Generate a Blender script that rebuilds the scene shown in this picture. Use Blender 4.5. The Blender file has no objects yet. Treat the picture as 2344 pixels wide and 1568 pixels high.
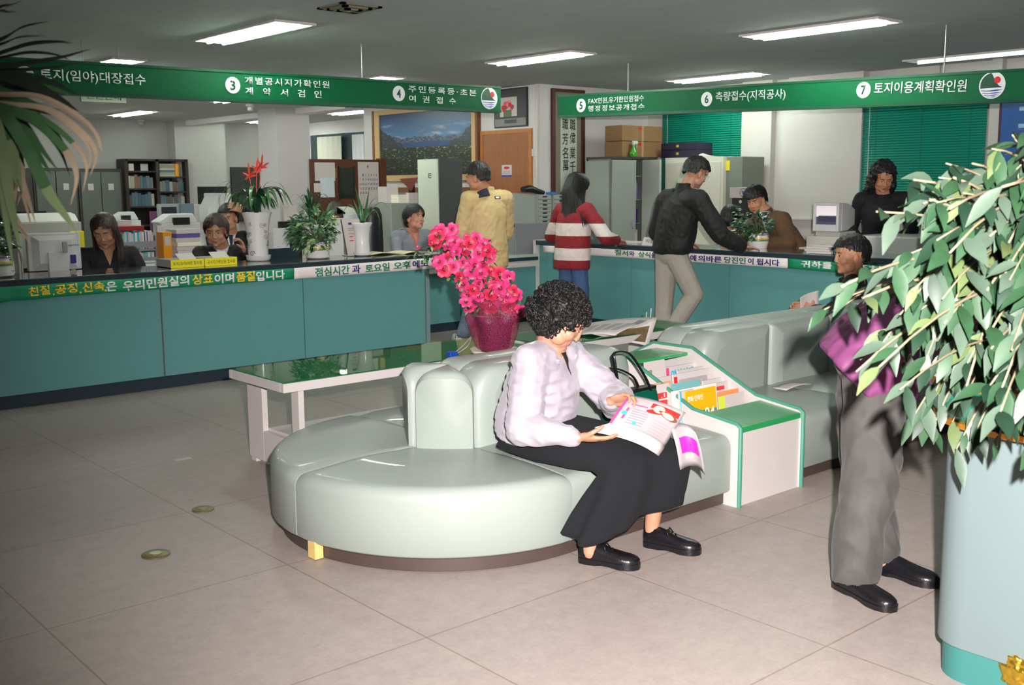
import bpy, bmesh, math, random
from mathutils import Vector, Matrix, noise
V = Vector
rad = math.radians
SC = bpy.context.scene
COL = SC.collection
rnd = random.Random(7)

# ------------------------------------------------------------------ camera, light, exposure
H = 1.61                      # lens height; X runs along the long service counter, Y away from it
FPX = 2434.1
def _cam_rows():
    t, p, r = -0.716517, 0.1481136, -0.0074562
    ry = Matrix(((math.cos(t), math.sin(t), 0), (-math.sin(t), math.cos(t), 0), (0, 0, 1)))
    b = Matrix(((1, 0, 0), (0, 0, -1), (0, 1, 0)))
    pm = Matrix(((1, 0, 0), (0, math.cos(p), -math.sin(p)), (0, math.sin(p), math.cos(p))))
    rm = Matrix(((math.cos(r), -math.sin(r), 0), (math.sin(r), math.cos(r), 0), (0, 0, 1)))
    return rm @ pm @ b @ ry
CM = _cam_rows()
cd = bpy.data.cameras.new('camera'); cam = bpy.data.objects.new('camera', cd); COL.objects.link(cam)
cd.sensor_width = 36.0; cd.lens = 36.0 * FPX / 2344
cd.clip_start = 0.05; cd.clip_end = 100
R0, R1, R2 = CM[0], CM[1], CM[2]
cam.matrix_world = Matrix(((R0[0], -R1[0], -R2[0], 0), (R0[1], -R1[1], -R2[1], 0), (R0[2], -R1[2], -R2[2], H), (0, 0, 0, 1)))
cd.dof.use_dof = True; cd.dof.focus_distance = 6.4; cd.dof.aperture_fstop = 6.5
SC.camera = cam

w = bpy.data.worlds.new('world'); SC.world = w; w.use_nodes = True
w.node_tree.nodes['Background'].inputs[0].default_value = (0.80, 0.92, 0.90, 1)
w.node_tree.nodes['Background'].inputs[1].default_value = 0.30

# the photographer's flash gun: beside and above the lens
fl = bpy.data.lights.new('camera_flash', 'SPOT'); fo = bpy.data.objects.new('camera_flash', fl); COL.objects.link(fo)
fl.energy = 2500; fl.color = (1.0, 0.93, 0.90); fl.spot_size = rad(84); fl.spot_blend = 1.0; fl.shadow_soft_size = 0.025
fp = V((0, 0, H)) + V(R0) * 0.12 - V(R1) * 0.17
fdir = V(R2) + V(R0) * 0.17 + V(R1) * 0.05
fo.matrix_world = Matrix.Translation(fp) @ fdir.to_track_quat('-Z', 'Y').to_matrix().to_4x4()

vs = SC.view_settings
vs.view_transform = 'Standard'; vs.look = 'None'; vs.exposure = 0.0; vs.gamma = 1.0; vs.use_curve_mapping = False
SC.cycles.use_denoising = True
SC.cycles.max_bounces = 8
SC.cycles.sample_clamp_indirect = 6.0

# ------------------------------------------------------------------ helpers
def at(px, py, X=None, Y=None, Z=None):
    """the point where a sight line meets a plane of the room"""
    d = CM.transposed() @ V(((px - 1172) / FPX, (py - 784) / FPX, 1.0))
    o = V((0, 0, H))
    if X is not None: k = X / d.x
    elif Y is not None: k = Y / d.y
    else: k = (Z - H) / d.z
    return o + d * k
def atd(px, py, d):
    """the point on a sight line at depth d in front of the lens"""
    return V((0, 0, H)) + (CM.transposed() @ V(((px - 1172) / FPX, (py - 784) / FPX, 1.0))) * d
def lin(c):
    return tuple(((v / 255) / 12.92 if v <= 10.3 else (((v / 255) + 0.055) / 1.055) ** 2.4) for v in c) + (1,)
MATS = {}
def mat(name, c, rough=0.6, var=0.0, scale=20.0, bump=0.0, bscale=None, metal=0.0, trans=0.0, coat=0.0, emit=None, estr=0.0, spec=None, sheen=0.0, alpha=None, sss=0.0, stretch=None):
    if name in MATS: return MATS[name]
    m = bpy.data.materials.new(name); m.use_nodes = True; MATS[name] = m
    nt = m.node_tree; b = nt.nodes['Principled BSDF']; L = nt.links.new
    c4 = lin(c)
    b.inputs['Base Color'].default_value = c4
    b.inputs['Roughness'].default_value = rough; b.inputs['Metallic'].default_value = metal
    b.inputs['Transmission Weight'].default_value = trans; b.inputs['Coat Weight'].default_value = coat
    if spec is not None: b.inputs['Specular IOR Level'].default_value = spec
    if sheen: b.inputs['Sheen Weight'].default_value = sheen
    if sss: b.inputs['Subsurface Weight'].default_value = sss; b.inputs['Subsurface Radius'].default_value = (.01, .004, .002)
    if emit: b.inputs['Emission Color'].default_value = lin(emit); b.inputs['Emission Strength'].default_value = estr
    if alpha is not None: b.inputs['Alpha'].default_value = alpha
    tc = nt.nodes.new('ShaderNodeTexCoord'); src = tc.outputs['Object']
    if stretch:
        mp = nt.nodes.new('ShaderNodeMapping'); mp.inputs['Scale'].default_value = stretch; L(src, mp.inputs[0]); src = mp.outputs[0]
    n = nt.nodes.new('ShaderNodeTexNoise'); n.inputs['Scale'].default_value = scale; n.inputs['Detail'].default_value = 5; L(src, n.inputs['Vector'])
    if var > 0:
        mx = nt.nodes.new('ShaderNodeMix'); mx.data_type = 'RGBA'
        mx.inputs['A'].default_value = tuple(max(0, v * (1 - var)) for v in c4[:3]) + (1,)
        mx.inputs['B'].default_value = tuple(min(1, v * (1 + var)) for v in c4[:3]) + (1,)
        L(n.outputs['Fac'], mx.inputs['Factor']); L(mx.outputs['Result'], b.inputs['Base Color'])
    if bump > 0:
        n2 = n
        if bscale:
            n2 = nt.nodes.new('ShaderNodeTexNoise'); n2.inputs['Scale'].default_value = bscale; n2.inputs['Detail'].default_value = 3; L(src, n2.inputs['Vector'])
        bp = nt.nodes.new('ShaderNodeBump'); bp.inputs['Strength'].default_value = bump; bp.inputs['Distance'].default_value = 0.01
        L(n2.outputs['Fac'], bp.inputs['Height']); L(bp.outputs[0], b.inputs['Normal'])
    return m
WM = {}
def wmat(o):
    return WM.get(o.name, Matrix.Identity(4))
def _set(o, label=None, cat=None, group=None, kind=None):
    if label: o['label'] = label
    if cat: o['category'] = cat
    if group: o['group'] = group
    if kind: o['kind'] = kind
    return o
def thing(name, label, cat, loc=(0, 0, 0), group=None, rz=0):
    o = bpy.data.objects.new(name, None); COL.objects.link(o)
    o.empty_display_size = 0.05
    m = Matrix.Translation(V(loc)) @ Matrix.Rotation(rz, 4, 'Z')
    o.matrix_basis = m; WM[o.name] = m
    return _set(o, label, cat, group)
def link(name, me, mats, parent=None):
    """put a mesh whose vertices are in world space into the scene, under parent"""
    o = bpy.data.objects.new(name, me); COL.objects.link(o)
    for m in (mats if isinstance(mats, (list, tuple)) else [mats]): me.materials.append(m)
    if parent is not None:
        me.transform(wmat(parent).inverted()); o.parent = parent; WM[o.name] = wmat(parent)
    return o
def settle(o):
    """a single-mesh thing: move its origin to its base"""
    vs_ = [v.co for v in o.data.vertices]
    c = V(((min(v.x for v in vs_) + max(v.x for v in vs_)) / 2, (min(v.y for v in vs_) + max(v.y for v in vs_)) / 2, min(v.z for v in vs_)))
    o.data.transform(Matrix.Translation(-c)); o.matrix_basis = Matrix.Translation(c); WM[o.name] = o.matrix_basis.copy()
    return o
def cr(pts, n=6):
    """smooth curve through points"""
    P = [V(p) for p in pts]; P = [P[0] * 2 - P[1]] + P + [P[-1] * 2 - P[-2]]; o = []
    for i in range(1, len(P) - 2):
        for k in range(n):
            t = k / n; a, b, c, d = P[i - 1], P[i], P[i + 1], P[i + 2]
            o.append(((b * 2) + (c - a) * t + (a * 2 - b * 5 + c * 4 - d) * t * t + (b * 3 - a - c * 3 + d) * t ** 3) * .5)
    return o + [P[-2]]
class MB:
    def __init__(s): s.v = []; s.f = []; s.mi = []; s.cur = 0
    def m(s, i): s.cur = i; return s
    def add(s, vs_, fs, M=None):
        k = len(s.v)
        s.v += [(M @ V(p)) if M is not None else V(p) for p in vs_]
        for f in fs: s.f.append([i + k for i in f]); s.mi.append(s.cur)
        return s
    def box(s, x0, x1, y0, y1, z0, z1, M=None):
        p = [(x0, y0, z0), (x1, y0, z0), (x1, y1, z0), (x0, y1, z0), (x0, y0, z1), (x1, y0, z1), (x1, y1, z1), (x0, y1, z1)]
        return s.add(p, [(0, 3, 2, 1), (4, 5, 6, 7), (0, 1, 5, 4), (1, 2, 6, 5), (2, 3, 7, 6), (3, 0, 4, 7)], M)
    def quad(s, a, b, c, d): return s.add([a, b, c, d], [(0, 1, 2, 3)])
    def rings(s, rs, closed=True, caps=True):
        n = len(rs[0]); vs_ = [p for r in rs for p in r]; fs = []
        for i in range(len(rs) - 1):
            for j in range(n if closed else n - 1):
                j2 = (j + 1) % n
                fs.append((i * n + j, i * n + j2, (i + 1) * n + j2, (i + 1) * n + j))
        if caps and closed:
            fs.append(tuple(reversed(range(n)))); fs.append(tuple((len(rs) - 1) * n + j for j in range(n)))
        return s.add(vs_, fs)
    def tube(s, pts, r, n=8, flat=1.0, ref=None, caps=True):
        pts = [V(p) for p in pts]; rs = []
        up = V(ref) if ref else V((0, 0, 1)); prev = None
        for i, p in enumerate(pts):
            t = (pts[min(i + 1, len(pts) - 1)] - pts[max(i - 1, 0)]).normalized()
            a = t.cross(up if prev is None else prev)
            if a.length < 1e-4: a = t.cross(V((1, 0.3, 0)))
            a.normalize(); b = a.cross(t).normalized(); prev = b if prev is not None or ref is None else b
            ri = r[i] if isinstance(r, (list, tuple)) else r
            rs.append([p + a * math.cos(2 * math.pi * k / n) * ri + b * math.sin(2 * math.pi * k / n) * ri * flat for k in range(n)])
        return s.rings(rs, caps=caps)
    def lathe(s, prof, c=(0, 0, 0), n=28, M=None, caps=True):
        c = V(c); rs = [[c + V((r * math.cos(2 * math.pi * k / n), r * math.sin(2 * math.pi * k / n), z)) for k in range(n)] for r, z in prof]
        if M is not None: rs = [[M @ p for p in r] for r in rs]
        return s.rings(rs, caps=caps)
    def prism(s, poly, z0, z1, M=None):
        n = len(poly)
        vs_ = [(p[0], p[1], z0) for p in poly] + [(p[0], p[1], z1) for p in poly]
        fs = [tuple(reversed(range(n))), tuple(range(n, 2 * n))] + [(j, (j + 1) % n, n + (j + 1) % n, n + j) for j in range(n)]
        return s.add(vs_, fs, M)
    def grid(s, fn, nu, nv):
        vs_ = [fn(i / nu, j / nv) for i in range(nu + 1) for j in range(nv + 1)]
        fs = [(i * (nv + 1) + j, (i + 1) * (nv + 1) + j, (i + 1) * (nv + 1) + j + 1, i * (nv + 1) + j + 1) for i in range(nu) for j in range(nv)]
        return s.add(vs_, fs)
    def blob(s, c, r, n=12, M=None):
        c = V(c); r = V(r) if hasattr(r, '__len__') else V((r, r, r)); rs = []
        h = max(5, n // 2)
        for i in range(h + 1):
            a = math.pi * (0.02 + 0.96 * i / h) - math.pi / 2
            rs.append([V((r.x * math.cos(a) * math.cos(2 * math.pi * k / n), r.y * math.cos(a) * math.sin(2 * math.pi * k / n), r.z * math.sin(a))) for k in range(n)])
        rs = [[(M @ p if M is not None else p) + c for p in q] for q in rs]
        return s.rings(rs)
    def build(s, name, mats, parent=None, smooth=None, bevel=0.0, seg=2, fix=True, solid=0.0):
        me = bpy.data.meshes.new(name); me.from_pydata([tuple(p) for p in s.v], [], s.f)
        me.polygons.foreach_set('material_index', s.mi)
        if fix:
            bm = bmesh.new(); bm.from_mesh(me); bmesh.ops.recalc_face_normals(bm, faces=bm.faces); bm.to_mesh(me); bm.free()
        o = link(name, me, mats, parent)
        if smooth is not None:
            me.polygons.foreach_set('use_smooth', [True] * len(me.polygons))
            if smooth < 180: me.set_sharp_from_angle(angle=rad(smooth))
        if solid:
            md = o.modifiers.new('thickness', 'SOLIDIFY'); md.thickness = solid; md.offset = 0
        if bevel:
            md = o.modifiers.new('bevel', 'BEVEL'); md.width = bevel; md.segments = seg; md.limit_method = 'ANGLE'; md.angle_limit = rad(40)
            if smooth is None:
                me.polygons.foreach_set('use_smooth', [True] * len(me.polygons)); me.set_sharp_from_angle(angle=rad(40)); md.harden_normals = True
        return o
    def solo(s, name, mats, label, cat, group=None, kind=None, **k):
        o = s.build(name, mats, None, **k); settle(o)
        return _set(o, label, cat, group, kind)
def structure(name, mb, m, **k):
    o = mb.build(name, m, None, **k); o['kind'] = 'structure'; return o
def clone(o, loc, rz=0, label=None, group=None, parent=None):
    c = o.copy(); COL.objects.link(c)
    if parent is None:
        m = Matrix.Translation(V(loc)) @ Matrix.Rotation(rz, 4, 'Z'); c.matrix_basis = m; WM[c.name] = m
        if label: c['label'] = label
        if group: c['group'] = group
    else:
        c.parent = parent
    for ch in list(o.children): clone(ch, None, parent=c)
    return c
def frame(o, x, y):
    """matrix from origin o, x and y directions"""
    x = V(x).normalized(); z = x.cross(V(y)).normalized(); y = z.cross(x)
    return Matrix(((x.x, y.x, z.x, o[0]), (x.y, y.y, z.y, o[1]), (x.z, y.z, z.z, o[2]), (0, 0, 0, 1)))
def text(s, m, M, w_, h_, parent, name='lettering', bold=0.0, thick=0.0015, spacing=1.0, font_lines=None):
    """writing fitted into a w_ x h_ box centred on M, as a mesh"""
    cu = bpy.data.curves.new('t', 'FONT'); cu.body = s; cu.size = 1; cu.offset = bold; cu.extrude = 0.0; cu.space_character = spacing
    cu.resolution_u = 3
    ob = bpy.data.objects.new('t', cu); COL.objects.link(ob)
    dg = bpy.context.evaluated_depsgraph_get(); dg.update()
    me = bpy.data.meshes.new_from_object(ob.evaluated_get(dg)); bpy.data.objects.remove(ob); bpy.data.curves.remove(cu)
    xs = [v.co.x for v in me.vertices]; ys = [v.co.y for v in me.vertices]
    if not xs: return None
    sx = w_ / max(1e-6, max(xs) - min(xs)); sy = h_ / max(1e-6, max(ys) - min(ys))
    if h_ == 0: sy = sx
    T = Matrix.Diagonal((sx, sy, 1, 1)) @ Matrix.Translation((-(max(xs) + min(xs)) / 2, -(max(ys) + min(ys)) / 2, 0))
    me.transform(M @ T); me.name = name
    me.materials.clear()
    o = link(name, me, m, parent)
    if thick:
        md = o.modifiers.new('thickness', 'SOLIDIFY'); md.thickness = thick; md.offset = 1
    return o
def plane_frame(px, py, plane, tilt=0.0, off=0.0):
    """frame on a wall-like plane ('Y',v) facing -Y or ('X',v) facing -X, at a sight line"""
    k, v = plane
    if k == 'Y':
        p = at(px, py, Y=v - off); return frame(p, (math.cos(tilt), 0, math.sin(tilt)), (0, 0, 1))
    p = at(px, py, X=v - off); return frame(p, (0, -math.cos(tilt), math.sin(tilt)), (0, 0, 1))
def sign_text(s, x0, y0, x1, y1, h, plane, m, parent, off=0.004, sp=.45, **k):
    """writing whose centre line runs from (x0,y0) to (x1,y1) in the photograph, on a plane; h its height there; each word its own piece"""
    kw = {plane[0]: plane[1] - off}
    a, b = at(x0, y0, **kw), at(x1, y1, **kw); xm, ym = (x0 + x1) / 2, (y0 + y1) / 2
    t, u = at(xm, ym - h / 2, **kw), at(xm, ym + h / 2, **kw)
    ws = s.split(' '); tot = sum(map(len, ws)) + sp * (len(ws) - 1); q = 0
    for wd in ws:
        f0, f1 = q / tot, (q + len(wd)) / tot; q += len(wd) + sp
        p0, p1 = a.lerp(b, f0), a.lerp(b, f1)
        text(wd, m, frame((p0 + p1) / 2, b - a, (0, 0, 1)), (p1 - p0).length, (t - u).length, parent, **k)
# ------------------------------------------------------------------ materials
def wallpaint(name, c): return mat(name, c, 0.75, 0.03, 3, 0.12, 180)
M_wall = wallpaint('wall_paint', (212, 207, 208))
M_wallr = wallpaint('wall_paint_toned_down', (196, 192, 188))  # same wall paint, darkened to offset the lamps close to this wall
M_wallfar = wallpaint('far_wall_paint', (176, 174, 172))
M_white = mat('white_laminate', (204, 197, 195), 0.45, 0.02, 8)
M_teal = mat('teal_laminate', (92, 151, 150), 0.5, 0.05, 6, 0.05, 300)
M_tealtrim = mat('grey_teal_trim', (120, 142, 146), 0.4)
M_navy = mat('dark_edge_laminate', (34, 50, 60), 0.4, 0.06, 10)
M_kick = mat('dark_kick', (30, 48, 60), 0.55, 0.15, 5)
M_seam = mat('seam', (52, 62, 64), 0.7)
M_top = mat('counter_top_gloss', (62, 76, 74), 0.08, 0.05, 4, coat=0.6)
M_signgreen = mat('sign_green', (0, 86, 50), 0.6, 0.06, 40, spec=.2)
M_signedge = mat('sign_green_edge', (2, 72, 46), 0.4)
M_signwhite = mat('sign_white', (222, 226, 230), 0.5)
M_bangreen = mat('banner_green', (0, 138, 96), 0.6, 0.06, 8)
M_banwhite = mat('banner_white', (236, 226, 226), 0.6)
M_letyellow = mat('letter_yellow', (246, 206, 40), 0.5)
M_letwhite = mat('letter_white', (240, 238, 236), 0.5)
M_letgreen = mat('letter_green', (10, 128, 92), 0.5)
M_letblue = mat('letter_blue', (34, 28, 110), 0.5)
M_black = mat('black_plastic', (20, 20, 22), 0.4)
M_ink = mat('ink', (28, 28, 30), 0.6)
M_red = mat('red_paint', (206, 30, 44), 0.5)
M_dkgreen = mat('emblem_dark_green', (8, 66, 44), 0.5)
M_blue = mat('emblem_blue', (40, 50, 150), 0.5)
M_metal = mat('steel', (150, 150, 150), 0.35, metal=0.9)
M_grey = mat('grey_steel_paint', (150, 156, 150), 0.42, 0.04, 5)
M_paper = mat('paper', (200, 192, 190), 0.75, 0.03, 30)
M_beige = mat('beige_plastic', (196, 194, 188), 0.5, 0.03, 30)
M_wood = mat('door_wood', (150, 92, 52), 0.45, 0.30, 7, stretch=(9, 9, 0.6))
M_board = mat('brown_board', (86, 44, 26), 0.6, 0.2, 9)
M_palewood = mat('pale_wood', (206, 170, 118), 0.5, 0.15, 8, stretch=(1, 1, 6))
M_glass = mat('clear_glass', (225, 245, 238), 0.03, trans=1.0)
def floor_mat():
    m = mat('floor_vinyl', (168, 156, 150), 0.50, 0.10, 60, 0.04, 200)
    nt = m.node_tree; L = nt.links.new; b = nt.nodes['Principled BSDF']
    # speckle and thin joints every 0.998 m
    tc = [n for n in nt.nodes if n.type == 'TEX_COORD'][0]
    mix = [n for n in nt.nodes if n.type == 'MIX'][0]
    vo = nt.nodes.new('ShaderNodeTexNoise'); vo.inputs['Scale'].default_value = 11; vo.inputs['Detail'].default_value = 8; vo.inputs['Roughness'].default_value = .8; L(tc.outputs['Object'], vo.inputs['Vector'])
    r = nt.nodes.new('ShaderNodeMapRange'); r.inputs[1].default_value = .3; r.inputs[2].default_value = .7; r.inputs[3].default_value = 0.86; r.inputs[4].default_value = 1.10; L(vo.outputs['Fac'], r.inputs[0])
    mp = nt.nodes.new('ShaderNodeMapping'); mp.inputs['Location'].default_value = (-0.146, 0.055, 0); L(tc.outputs['Object'], mp.inputs[0])
    br = nt.nodes.new('ShaderNodeTexBrick'); br.offset = 0; br.inputs['Scale'].default_value = 1; br.inputs['Brick Width'].default_value = .998; br.inputs['Row Height'].default_value = .998
    br.inputs['Mortar Size'].default_value = 0.0035; br.inputs['Color1'].default_value = (1, 1, 1, 1); br.inputs['Color2'].default_value = (.965, .97, .975, 1); br.inputs['Mortar'].default_value = (.66, .62, .54, 1)
    L(mp.outputs[0], br.inputs['Vector'])
    m1 = nt.nodes.new('ShaderNodeMix'); m1.data_type = 'RGBA'; m1.blend_type = 'MULTIPLY'; m1.inputs['Factor'].default_value = 1
    L(mix.outputs['Result'], m1.inputs['A']); L(r.outputs[0], m1.inputs['B'])
    m2 = nt.nodes.new('ShaderNodeMix'); m2.data_type = 'RGBA'; m2.blend_type = 'MULTIPLY'; m2.inputs['Factor'].default_value = 1
    L(m1.outputs['Result'], m2.inputs['A']); L(br.outputs['Color'], m2.inputs['B']); L(m2.outputs['Result'], b.inputs['Base Color'])
    return m
M_floor = floor_mat()
def ceiling_mat():
    m = mat('ceiling_tile', (200, 205, 206), 0.85, 0.05, 90, 0.2, 140)
    nt = m.node_tree; L = nt.links.new; b = nt.nodes['Principled BSDF']
    tc = [n for n in nt.nodes if n.type == 'TEX_COORD'][0]; mix = [n for n in nt.nodes if n.type == 'MIX'][0]
    br = nt.nodes.new('ShaderNodeTexBrick'); br.offset = 0; br.inputs['Scale'].default_value = 1; br.inputs['Brick Width'].default_value = .3; br.inputs['Row Height'].default_value = .6
    br.inputs['Mortar Size'].default_value = 0.003; br.inputs['Color1'].default_value = (1, 1, 1, 1); br.inputs['Color2'].default_value = (.95, .95, .96, 1); br.inputs['Mortar'].default_value = (.78, .78, .78, 1)
    L(tc.outputs['Object'], br.inputs['Vector'])
    m2 = nt.nodes.new('ShaderNodeMix'); m2.data_type = 'RGBA'; m2.blend_type = 'MULTIPLY'; m2.inputs['Factor'].default_value = 1
    L(mix.outputs['Result'], m2.inputs['A']); L(br.outputs['Color'], m2.inputs['B']); L(m2.outputs['Result'], b.inputs['Base Color'])
    return m
M_ceil = ceiling_mat()

# ------------------------------------------------------------------ room shell
CZ = 2.85
structure('floor', MB().box(-3.5, 14, -3.5, 22, -0.1, 0), M_floor)
structure('ceiling', MB().box(-3.5, 14, -3.5, 22, CZ, CZ + .1), M_ceil)
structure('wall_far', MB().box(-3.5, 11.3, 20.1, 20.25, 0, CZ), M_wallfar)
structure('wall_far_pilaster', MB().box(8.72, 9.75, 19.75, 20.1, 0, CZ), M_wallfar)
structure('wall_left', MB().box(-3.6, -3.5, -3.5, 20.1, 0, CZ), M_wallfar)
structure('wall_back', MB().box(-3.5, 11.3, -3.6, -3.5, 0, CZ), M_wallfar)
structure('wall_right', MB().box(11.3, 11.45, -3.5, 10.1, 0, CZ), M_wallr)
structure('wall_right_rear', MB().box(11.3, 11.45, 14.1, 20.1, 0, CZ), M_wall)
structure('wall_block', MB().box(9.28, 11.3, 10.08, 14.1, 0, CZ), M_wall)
structure('trim_beam', MB().box(8.95, 9.25, 14.1, 19.75, CZ - .09, CZ), mat('beam_paint', (236, 228, 232), .6))
pc = at(637, 400, Y=15.6); pe = at(712, 400, Y=15.6)
structure('wall_column', MB().box(pc.x, pe.x, 15.6, 15.6 + .62, 0, CZ), M_wall)
# pilasters on the right wall
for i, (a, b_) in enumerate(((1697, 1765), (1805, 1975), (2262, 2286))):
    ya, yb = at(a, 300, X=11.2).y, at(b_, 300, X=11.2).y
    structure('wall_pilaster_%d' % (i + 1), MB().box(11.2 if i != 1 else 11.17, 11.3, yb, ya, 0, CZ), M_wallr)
pz = at(1830, 497, X=11.17).z
structure('trim_sill', MB().box(11.12, 11.3, 4.5, at(1766, 500, X=11.2).y, pz - .03, pz), M_wall, bevel=.004)
# pipe run on the corner beside the door wall
structure('trim_conduit', MB().box(9.24, 9.28, 10.10, 10.14, 0, CZ), M_white)

# windows behind the blinds on the right wall
def blind(name, label, pxl, pxr, ytop, zb, X):
    yl, yr = at(pxl, 300, X=X).y, at(pxr, 300, X=X).y
    t = thing(name, label, 'blind', (X, (yl + yr) / 2, zb), 'green slat blinds')
    ms = mat('blind_slat', (0, 128, 106), 0.45)
    mb = MB(); n = int((2.62 - zb) / 0.028)
    for k in range(n):
        z = zb + .03 + k * .028
        p = [(X - .008, yr, z - .012), (X + .006, yr, z + .013), (X + .006, yl, z + .013), (X - .008, yl, z - .012)]
        mb.quad(*p)
    mb.build('slats', ms, t, fix=False, solid=.0012)
    MB().box(X - .012, X + .012, yr, yl, zb, zb + .02).build('bottom_rail', ms, t)
    MB().box(X - .02, X + .02, yr, yl, 2.6, 2.64).build('head_rail', ms, t)
    c = MB()
    for f in (.12, .5, .88):
        y = yl + (yr - yl) * f; c.box(X - .0115, X - .0095, y - .0015, y + .0015, zb, 2.62)
    c.build('ladder_cord', mat('cord_green', (10, 90, 76), .7), t)
    MB().box(X - .03, X - .026, yl - .10, yl - .094, zb + .35, 2.6).box(X - .035, X - .021, yl - .105, yl - .089, zb + .3, zb + .35).build('pull_cord', M_paper, t)
    return yl, yr
blind('window_blind', 'green slat blind behind the boxes on the metal cabinets', 1518, 1697, 0, 1.15, 11.24)
blind('window_blind', 'wide green slat blind behind the curly-haired woman in black', 1975, 2258, 0, 1.17, 11.20)
for i, (a, b_) in enumerate(((1518, 1697), (1975, 2258))):
    ya, yb = at(a, 300, X=11.3).y, at(b_, 300, X=11.3).y
    g = MB().box(11.285, 11.298, yb, ya, 1.15, 2.6)
    o = structure('window_%d' % (i + 1), g, mat('window_glass_dark', (60, 74, 78), .1))
# ------------------------------------------------------------------ ceiling lamps
M_tube = mat('lit_tube', (255, 250, 245), .4, emit=(242, 254, 240), estr=72)
M_tubedim = mat('dim_tube', (205, 225, 215), .4, emit=(190, 225, 210), estr=6)
M_refl = mat('lamp_reflector', (236, 240, 236), .35)
def lamp(xc, y0, y1, w_=.32, lit=True, label=''):
    t = thing('ceiling_light', label, 'ceiling light', (xc, (y0 + y1) / 2, CZ), 'fluorescent ceiling lights')
    fr = MB(); a = w_ / 2; z0, z1 = CZ - .018, CZ - .0005
    fr.box(xc - a - .02, xc - a, y0 - .02, y1 + .02, z0, z1).box(xc + a, xc + a + .02, y0 - .02, y1 + .02, z0, z1)
    fr.box(xc - a, xc + a, y0 - .02, y0, z0, z1).box(xc - a, xc + a, y1, y1 + .02, z0, z1)
    fr.build('frame', M_white, t)
    MB().box(xc - a, xc + a, y0, y1, CZ - .004, CZ - .001).build('reflector', M_refl, t)
    for s_ in ((-.07, .07) if lit else (0,)):
        MB().tube([(xc + s_, y0 + .06, CZ - .022), (xc + s_, y1 - .06, CZ - .022)], .016, 10).build('tube', M_tube if lit else M_tubedim, t, smooth=60)
    return t
LAMPS = [
 (4.28, 7.42, 8.82, True, 'lit recessed lamp above the long counter, left of the air vent rod'),
 (4.22, 10.52, 11.9, True, 'lit ceiling lamp partly behind the top edge of sign 2'),
 (7.36, 7.40, 8.62, True, 'lit ceiling lamp near the gap between the two green signs'),
 (7.78, 4.48, 5.74, True, 'large bright ceiling lamp above the right-hand green sign'),
 (10.34, 7.50, 8.78, True, 'small pale ceiling lamp just above number 6 on the sign'),
 (10.70, 4.55, 5.86, False, 'dim ceiling lamp at the right edge above number 7'),
 (7.26, 10.4, 11.6, True, 'lit ceiling lamp peeping over the left sign near number 4'),
 (7.26, 17.4, 18.8, True, 'far lit ceiling lamp below the left sign near the palm'),
 (7.26, 13.6, 14.9, True, 'thin lit ceiling lamp below the left sign near number 3'),
 (10.12, 15.2, 16.3, True, 'lit ceiling lamp beside the mountain picture'),
 (10.12, 18.2, 19.3, True, 'far lit ceiling lamp left of the white column'),
 (4.22, 13.6, 14.9, True, 'lit ceiling lamp over the office, hidden behind the left sign'),
 (4.22, 17.2, 18.5, True, 'far lit ceiling lamp over the office behind the left sign'),
]
for x, y0, y1, lit, lab in LAMPS: lamp(x, y0, y1, .32, lit, lab)
# ceiling air vent
cx_, cy_ = 4.245, 6.59
t = thing('air_vent', 'square olive-grey air vent in the ceiling', 'vent', (cx_, cy_, CZ))
MV = mat('vent_paint', (120, 118, 98), .5)
for k, (a, z) in enumerate(((.165, CZ - .012), (.115, CZ - .022), (.065, CZ - .030))):
    mb = MB()
    for x0, x1, y0, y1 in ((-a, a, -a, -a + .035), (-a, a, a - .035, a), (-a, -a + .035, -a, a), (a - .035, a, -a, a)):
        mb.box(cx_ + x0, cx_ + x1, cy_ + y0, cy_ + y1, z, CZ - .001)
    mb.build('vent_ring', MV, t)
MB().box(cx_ - .16, cx_ + .16, cy_ - .16, cy_ + .16, CZ - .004, CZ - .001).build('vent_core', mat('vent_dark', (52, 50, 42), .7), t)
# heat detectors
for (px, py, lab) in ((322, 281, 'small ceiling detector left of the white beam'), (573, 246, 'small ceiling detector above the white beam')):
    p = at(px, py, Z=CZ - .05)
    MB().lathe([(.07, CZ - .001), (.07, CZ - .03), (.045, CZ - .05), (.045, CZ - .09), (.02, CZ - .11)], (p.x, p.y, 0), 16).solo('detector', M_beige, lab, 'detector', 'ceiling detectors', smooth=40)

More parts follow.
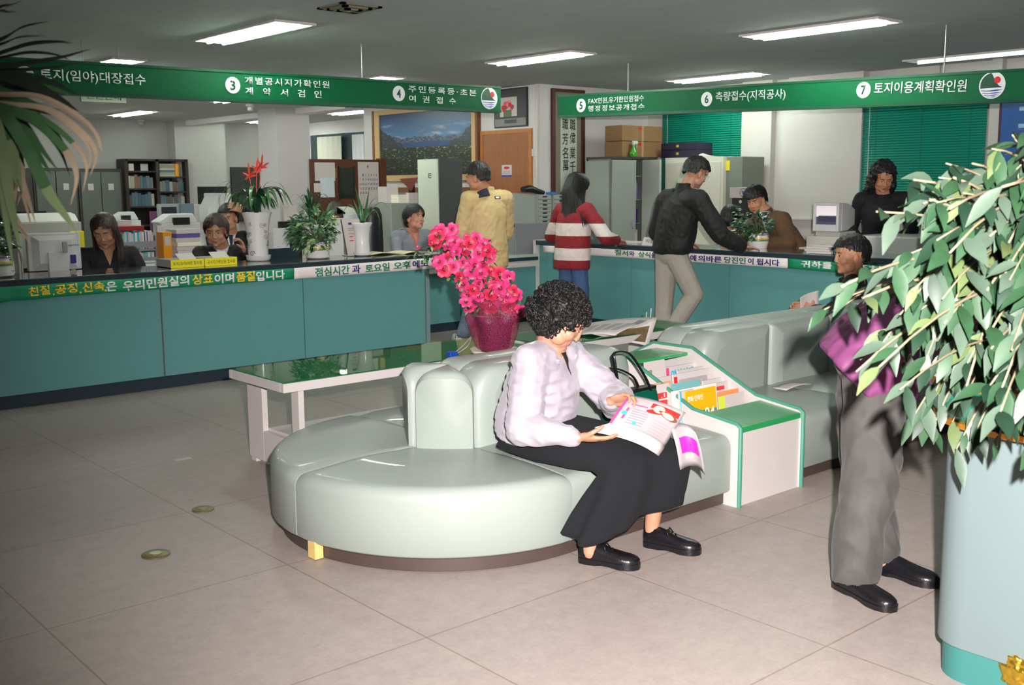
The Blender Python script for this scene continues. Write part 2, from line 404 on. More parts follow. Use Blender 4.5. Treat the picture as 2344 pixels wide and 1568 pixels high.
# ------------------------------------------------------------------ hanging signs
LS = ('Y', 8.16); RS = ('X', 8.40)
def emblem(px, py, rpx, plane, parent):
    kw = {plane[0]: plane[1]}
    r = (at(px, py - rpx, **kw) - at(px, py + rpx, **kw)).length / 2
    def P(x, y, o): 
        M = plane_frame(px, py, plane, off=.003 + o); return M @ V((x * r, y * r, 0))
    def poly(pts, o): 
        mb = MB(); mb.add([P(x, y, o) for x, y in pts], [tuple(range(len(pts)))]); return mb
    def circ(cx, cy, rr, a0=0, a1=360, n=40): return [(cx + rr * math.cos(rad(a0 + (a1 - a0) * k / n)), cy + rr * math.sin(rad(a0 + (a1 - a0) * k / n))) for k in range(n + 1)]
    e = poly(circ(0, 0, 1)[:-1], 0).build('emblem', M_signwhite, parent, fix=False)
    # hill with a sweeping concave right edge
    hill = [(-.90, -.20)] + circ(0, 0, .90, 167, 96, 20)[0:] + [(-.06 + .78 * (k / 12) ** 1.0, .88 - 1.02 * math.sin(rad(90 * k / 12))) for k in range(1, 13)] + [(.72, -.20)]
    poly(hill, .001).build('emblem_hill', M_dkgreen, e, fix=False)
    poly(circ(.38, .36, .25)[:-1], .002).build('emblem_sun', M_red, e, fix=False)
    mb = MB()
    for k, (y, ww, t_) in enumerate(((-.36, .84, .085), (-.56, .74, .06), (-.72, .58, .05), (-.85, .38, .035))):
        n = 14; up = [(-ww + 2 * ww * i / n, y + .02 * math.cos(i / n * 9)) for i in range(n + 1)]
        dn = [(-ww + 2 * ww * i / n, y - t_ * (math.sin(math.pi * i / n) ** .7) - .01) for i in range(n, -1, -1)]
        mb.add([P(x, yy, .0015) for x, yy in up + dn], [tuple(range(2 * n + 2))])
    mb.build('emblem_waves', M_blue, e, fix=False)
def disc(num, px, py, rpx, plane, parent, ry=None):
    kw = {plane[0]: plane[1]}
    r = (at(px, py - rpx, **kw) - at(px, py + rpx, **kw)).length / 2
    M = plane_frame(px, py, plane, off=.004)
    mb = MB(); mb.add([M @ V((r * math.cos(k * math.pi / 18), r * math.sin(k * math.pi / 18), 0)) for k in range(36)], [tuple(range(36))])
    d = mb.build('number_disc', M_signwhite, parent, fix=False)
    text(num, M_signedge, plane_frame(px, py, plane, off=.006), r * .66, r * 1.15, d, name='number', bold=.02)
def sign_body(t, plane, xs, ytop, ybot, tilt_pts):
    pass
# left sign (numbers 2 to 4)
a = at(1146.5, 199.4, Y=8.16); b_ = at(1146.5, 257, Y=8.16)
t = thing('hanging_sign', 'long green hanging sign with numbers 2, 3 and 4 above the left counter', 'sign', (4, 8.2, b_.z), 'green hanging signs')
def slab(pts, d, plane):      # pts in world, on the front face; d deep away from the viewer
    o = V((0, d, 0)) if plane == 'Y' else V((d, 0, 0))
    mb = MB(); mb.add(list(pts) + [p + o for p in pts], [(0, 1, 2, 3), (7, 6, 5, 4), (0, 4, 5, 1), (1, 5, 6, 2), (2, 6, 7, 3), (3, 7, 4, 0)]); return mb
lz0, lz1 = at(0, 131, Y=8.16).z, at(0, 209.5, Y=8.16).z
def L_at(x, top):      # straight hang between the left frame edge and the right end
    x0 = at(0, 170, Y=8.16).x; f = (x - x0) / (a.x - x0)
    return V((x, 8.16, (lz0 + (a.z - lz0) * f) if top else (lz1 + (b_.z - lz1) * f)))
slab([L_at(1.4, False), L_at(a.x, False), L_at(a.x, True), L_at(1.4, True)], .09, 'Y').build('panel', M_signgreen, t, bevel=.006)
MB().add([L_at(x, tp) + V((0, dy, dz)) for x in (1.4, a.x) for tp, dy, dz in ((False, -.006, -.004), (False, .096, -.004), (False, .096, .024), (False, -.006, .024))], [(0, 1, 2, 3), (4, 7, 6, 5), (0, 4, 5, 1), (1, 5, 6, 2), (2, 6, 7, 3), (3, 7, 4, 0)]).build('edge_rail', M_signedge, t)
MB().add([L_at(x, tp) + V((0, dy, dz)) for x in (1.4, a.x) for tp, dy, dz in ((True, -.006, -.014), (True, .096, -.014), (True, .096, .006), (True, -.006, .006))], [(0, 1, 2, 3), (4, 7, 6, 5), (0, 4, 5, 1), (1, 5, 6, 2), (2, 6, 7, 3), (3, 7, 4, 0)]).build('edge_rail', M_signedge, t)
for xr in (at(827, 100, Y=8.2).x, 2.0):
    MB().tube([(xr, 8.2, L_at(xr, True).z - .02), (xr, 8.2, CZ - .001)], .005, 8).build('rod', M_metal, t)
disc('2', 57, 172, 21, LS, t)
sign_text('토지(임야)대장접수', 91, 171, 333, 185, 30, LS, M_signwhite, t, bold=.012)
disc('3', 533, 195, 19, LS, t)
sign_text('개별공시지가확인원', 560, 184, 754, 194, 17, LS, M_signwhite, t, bold=.012, spacing=1.25)
sign_text('계 약 서 검 인', 561, 208, 736, 216, 17, LS, M_signwhite, t, bold=.012, sp=1.3)
disc('4', 913, 214, 17.5, LS, t)
sign_text('주민등록등·초본', 935, 203, 1090, 213, 15, LS, M_signwhite, t, bold=.01, spacing=1.3)
sign_text('여 권 접 수', 936, 225, 1043, 232, 15, LS, M_signwhite, t, bold=.01, sp=1.05)
emblem(1120, 225, 25, LS, t)
# right sign (numbers 5 to 7)
c0, c1 = at(1278, 219, X=8.40), at(1278, 268.5, X=8.40); e0, e1 = at(2344, 158, X=8.40), at(2344, 232, X=8.40)
t = thing('hanging_sign', 'long green hanging sign with numbers 5, 6 and 7 above the right counter', 'sign', (8.45, 6, e1.z), 'green hanging signs')
def R_at(y, top):
    f = (c0.y - y) / (c0.y - e0.y)
    return V((8.40, y, (c0.z + (e0.z - c0.z) * f) if top else (c1.z + (e1.z - c1.z) * f)))
yE = e0.y - 1.0
slab([R_at(c0.y, False), R_at(yE, False), R_at(yE, True), R_at(c0.y, True)], .09, 'X').build('panel', M_signgreen, t, bevel=.006)
for tp, z0, z1 in ((False, -.004, .024), (True, -.016, .006)):
    MB().add([R_at(y, tp) + V((dx, 0, dz)) for y in (c0.y, yE) for dx, dz in ((-.006, z0), (.096, z0), (.096, z1), (-.006, z1))], [(0, 1, 2, 3), (4, 7, 6, 5), (0, 4, 5, 1), (1, 5, 6, 2), (2, 6, 7, 3), (3, 7, 4, 0)]).build('edge_rail', M_signedge, t)
for px, py in ((1438, 150), (2165, 90)):
    yr = at(px, py, X=8.44).y
    MB().tube([(8.44, yr, R_at(yr, True).z - .02), (8.44, yr, CZ - .001)], .006, 8).build('rod', M_metal, t)
disc('5', 1330, 241.5, 15.5, RS, t)
sign_text('FAX민원,유기한민원접수', 1347, 232, 1474, 224.5, 14.5, RS, M_signwhite, t, bold=.012)
sign_text('행정정보공개접수', 1346, 249, 1475, 243.5, 14, RS, M_signwhite, t, bold=.012, spacing=1.2)
disc('6', 1617.5, 227, 16.5, RS, t)
sign_text('측량접수(지적공사)', 1638, 223, 1798, 216, 26, RS, M_signwhite, t, bold=.012)
disc('7', 1976.5, 206, 18.5, RS, t)
sign_text('토지이용계획확인원', 2001, 202, 2213, 196, 28, RS, M_signwhite, t, bold=.012)
emblem(2271, 195, 31, RS, t)
# ------------------------------------------------------------------ service counters
CT = .952
def seam_x(px, py=760): return at(px, py, Y=8.16).x
# left counter
XL0, XL1 = 0.3, 6.05
t = thing('service_counter', 'long teal service counter on the left with a dark glossy top', 'counter', (3.2, 8.45, 0), 'service counters')
MB().box(XL0, 6.32, 8.12, 8.72, CT - .012, CT).build('glass_top', M_top, t, bevel=.003)
MB().box(XL0, 6.32, 8.125, 8.72, CT - .052, CT - .012).build('worktop', M_navy, t, bevel=.004)
sx = [XL0, seam_x(372) - 1.29, seam_x(372), seam_x(696, 720), XL1 - .035]
for i in range(4):
    MB().box(sx[i] + .004, sx[i + 1] - .004, 8.16, 8.185, .105, CT - .052).build('front_panel', M_teal, t, bevel=.002)
MB().box(XL0, XL1, 8.186, 8.70, .105, CT - .052).build('carcass', M_seam, t)
MB().box(XL0, XL1, 8.20, 8.68, 0, .105).build('kickboard', M_kick, t)
MB().box(XL1 - .03, XL1 + .012, 8.152, 8.70, 0, CT - .052).build('end_trim', M_tealtrim, t, bevel=.002)
MB().box(seam_x(372) - .004, seam_x(372) + .004, 8.155, 8.165, .105, .80).build('seam_strip', M_metal, t)
# middle desk
t = thing('service_counter', 'lower teal desk section between the two counters with a white edge', 'counter', (7.3, 9.5, 0), 'service counters')
MB().box(6.06, 8.435, 9.20, 9.62, .765, .795).build('glass_top', mat('pale_desk_top', (176, 186, 178), .2, coat=.3), t, bevel=.003)
MB().box(6.06, 8.435, 9.205, 9.25, .725, .765).build('worktop', M_navy, t)
MB().box(6.06, 8.435, 9.215, 9.25, .655, .725).build('white_rail', M_white, t)
for x0, x1 in ((6.06, 7.30), (7.31, 8.10), (8.12, 8.435)):
    MB().box(x0, x1, 9.25, 9.28, .10, .655).build('front_panel', M_teal, t, bevel=.002)
MB().box(8.09, 8.13, 9.243, 9.26, .10, .655).build('seam_strip', M_tealtrim, t)
MB().box(6.06, 8.435, 9.28, 9.60, .10, .765).build('carcass', M_seam, t)
MB().box(6.06, 8.435, 9.29, 9.58, 0, .10).build('kickboard', M_kick, t)
# right counter
t = thing('service_counter', 'teal service counter on the right with white edging and a dark top', 'counter', (8.8, 6, 0), 'service counters')
YR0, YR1 = 1.2, 9.30
MB().box(8.44, 9.06, YR0, YR1 - .04, CT - .012, CT).build('glass_top', M_top, t, bevel=.003)
MB().box(8.445, 9.06, YR0, YR1 - .04, CT - .052, CT - .012).build('worktop', M_navy, t, bevel=.003)
ys = [YR1 - .04, at(1444, 680, X=8.5).y, at(1668, 680, X=8.5).y, at(1668, 680, X=8.5).y - 1.42, at(1668, 680, X=8.5).y - 2.84, YR0]
ys.insert(1, at(1252, 600, X=8.5).y)
for i in range(len(ys) - 1):
    MB().box(8.5, 8.525, ys[i + 1] + .004, ys[i] - .004, .105, CT - .052).build('front_panel', M_teal, t, bevel=.002)
MB().box(8.526, 9.04, YR0, YR1 - .04, .105, CT - .052).build('carcass', M_seam, t)
MB().box(8.54, 9.02, YR0, YR1 - .04, 0, .105).build('kickboard', M_kick, t)
MB().box(8.44, 9.06, YR1 - .04, YR1, 0, CT + .004).build('end_panel', M_white, t, bevel=.002)

# ------------------------------------------------------------------ banners on the counters
def strip(name, label, plane, x0, x1, ytop0, ybot0, ytop1, ybot1, m, texts, wav=0):
    """a banner on a counter front; corners by sight lines on the plane"""
    kw = {plane[0]: plane[1]}
    A, B, C_, D = at(x0, ybot0, **kw), at(x1, ybot1, **kw), at(x1, ytop1, **kw), at(x0, ytop0, **kw)
    t = thing(name, label, 'banner', ((A + B) / 2)[:], 'slogan banners on the counters')
    n = 30; mb = MB()
    def fn(u, v):
        lo = A.lerp(B, u); hi = D.lerp(C_, u); p = lo.lerp(hi, v)
        if wav and u < .22:
            q = (1 - u / .22); p = p + V((0, -.012 * q * abs(math.sin(u * 60)) * (1 - v), -.028 * q * (1 - v) * (.6 + .4 * math.sin(u * 44))))
        return p
    mb.grid(fn, n, 3).build('cloth', m, t, fix=False, solid=.004, smooth=60)
    for s, xa, ya, xb, yb, h, mm in texts:
        sign_text(s, xa, ya, xb, yb, h, plane, mm, t, off=.0035, bold=.028, thick=.001)
BP = ('Y', 8.112)
strip('banner', 'green slogan banner in yellow and white letters on the left counter', BP, -60, 673, 661, 694, 613.7, 638.5, M_bangreen, [
    ('친절', 65, 668.5, 114, 663, 22, M_letyellow), ('.', 121, 674, 125, 674, 5, M_letyellow), ('공정', 126, 663.5, 177, 658.5, 22, M_letyellow), ('.', 182, 669.5, 187, 669.5, 5, M_letyellow),
    ('신속', 188, 659.5, 239, 653.5, 22, M_letyellow), ('.', 239, 665, 245, 665, 5, M_letyellow), ('은', 243, 656.5, 267, 654.5, 22, M_letwhite),
    ('우리민원실의', 281, 655.5, 433, 640.5, 23, M_letwhite), ('상표', 440, 641, 488, 637, 24, M_letyellow), ('이며', 491, 639, 536, 635.5, 22, M_letwhite),
    ('품질', 541, 634.5, 584, 631.5, 23, M_letyellow), ('입니다', 586, 633, 652, 628, 22, M_letwhite)], wav=1)
strip('banner', 'white banner in green and blue letters at the right of the left counter', BP, 673.5, 1030, 613.7, 638.5, 587, 611.5, M_banwhite, [
    ('점심시간', 721, 624, 800, 617, 21, M_letgreen), ('과', 806, 616.5, 825, 615, 20, M_letblue), ('토요일', 836, 615.5, 892, 610, 19, M_letgreen), ('오후', 901, 609, 940, 605.5, 18, M_letgreen),
    ('에도', 944, 605, 980, 602, 17, M_letblue), ('민원', 988, 601, 1022, 598, 16, M_letblue)])
BR = ('X', 8.432)
strip('banner', 'white banner in green and blue letters on the right counter', BR, 1243, 1803, 562, 577.5, 591.7, 613.8, M_banwhite, [
    ('질서', 1407, 577.5, 1438, 580, 13, M_letgreen), ('와', 1440, 580, 1452, 581, 12, M_letblue), ('상식', 1461, 581.5, 1489, 583.5, 13, M_letgreen), ('을 지키는', 1491, 584, 1555, 588, 13, M_letblue), ('예', 1580, 590, 1594, 591, 14, M_letblue),
    ('의바른', 1598, 591, 1652, 594.5, 14.5, M_letblue), ('당진인', 1658, 594.5, 1707, 597.5, 15, M_letgreen), ('이', 1712, 597.5, 1725, 598.5, 15, M_letblue), ('됩시다', 1732, 599, 1784, 602, 15.5, M_letblue)])
strip('banner', 'green banner in white letters on the right counter beside the profile man', BR, 1803.5, 2330, 591.7, 613.8, 634, 662, M_bangreen, [
    ('귀하를', 1833, 604, 1904, 608.5, 16, M_letwhite), ('가족처럼', 1925, 610, 2050, 620, 16, M_letwhite)])
# unused white label strip on the middle desk
MB().box(*[at(x, 595, Y=9.21).x for x in (1170, 1186)], 9.208, 9.213, .675, .70).solo('paper_notice', M_paper, 'small white paper notice on the front rail of the lower desk', 'notice')

# ------------------------------------------------------------------ sofas
M_vinyl = mat('mint_vinyl', (150, 160, 154), 0.42, 0.03, 3, 0.05, 220, coat=.12)
M_base = mat('brown_sofa_base', (72, 58, 54), 0.5, 0.15, 14)
SZ, SB = .385, .075
YF, YC = 3.17, 4.03
CRV = .06
def seat_prof(d):
    """cross-section of a seat, front edge rounded: (distance outward from the back, height)"""
    pts = [(0, SB), (d - .012, SB), (d, SB + .012)]
    for k in range(7):
        a_ = rad(90 * k / 6); pts.append((d - CRV + CRV * math.cos(a_), SZ - .01 - CRV + CRV * math.sin(a_)))
    for k in range(1, 8):
        f = k / 8; x = (d - CRV) * (1 - f); pts.append((x, SZ - .01 + .014 * math.sin(math.pi * min(1, f * 1.15) if f < .85 else math.pi * .9)))
    pts.append((0, SZ - .012))
    return pts
def straight_seat(parent, x0, x1, ysgn):
    d = YC - YF - .17
    pr = seat_prof(d); rs = []
    n = 10
    for k in range(n + 1):
        u = k / n; e = min(u, 1 - u) * (x1 - x0); sh = .012 * max(0, 1 - e / .035)
        rs.append([V((x0 + .003 + (x1 - x0 - .006) * u, YC + ysgn * (.17 + q * (1 - sh * .5)), z - (sh if z > SZ - .09 else 0))) for q, z in pr])
    # crowd slices near the ends for the rounded welt
    MB().rings(rs).build('seat', M_vinyl, parent, smooth=50)
    MB().box(x0, x1, min(YC + ysgn * .1, YC + ysgn * (d + .17 - .045)), max(YC + ysgn * .1, YC + ysgn * (d + .17 - .045)), .008, SB + .01).build('plinth', M_base, parent)
def round_seat(parent, cx, a0, a1, rin=.17):
    d = YC - YF - rin; pr = seat_prof(d); rs = []; n = 24
    for k in range(n + 1):
        u = k / n; a_ = rad(a0 + (a1 - a0) * u); e = min(u, 1 - u) * rad(abs(a1 - a0)) * .8; sh = .014 * max(0, 1 - e / .035)
        da = .004 if k == 0 else (-.004 if k == n else 0)
        rs.append([V((cx + math.cos(a_ + da) * (rin + q * (1 - sh * .4)), YC + math.sin(a_ + da) * (rin + q * (1 - sh * .4)), z - (sh if z > SZ - .09 else 0))) for q, z in pr])
    MB().rings(rs).build('seat', M_vinyl, parent, smooth=50)
    rs = []
    for k in range(n + 1):
        a_ = rad(a0 + (a1 - a0) * k / n); r = YC - YF - .045
        rs.append([V((cx + math.cos(a_) * q, YC + math.sin(a_) * q, z)) for q, z in ((.1, .008), (r, .008), (r, SB + .01), (.1, SB + .01))])
    MB().rings(rs).build('plinth', M_base, parent, smooth=40)
BZ0, BZ1 = SZ - .03, .752
def back_cushion(parent, pos, w_, rtop, th=.19, rr=None, ss=1.0):
    rl = rtop; rr = rtop if rr is None else rr
    """an arch-topped pad: pos(s, out, z) maps along / outward / height to the room"""
    prof = []
    hw = w_ / 2
    prof.append((-hw, BZ0)); 
    for k in range(9):
        a_ = rad(180 - 90 * k / 8); prof.append((-hw + rl + rl * math.cos(a_), BZ1 - rl + rl * math.sin(a_)))
    for k in range(1, 6):
        prof.append((-hw + rl + (w_ - rl - rr) * k / 6, BZ1))
    for k in range(9):
        a_ = rad(90 - 90 * k / 8); prof.append((hw - rr + rr * math.cos(a_), BZ1 - rr + rr * math.sin(a_)))
    prof.append((hw, BZ0))
    n = len(prof); mid = (0, (BZ0 + BZ1) / 2 - .05)
    rs = []
    for o, sh in ((-.0105, .012), (.004, .002), (th - .055, 0), (th - .02, .012), (th - .004, .035), (th + .006, .07), (th + .014, .11)):
        ring = []
        for (s_, z) in prof:
            dx, dz = s_ - mid[0], z - mid[1]; l = math.hypot(dx, dz); k = max(.05, (l - sh * ss)) / l
            zz = mid[1] + dz * k if z > BZ0 + .01 else BZ0
            ring.append(pos(mid[0] + dx * k, o, zz))
        rs.append(ring)
    mb = MB(); mb.rings(rs, caps=False)
    # front face filled as a fan, back closed
    last = rs[-1]; c = pos(0, th + .018, mid[1]); k0 = len(mb.v); mb.add(last + [c], [(i, (i + 1) % n, n) for i in range(n)])
    mb.add(rs[0], [tuple(range(n))])
    mb.build('back_cushion', M_vinyl, parent, smooth=60)
def island(label, x0, x1, mods, left_round, right_round=False):
    t = thing('sofa', label, 'sofa', ((x0 + x1) / 2, YC, 0), 'mint vinyl island sofas')
    w_ = (x1 - x0) / mods
    for i in range(mods):
        a_, b_ = x0 + w_ * i, x0 + w_ * (i + 1)
        for sg in (-1, 1):
            straight_seat(t, a_, b_, sg)
            xm = (a_ + b_) / 2
            back_cushion(t, lambda s, o, z, xm=xm, sg=sg: V((xm + s, YC + sg * (o + .012), z)), w_ - (.012 if mods == 1 else .003), .15 if i == 0 else .02, rr=.15 if i == mods - 1 else .02)
    if left_round:
        for a0, a1 in ((180, 270), (90, 180)):
            round_seat(t, x0, a0, a1)
            am = (a0 + a1) / 2; R_ = .19
            def pos(s, o, z, am=am):
                a_ = rad(am) + s / R_; return V((x0 + math.cos(a_) * (o + .02), YC + math.sin(a_) * (o + .02), z))
            back_cushion(t, pos, R_ * rad(90) - .004, .105, ss=.32)
    return t
SOFA = island('mint vinyl sofa with a rounded end, the woman reading a magazine on it', 3.10, 4.205, 1, True)
SOFA2 = island('mint vinyl sofa at the right, behind the man in grey corduroy trousers', 4.80, 7.44, 4, False)
# exposed wooden corner where the plinth edging is torn
p = at(714, 1262, Z=.03)
MB().box(p.x - .012, p.x + .03, p.y - .045, p.y + .012, .006, .085).build('torn_corner', mat('raw_wood', (226, 190, 120), .7, .1, 30), SOFA)

# ------------------------------------------------------------------ magazine rack between the sofas
M_rackgreen = mat('rack_green', (40, 150, 84), .25, .04, 6, coat=.3)
M_edgegreen = mat('rack_edge_green', (70, 140, 118), .5)
t = thing('magazine_rack', 'white and green magazine rack standing between the two sofas', 'rack', (4.5, 3.9, 0))
RX0, RX1 = 4.215, 4.775
RY = 3.135
prof = [(RY, 0), (RY, .405), (RY + .02, .42), (RY + .30, .455), (RY + .75, .665), (2 * YC - RY - .75, .665), (2 * YC - RY - .30, .455), (2 * YC - RY - .02, .42), (2 * YC - RY, .405), (2 * YC - RY, 0)]
for x0, x1 in ((RX0, RX0 + .022), (RX1 - .022, RX1)):
    Mx = Matrix(((0, 0, 1, 0), (1, 0, 0, 0), (0, 1, 0, 0), (0, 0, 0, 1)))
    s_ = MB().prism(prof, x0, x1, Mx).build('side_panel', M_white, t)
    mb = MB(); path = [V(((x0 + x1) / 2, y, z)) for y, z in prof]
    mb.tube(path, .0125, 8, ref=(1, 0, 0)).build('edge_band', M_edgegreen, s_, smooth=60)
MB().box(RX0 + .022, RX1 - .022, RY + .012, RY + .03, 0, .40).build('front_panel', M_white, t)
MB().add([(x, y, z) for x in (RX0 + .022, RX1 - .022) for y, z in ((RY + .004, .375), (RY + .004, .405), (RY + .27, .435), (RY + .27, .405))], [(0, 1, 2, 3), (7, 6, 5, 4), (0, 4, 5, 1), (1, 5, 6, 2), (2, 6, 7, 3), (3, 7, 4, 0)]).build('front_ledge', M_rackgreen, t, bevel=.006)
MB().box(RX0 + .022, RX1 - .022, 2 * YC - RY - .03, 2 * YC - RY - .012, 0, .40).build('rear_panel', M_white, t)
MB().add([(x, y, z) for x in (RX0 + .022, RX1 - .022) for y, z in ((YC - .12, .62), (YC - .12, .64), (YC + .12, .64), (YC + .12, .62))], [(0, 1, 2, 3), (7, 6, 5, 4), (0, 4, 5, 1), (1, 5, 6, 2), (2, 6, 7, 3), (3, 7, 4, 0)]).build('top_shelf', M_rackgreen, t, bevel=.004)
tiers = [(RY + .30, .35, .415), (RY + .42, .40, .465), (RY + .54, .45, .52), (RY + .66, .50, .575)]
mb = MB()
for y, zb, zt in tiers:
    MB().box(RX0 + .022, RX1 - .022, y, y + .11, zb - .012, zb).box(RX0 + .022, RX1 - .022, y - .008, y, zb - .012, zb + .055).build('tier', M_white, t)
for k in range(3):
    xa = RX0 + .03 + k * .17
    MB().box(xa, xa + .155, RY + .288, RY + .2905, .355, .402).build('tier_label', M_paper, t)
# magazines and brochures in the rack
def booklet(name, label, pxl, pxr, ytl, ytr, h, Y, m, th=.006, lean=.12, cat='magazine', extra=None, group='magazines in the rack', depth_rot=0):
    A = at(pxl, ytl, Y=Y); B = at(pxr, ytr, Y=Y)
    w_ = B.x - A.x; zt = (A.z + B.z) / 2
    t = thing(name, label, cat, (A.x + w_ / 2, Y, zt - h), group)
    M = Matrix.Translation((A.x, Y, zt - h)) @ Matrix.Rotation(-lean, 4, 'X')
    MB().box(0, w_, 0, th, 0, h, M).build('cover', m, t)
    MB().box(.001, w_ - .002, .0008, th - .0008, .002, h + .0008, M).build('pages', M_paper, t)
    if extra: extra(t, M, w_, h)
    return t
def patch(M, x0, x1, z0, z1, m, parent, name='print', o=.0008):
    return MB().add([M @ V(p) for p in ((x0, -o, z0), (x1, -o, z0), (x1, -o, z1), (x0, -o, z1))], [(0, 1, 2, 3)]).build(name, m, parent, fix=False)
def ctext(s, M, x, z, w_, h, m, parent, o=.0012, bold=.02):
    T = M @ Matrix(((1, 0, 0, x), (0, 0, -1, -o), (0, 1, 0, z), (0, 0, 0, 1)))
    return text(s, m, T, w_, h, parent, bold=bold, thick=0)
MY = mat('cover_yellow', (250, 178, 16), .35); MCY = mat('cover_cyan', (60, 180, 214), .4); MRD = mat('cover_red', (214, 44, 40), .35); MTL = mat('cover_teal', (120, 180, 184), .4)
MLI = mat('cover_lime', (212, 226, 70), .4); MPH = mat('cover_photo_dark', (24, 18, 18), .35); MSK = mat('cover_skin', (232, 184, 158), .45); MPK = mat('cover_pink', (226, 70, 130), .4); MGG = mat('cover_grey_green', (92, 140, 108), .4); MLG = mat('cover_light_grey', (206, 200, 200), .5); MIV = mat('cover_ivory', (238, 232, 214), .55); MVI = mat('cover_violet', (96, 86, 160), .45); MOR = mat('cover_orange', (236, 150, 90), .5)
def ex_yellow(t, M, w_, h):
    patch(M, .006, w_ - .004, .0, h * .62, MPH, t); patch(M, w_ * .62, w_ - .004, .02, h * .62, MGG, t, o=.0011)
    patch(M, w_ * .10, w_ * .62, 0, h * .20, MSK, t, o=.0014); patch(M, w_ * .45, w_ * .62, h * .2, h * .42, MSK, t, o=.0014)
    for x in (.18, .50): patch(M, w_ * x, w_ * (x + .1), h * .1, h * .14, M_ink, t, o=.0018, name='printed_eye')
    ctext('한화·인하인', M, w_ * .30, h * .86, w_ * .5, h * .1, M_letwhite, t); ctext('04', M, w_ * .74, h * .56, w_ * .34, h * .2, M_letwhite, t, o=.002)
booklet('magazine', 'yellow-topped magazine numbered 04 with a half face, front of the rack', 1581, 1650, 897, 886, .30, RY + .33, MY, extra=ex_yellow)
def ex_lime(t, M, w_, h): patch(M, 0, w_ * .24, 0, h, MLI, t, name='lime_band'); patch(M, w_ * .3, w_ * .42, h * .14, h * .28, MOR, t)
booklet('brochure', 'white brochure with a lime band right of the yellow magazine', 1651, 1710, 908, 898, .17, RY + .335, M_paper, .004, extra=ex_lime, cat='brochure')
booklet('brochure', 'orange-edged brochure behind the lime-banded brochure', 1650, 1698, 899, 889, .18, RY + .36, MOR, .004, cat='brochure')
booklet('magazine', 'white magazine with a blue spine just left of the yellow magazine', 1567, 1600, 898, 892, .28, RY + .345, M_paper, .012, extra=lambda t, M, w_, h: patch(M, 0, w_ * .12, 0, h, MCY, t))
booklet('magazine', 'pale cream booklet behind the yellow magazine', 1549, 1650, 895, 880, .27, RY + .38, MIV, .008)
booklet('magazine', 'teal-topped magazine in the second tier of the rack', 1547, 1612, 882, 868, .25, RY + .47, MTL, .010)
booklet('magazine', 'white magazine with red lettering at the right of the second tier', 1612, 1684, 884, 873, .24, RY + .455, M_paper, .010, extra=lambda t, M, w_, h: (patch(M, w_ * .5, w_ * .75, h * .83, h * .92, MRD, t)))
booklet('magazine', 'white glossy magazine with a curling top at the right of the rack', 1618, 1676, 872, 863, .22, RY + .50, MLG, .012)
booklet('magazine', 'red-titled magazine partly behind the green handbag', 1496, 1541, 885, 878, .22, RY + .45, M_paper, .010, extra=lambda t, M, w_, h: (patch(M, 0, w_ * .95, h * .66, h * .80, MRD, t), ctext('.1', M, w_ * .62, h * .73, w_ * .2, h * .09, M_letwhite, t), patch(M, w_ * .3, w_ * .95, h * .44, h * .62, MRD, t)))
booklet('magazine', 'orange-edged thin booklet above the red-titled magazine', 1500, 1543, 880, 873, .20, RY + .49, MOR, .005)
booklet('magazine', 'grey-photo magazine with a red corner in the third tier', 1549, 1634, 860, 842, .22, RY + .57, MLG, .010, extra=lambda t, M, w_, h: (patch(M, .004, w_ * .10, h * .70, h * .94, MRD, t), patch(M, w_ * .15, w_ * .9, h * .5, h * .85, mat('cover_photo_grey', (176, 164, 164), .5, .3, 40), t)))
booklet('magazine', 'plain white booklet behind the grey-photo magazine', 1560, 1620, 850, 838, .22, RY + .62, M_paper, .012)
booklet('magazine', 'white magazine with a group photograph at the rack\'s upper left', 1486, 1531, 829, 825, .26, RY + .66, M_paper, .010, extra=lambda t, M, w_, h: (patch(M, w_ * .2, w_ * .95, h * .12, h * .46, mat('cover_photo_people', (196, 168, 150), .5, .6, 90), t), ctext('광장', M, w_ * .2, h * .78, w_ * .24, h * .09, M_ink, t)))
booklet('magazine', 'magazine with a large light-blue title at the top of the rack', 1533, 1598, 838, 835, .24, RY + .70, M_paper, .012, extra=lambda t, M, w_, h: (ctext('여성시대', M, w_ * .55, h * .82, w_ * .8, h * .2, MCY, t, bold=.05), patch(M, 0, w_ * .10, h * .4, h * .98, MPK, t)))

# ------------------------------------------------------------------ coffee tables
M_felt = mat('green_felt', (16, 150, 84), .8, .15, 40)
def pane(name, tint=(235, 245, 240)):
    """thin clear pane: light passes straight through, mirror-like glints on top"""
    m = bpy.data.materials.new(name); m.use_nodes = True; nt = m.node_tree; nt.nodes.clear(); L = nt.links.new
    o = nt.nodes.new('ShaderNodeOutputMaterial'); mx = nt.nodes.new('ShaderNodeMixShader'); tr = nt.nodes.new('ShaderNodeBsdfTransparent'); gl = nt.nodes.new('ShaderNodeBsdfGlossy'); fr = nt.nodes.new('ShaderNodeFresnel')
    fr.inputs[0].default_value = 1.28; tr.inputs[0].default_value = lin(tint); gl.inputs['Roughness'].default_value = .02
    ge = nt.nodes.new('ShaderNodeNewGeometry'); sb = nt.nodes.new('ShaderNodeMath'); sb.operation = 'SUBTRACT'; sb.inputs[0].default_value = 1; L(ge.outputs['Backfacing'], sb.inputs[1])
    mu = nt.nodes.new('ShaderNodeMath'); mu.operation = 'MULTIPLY'; L(fr.outputs[0], mu.inputs[0]); L(sb.outputs[0], mu.inputs[1])
    L(mu.outputs[0], mx.inputs[0]); L(tr.outputs[0], mx.inputs[1]); L(gl.outputs[0], mx.inputs[2]); L(mx.outputs[0], o.inputs[0])
    return m
M_tglass = pane('table_glass')
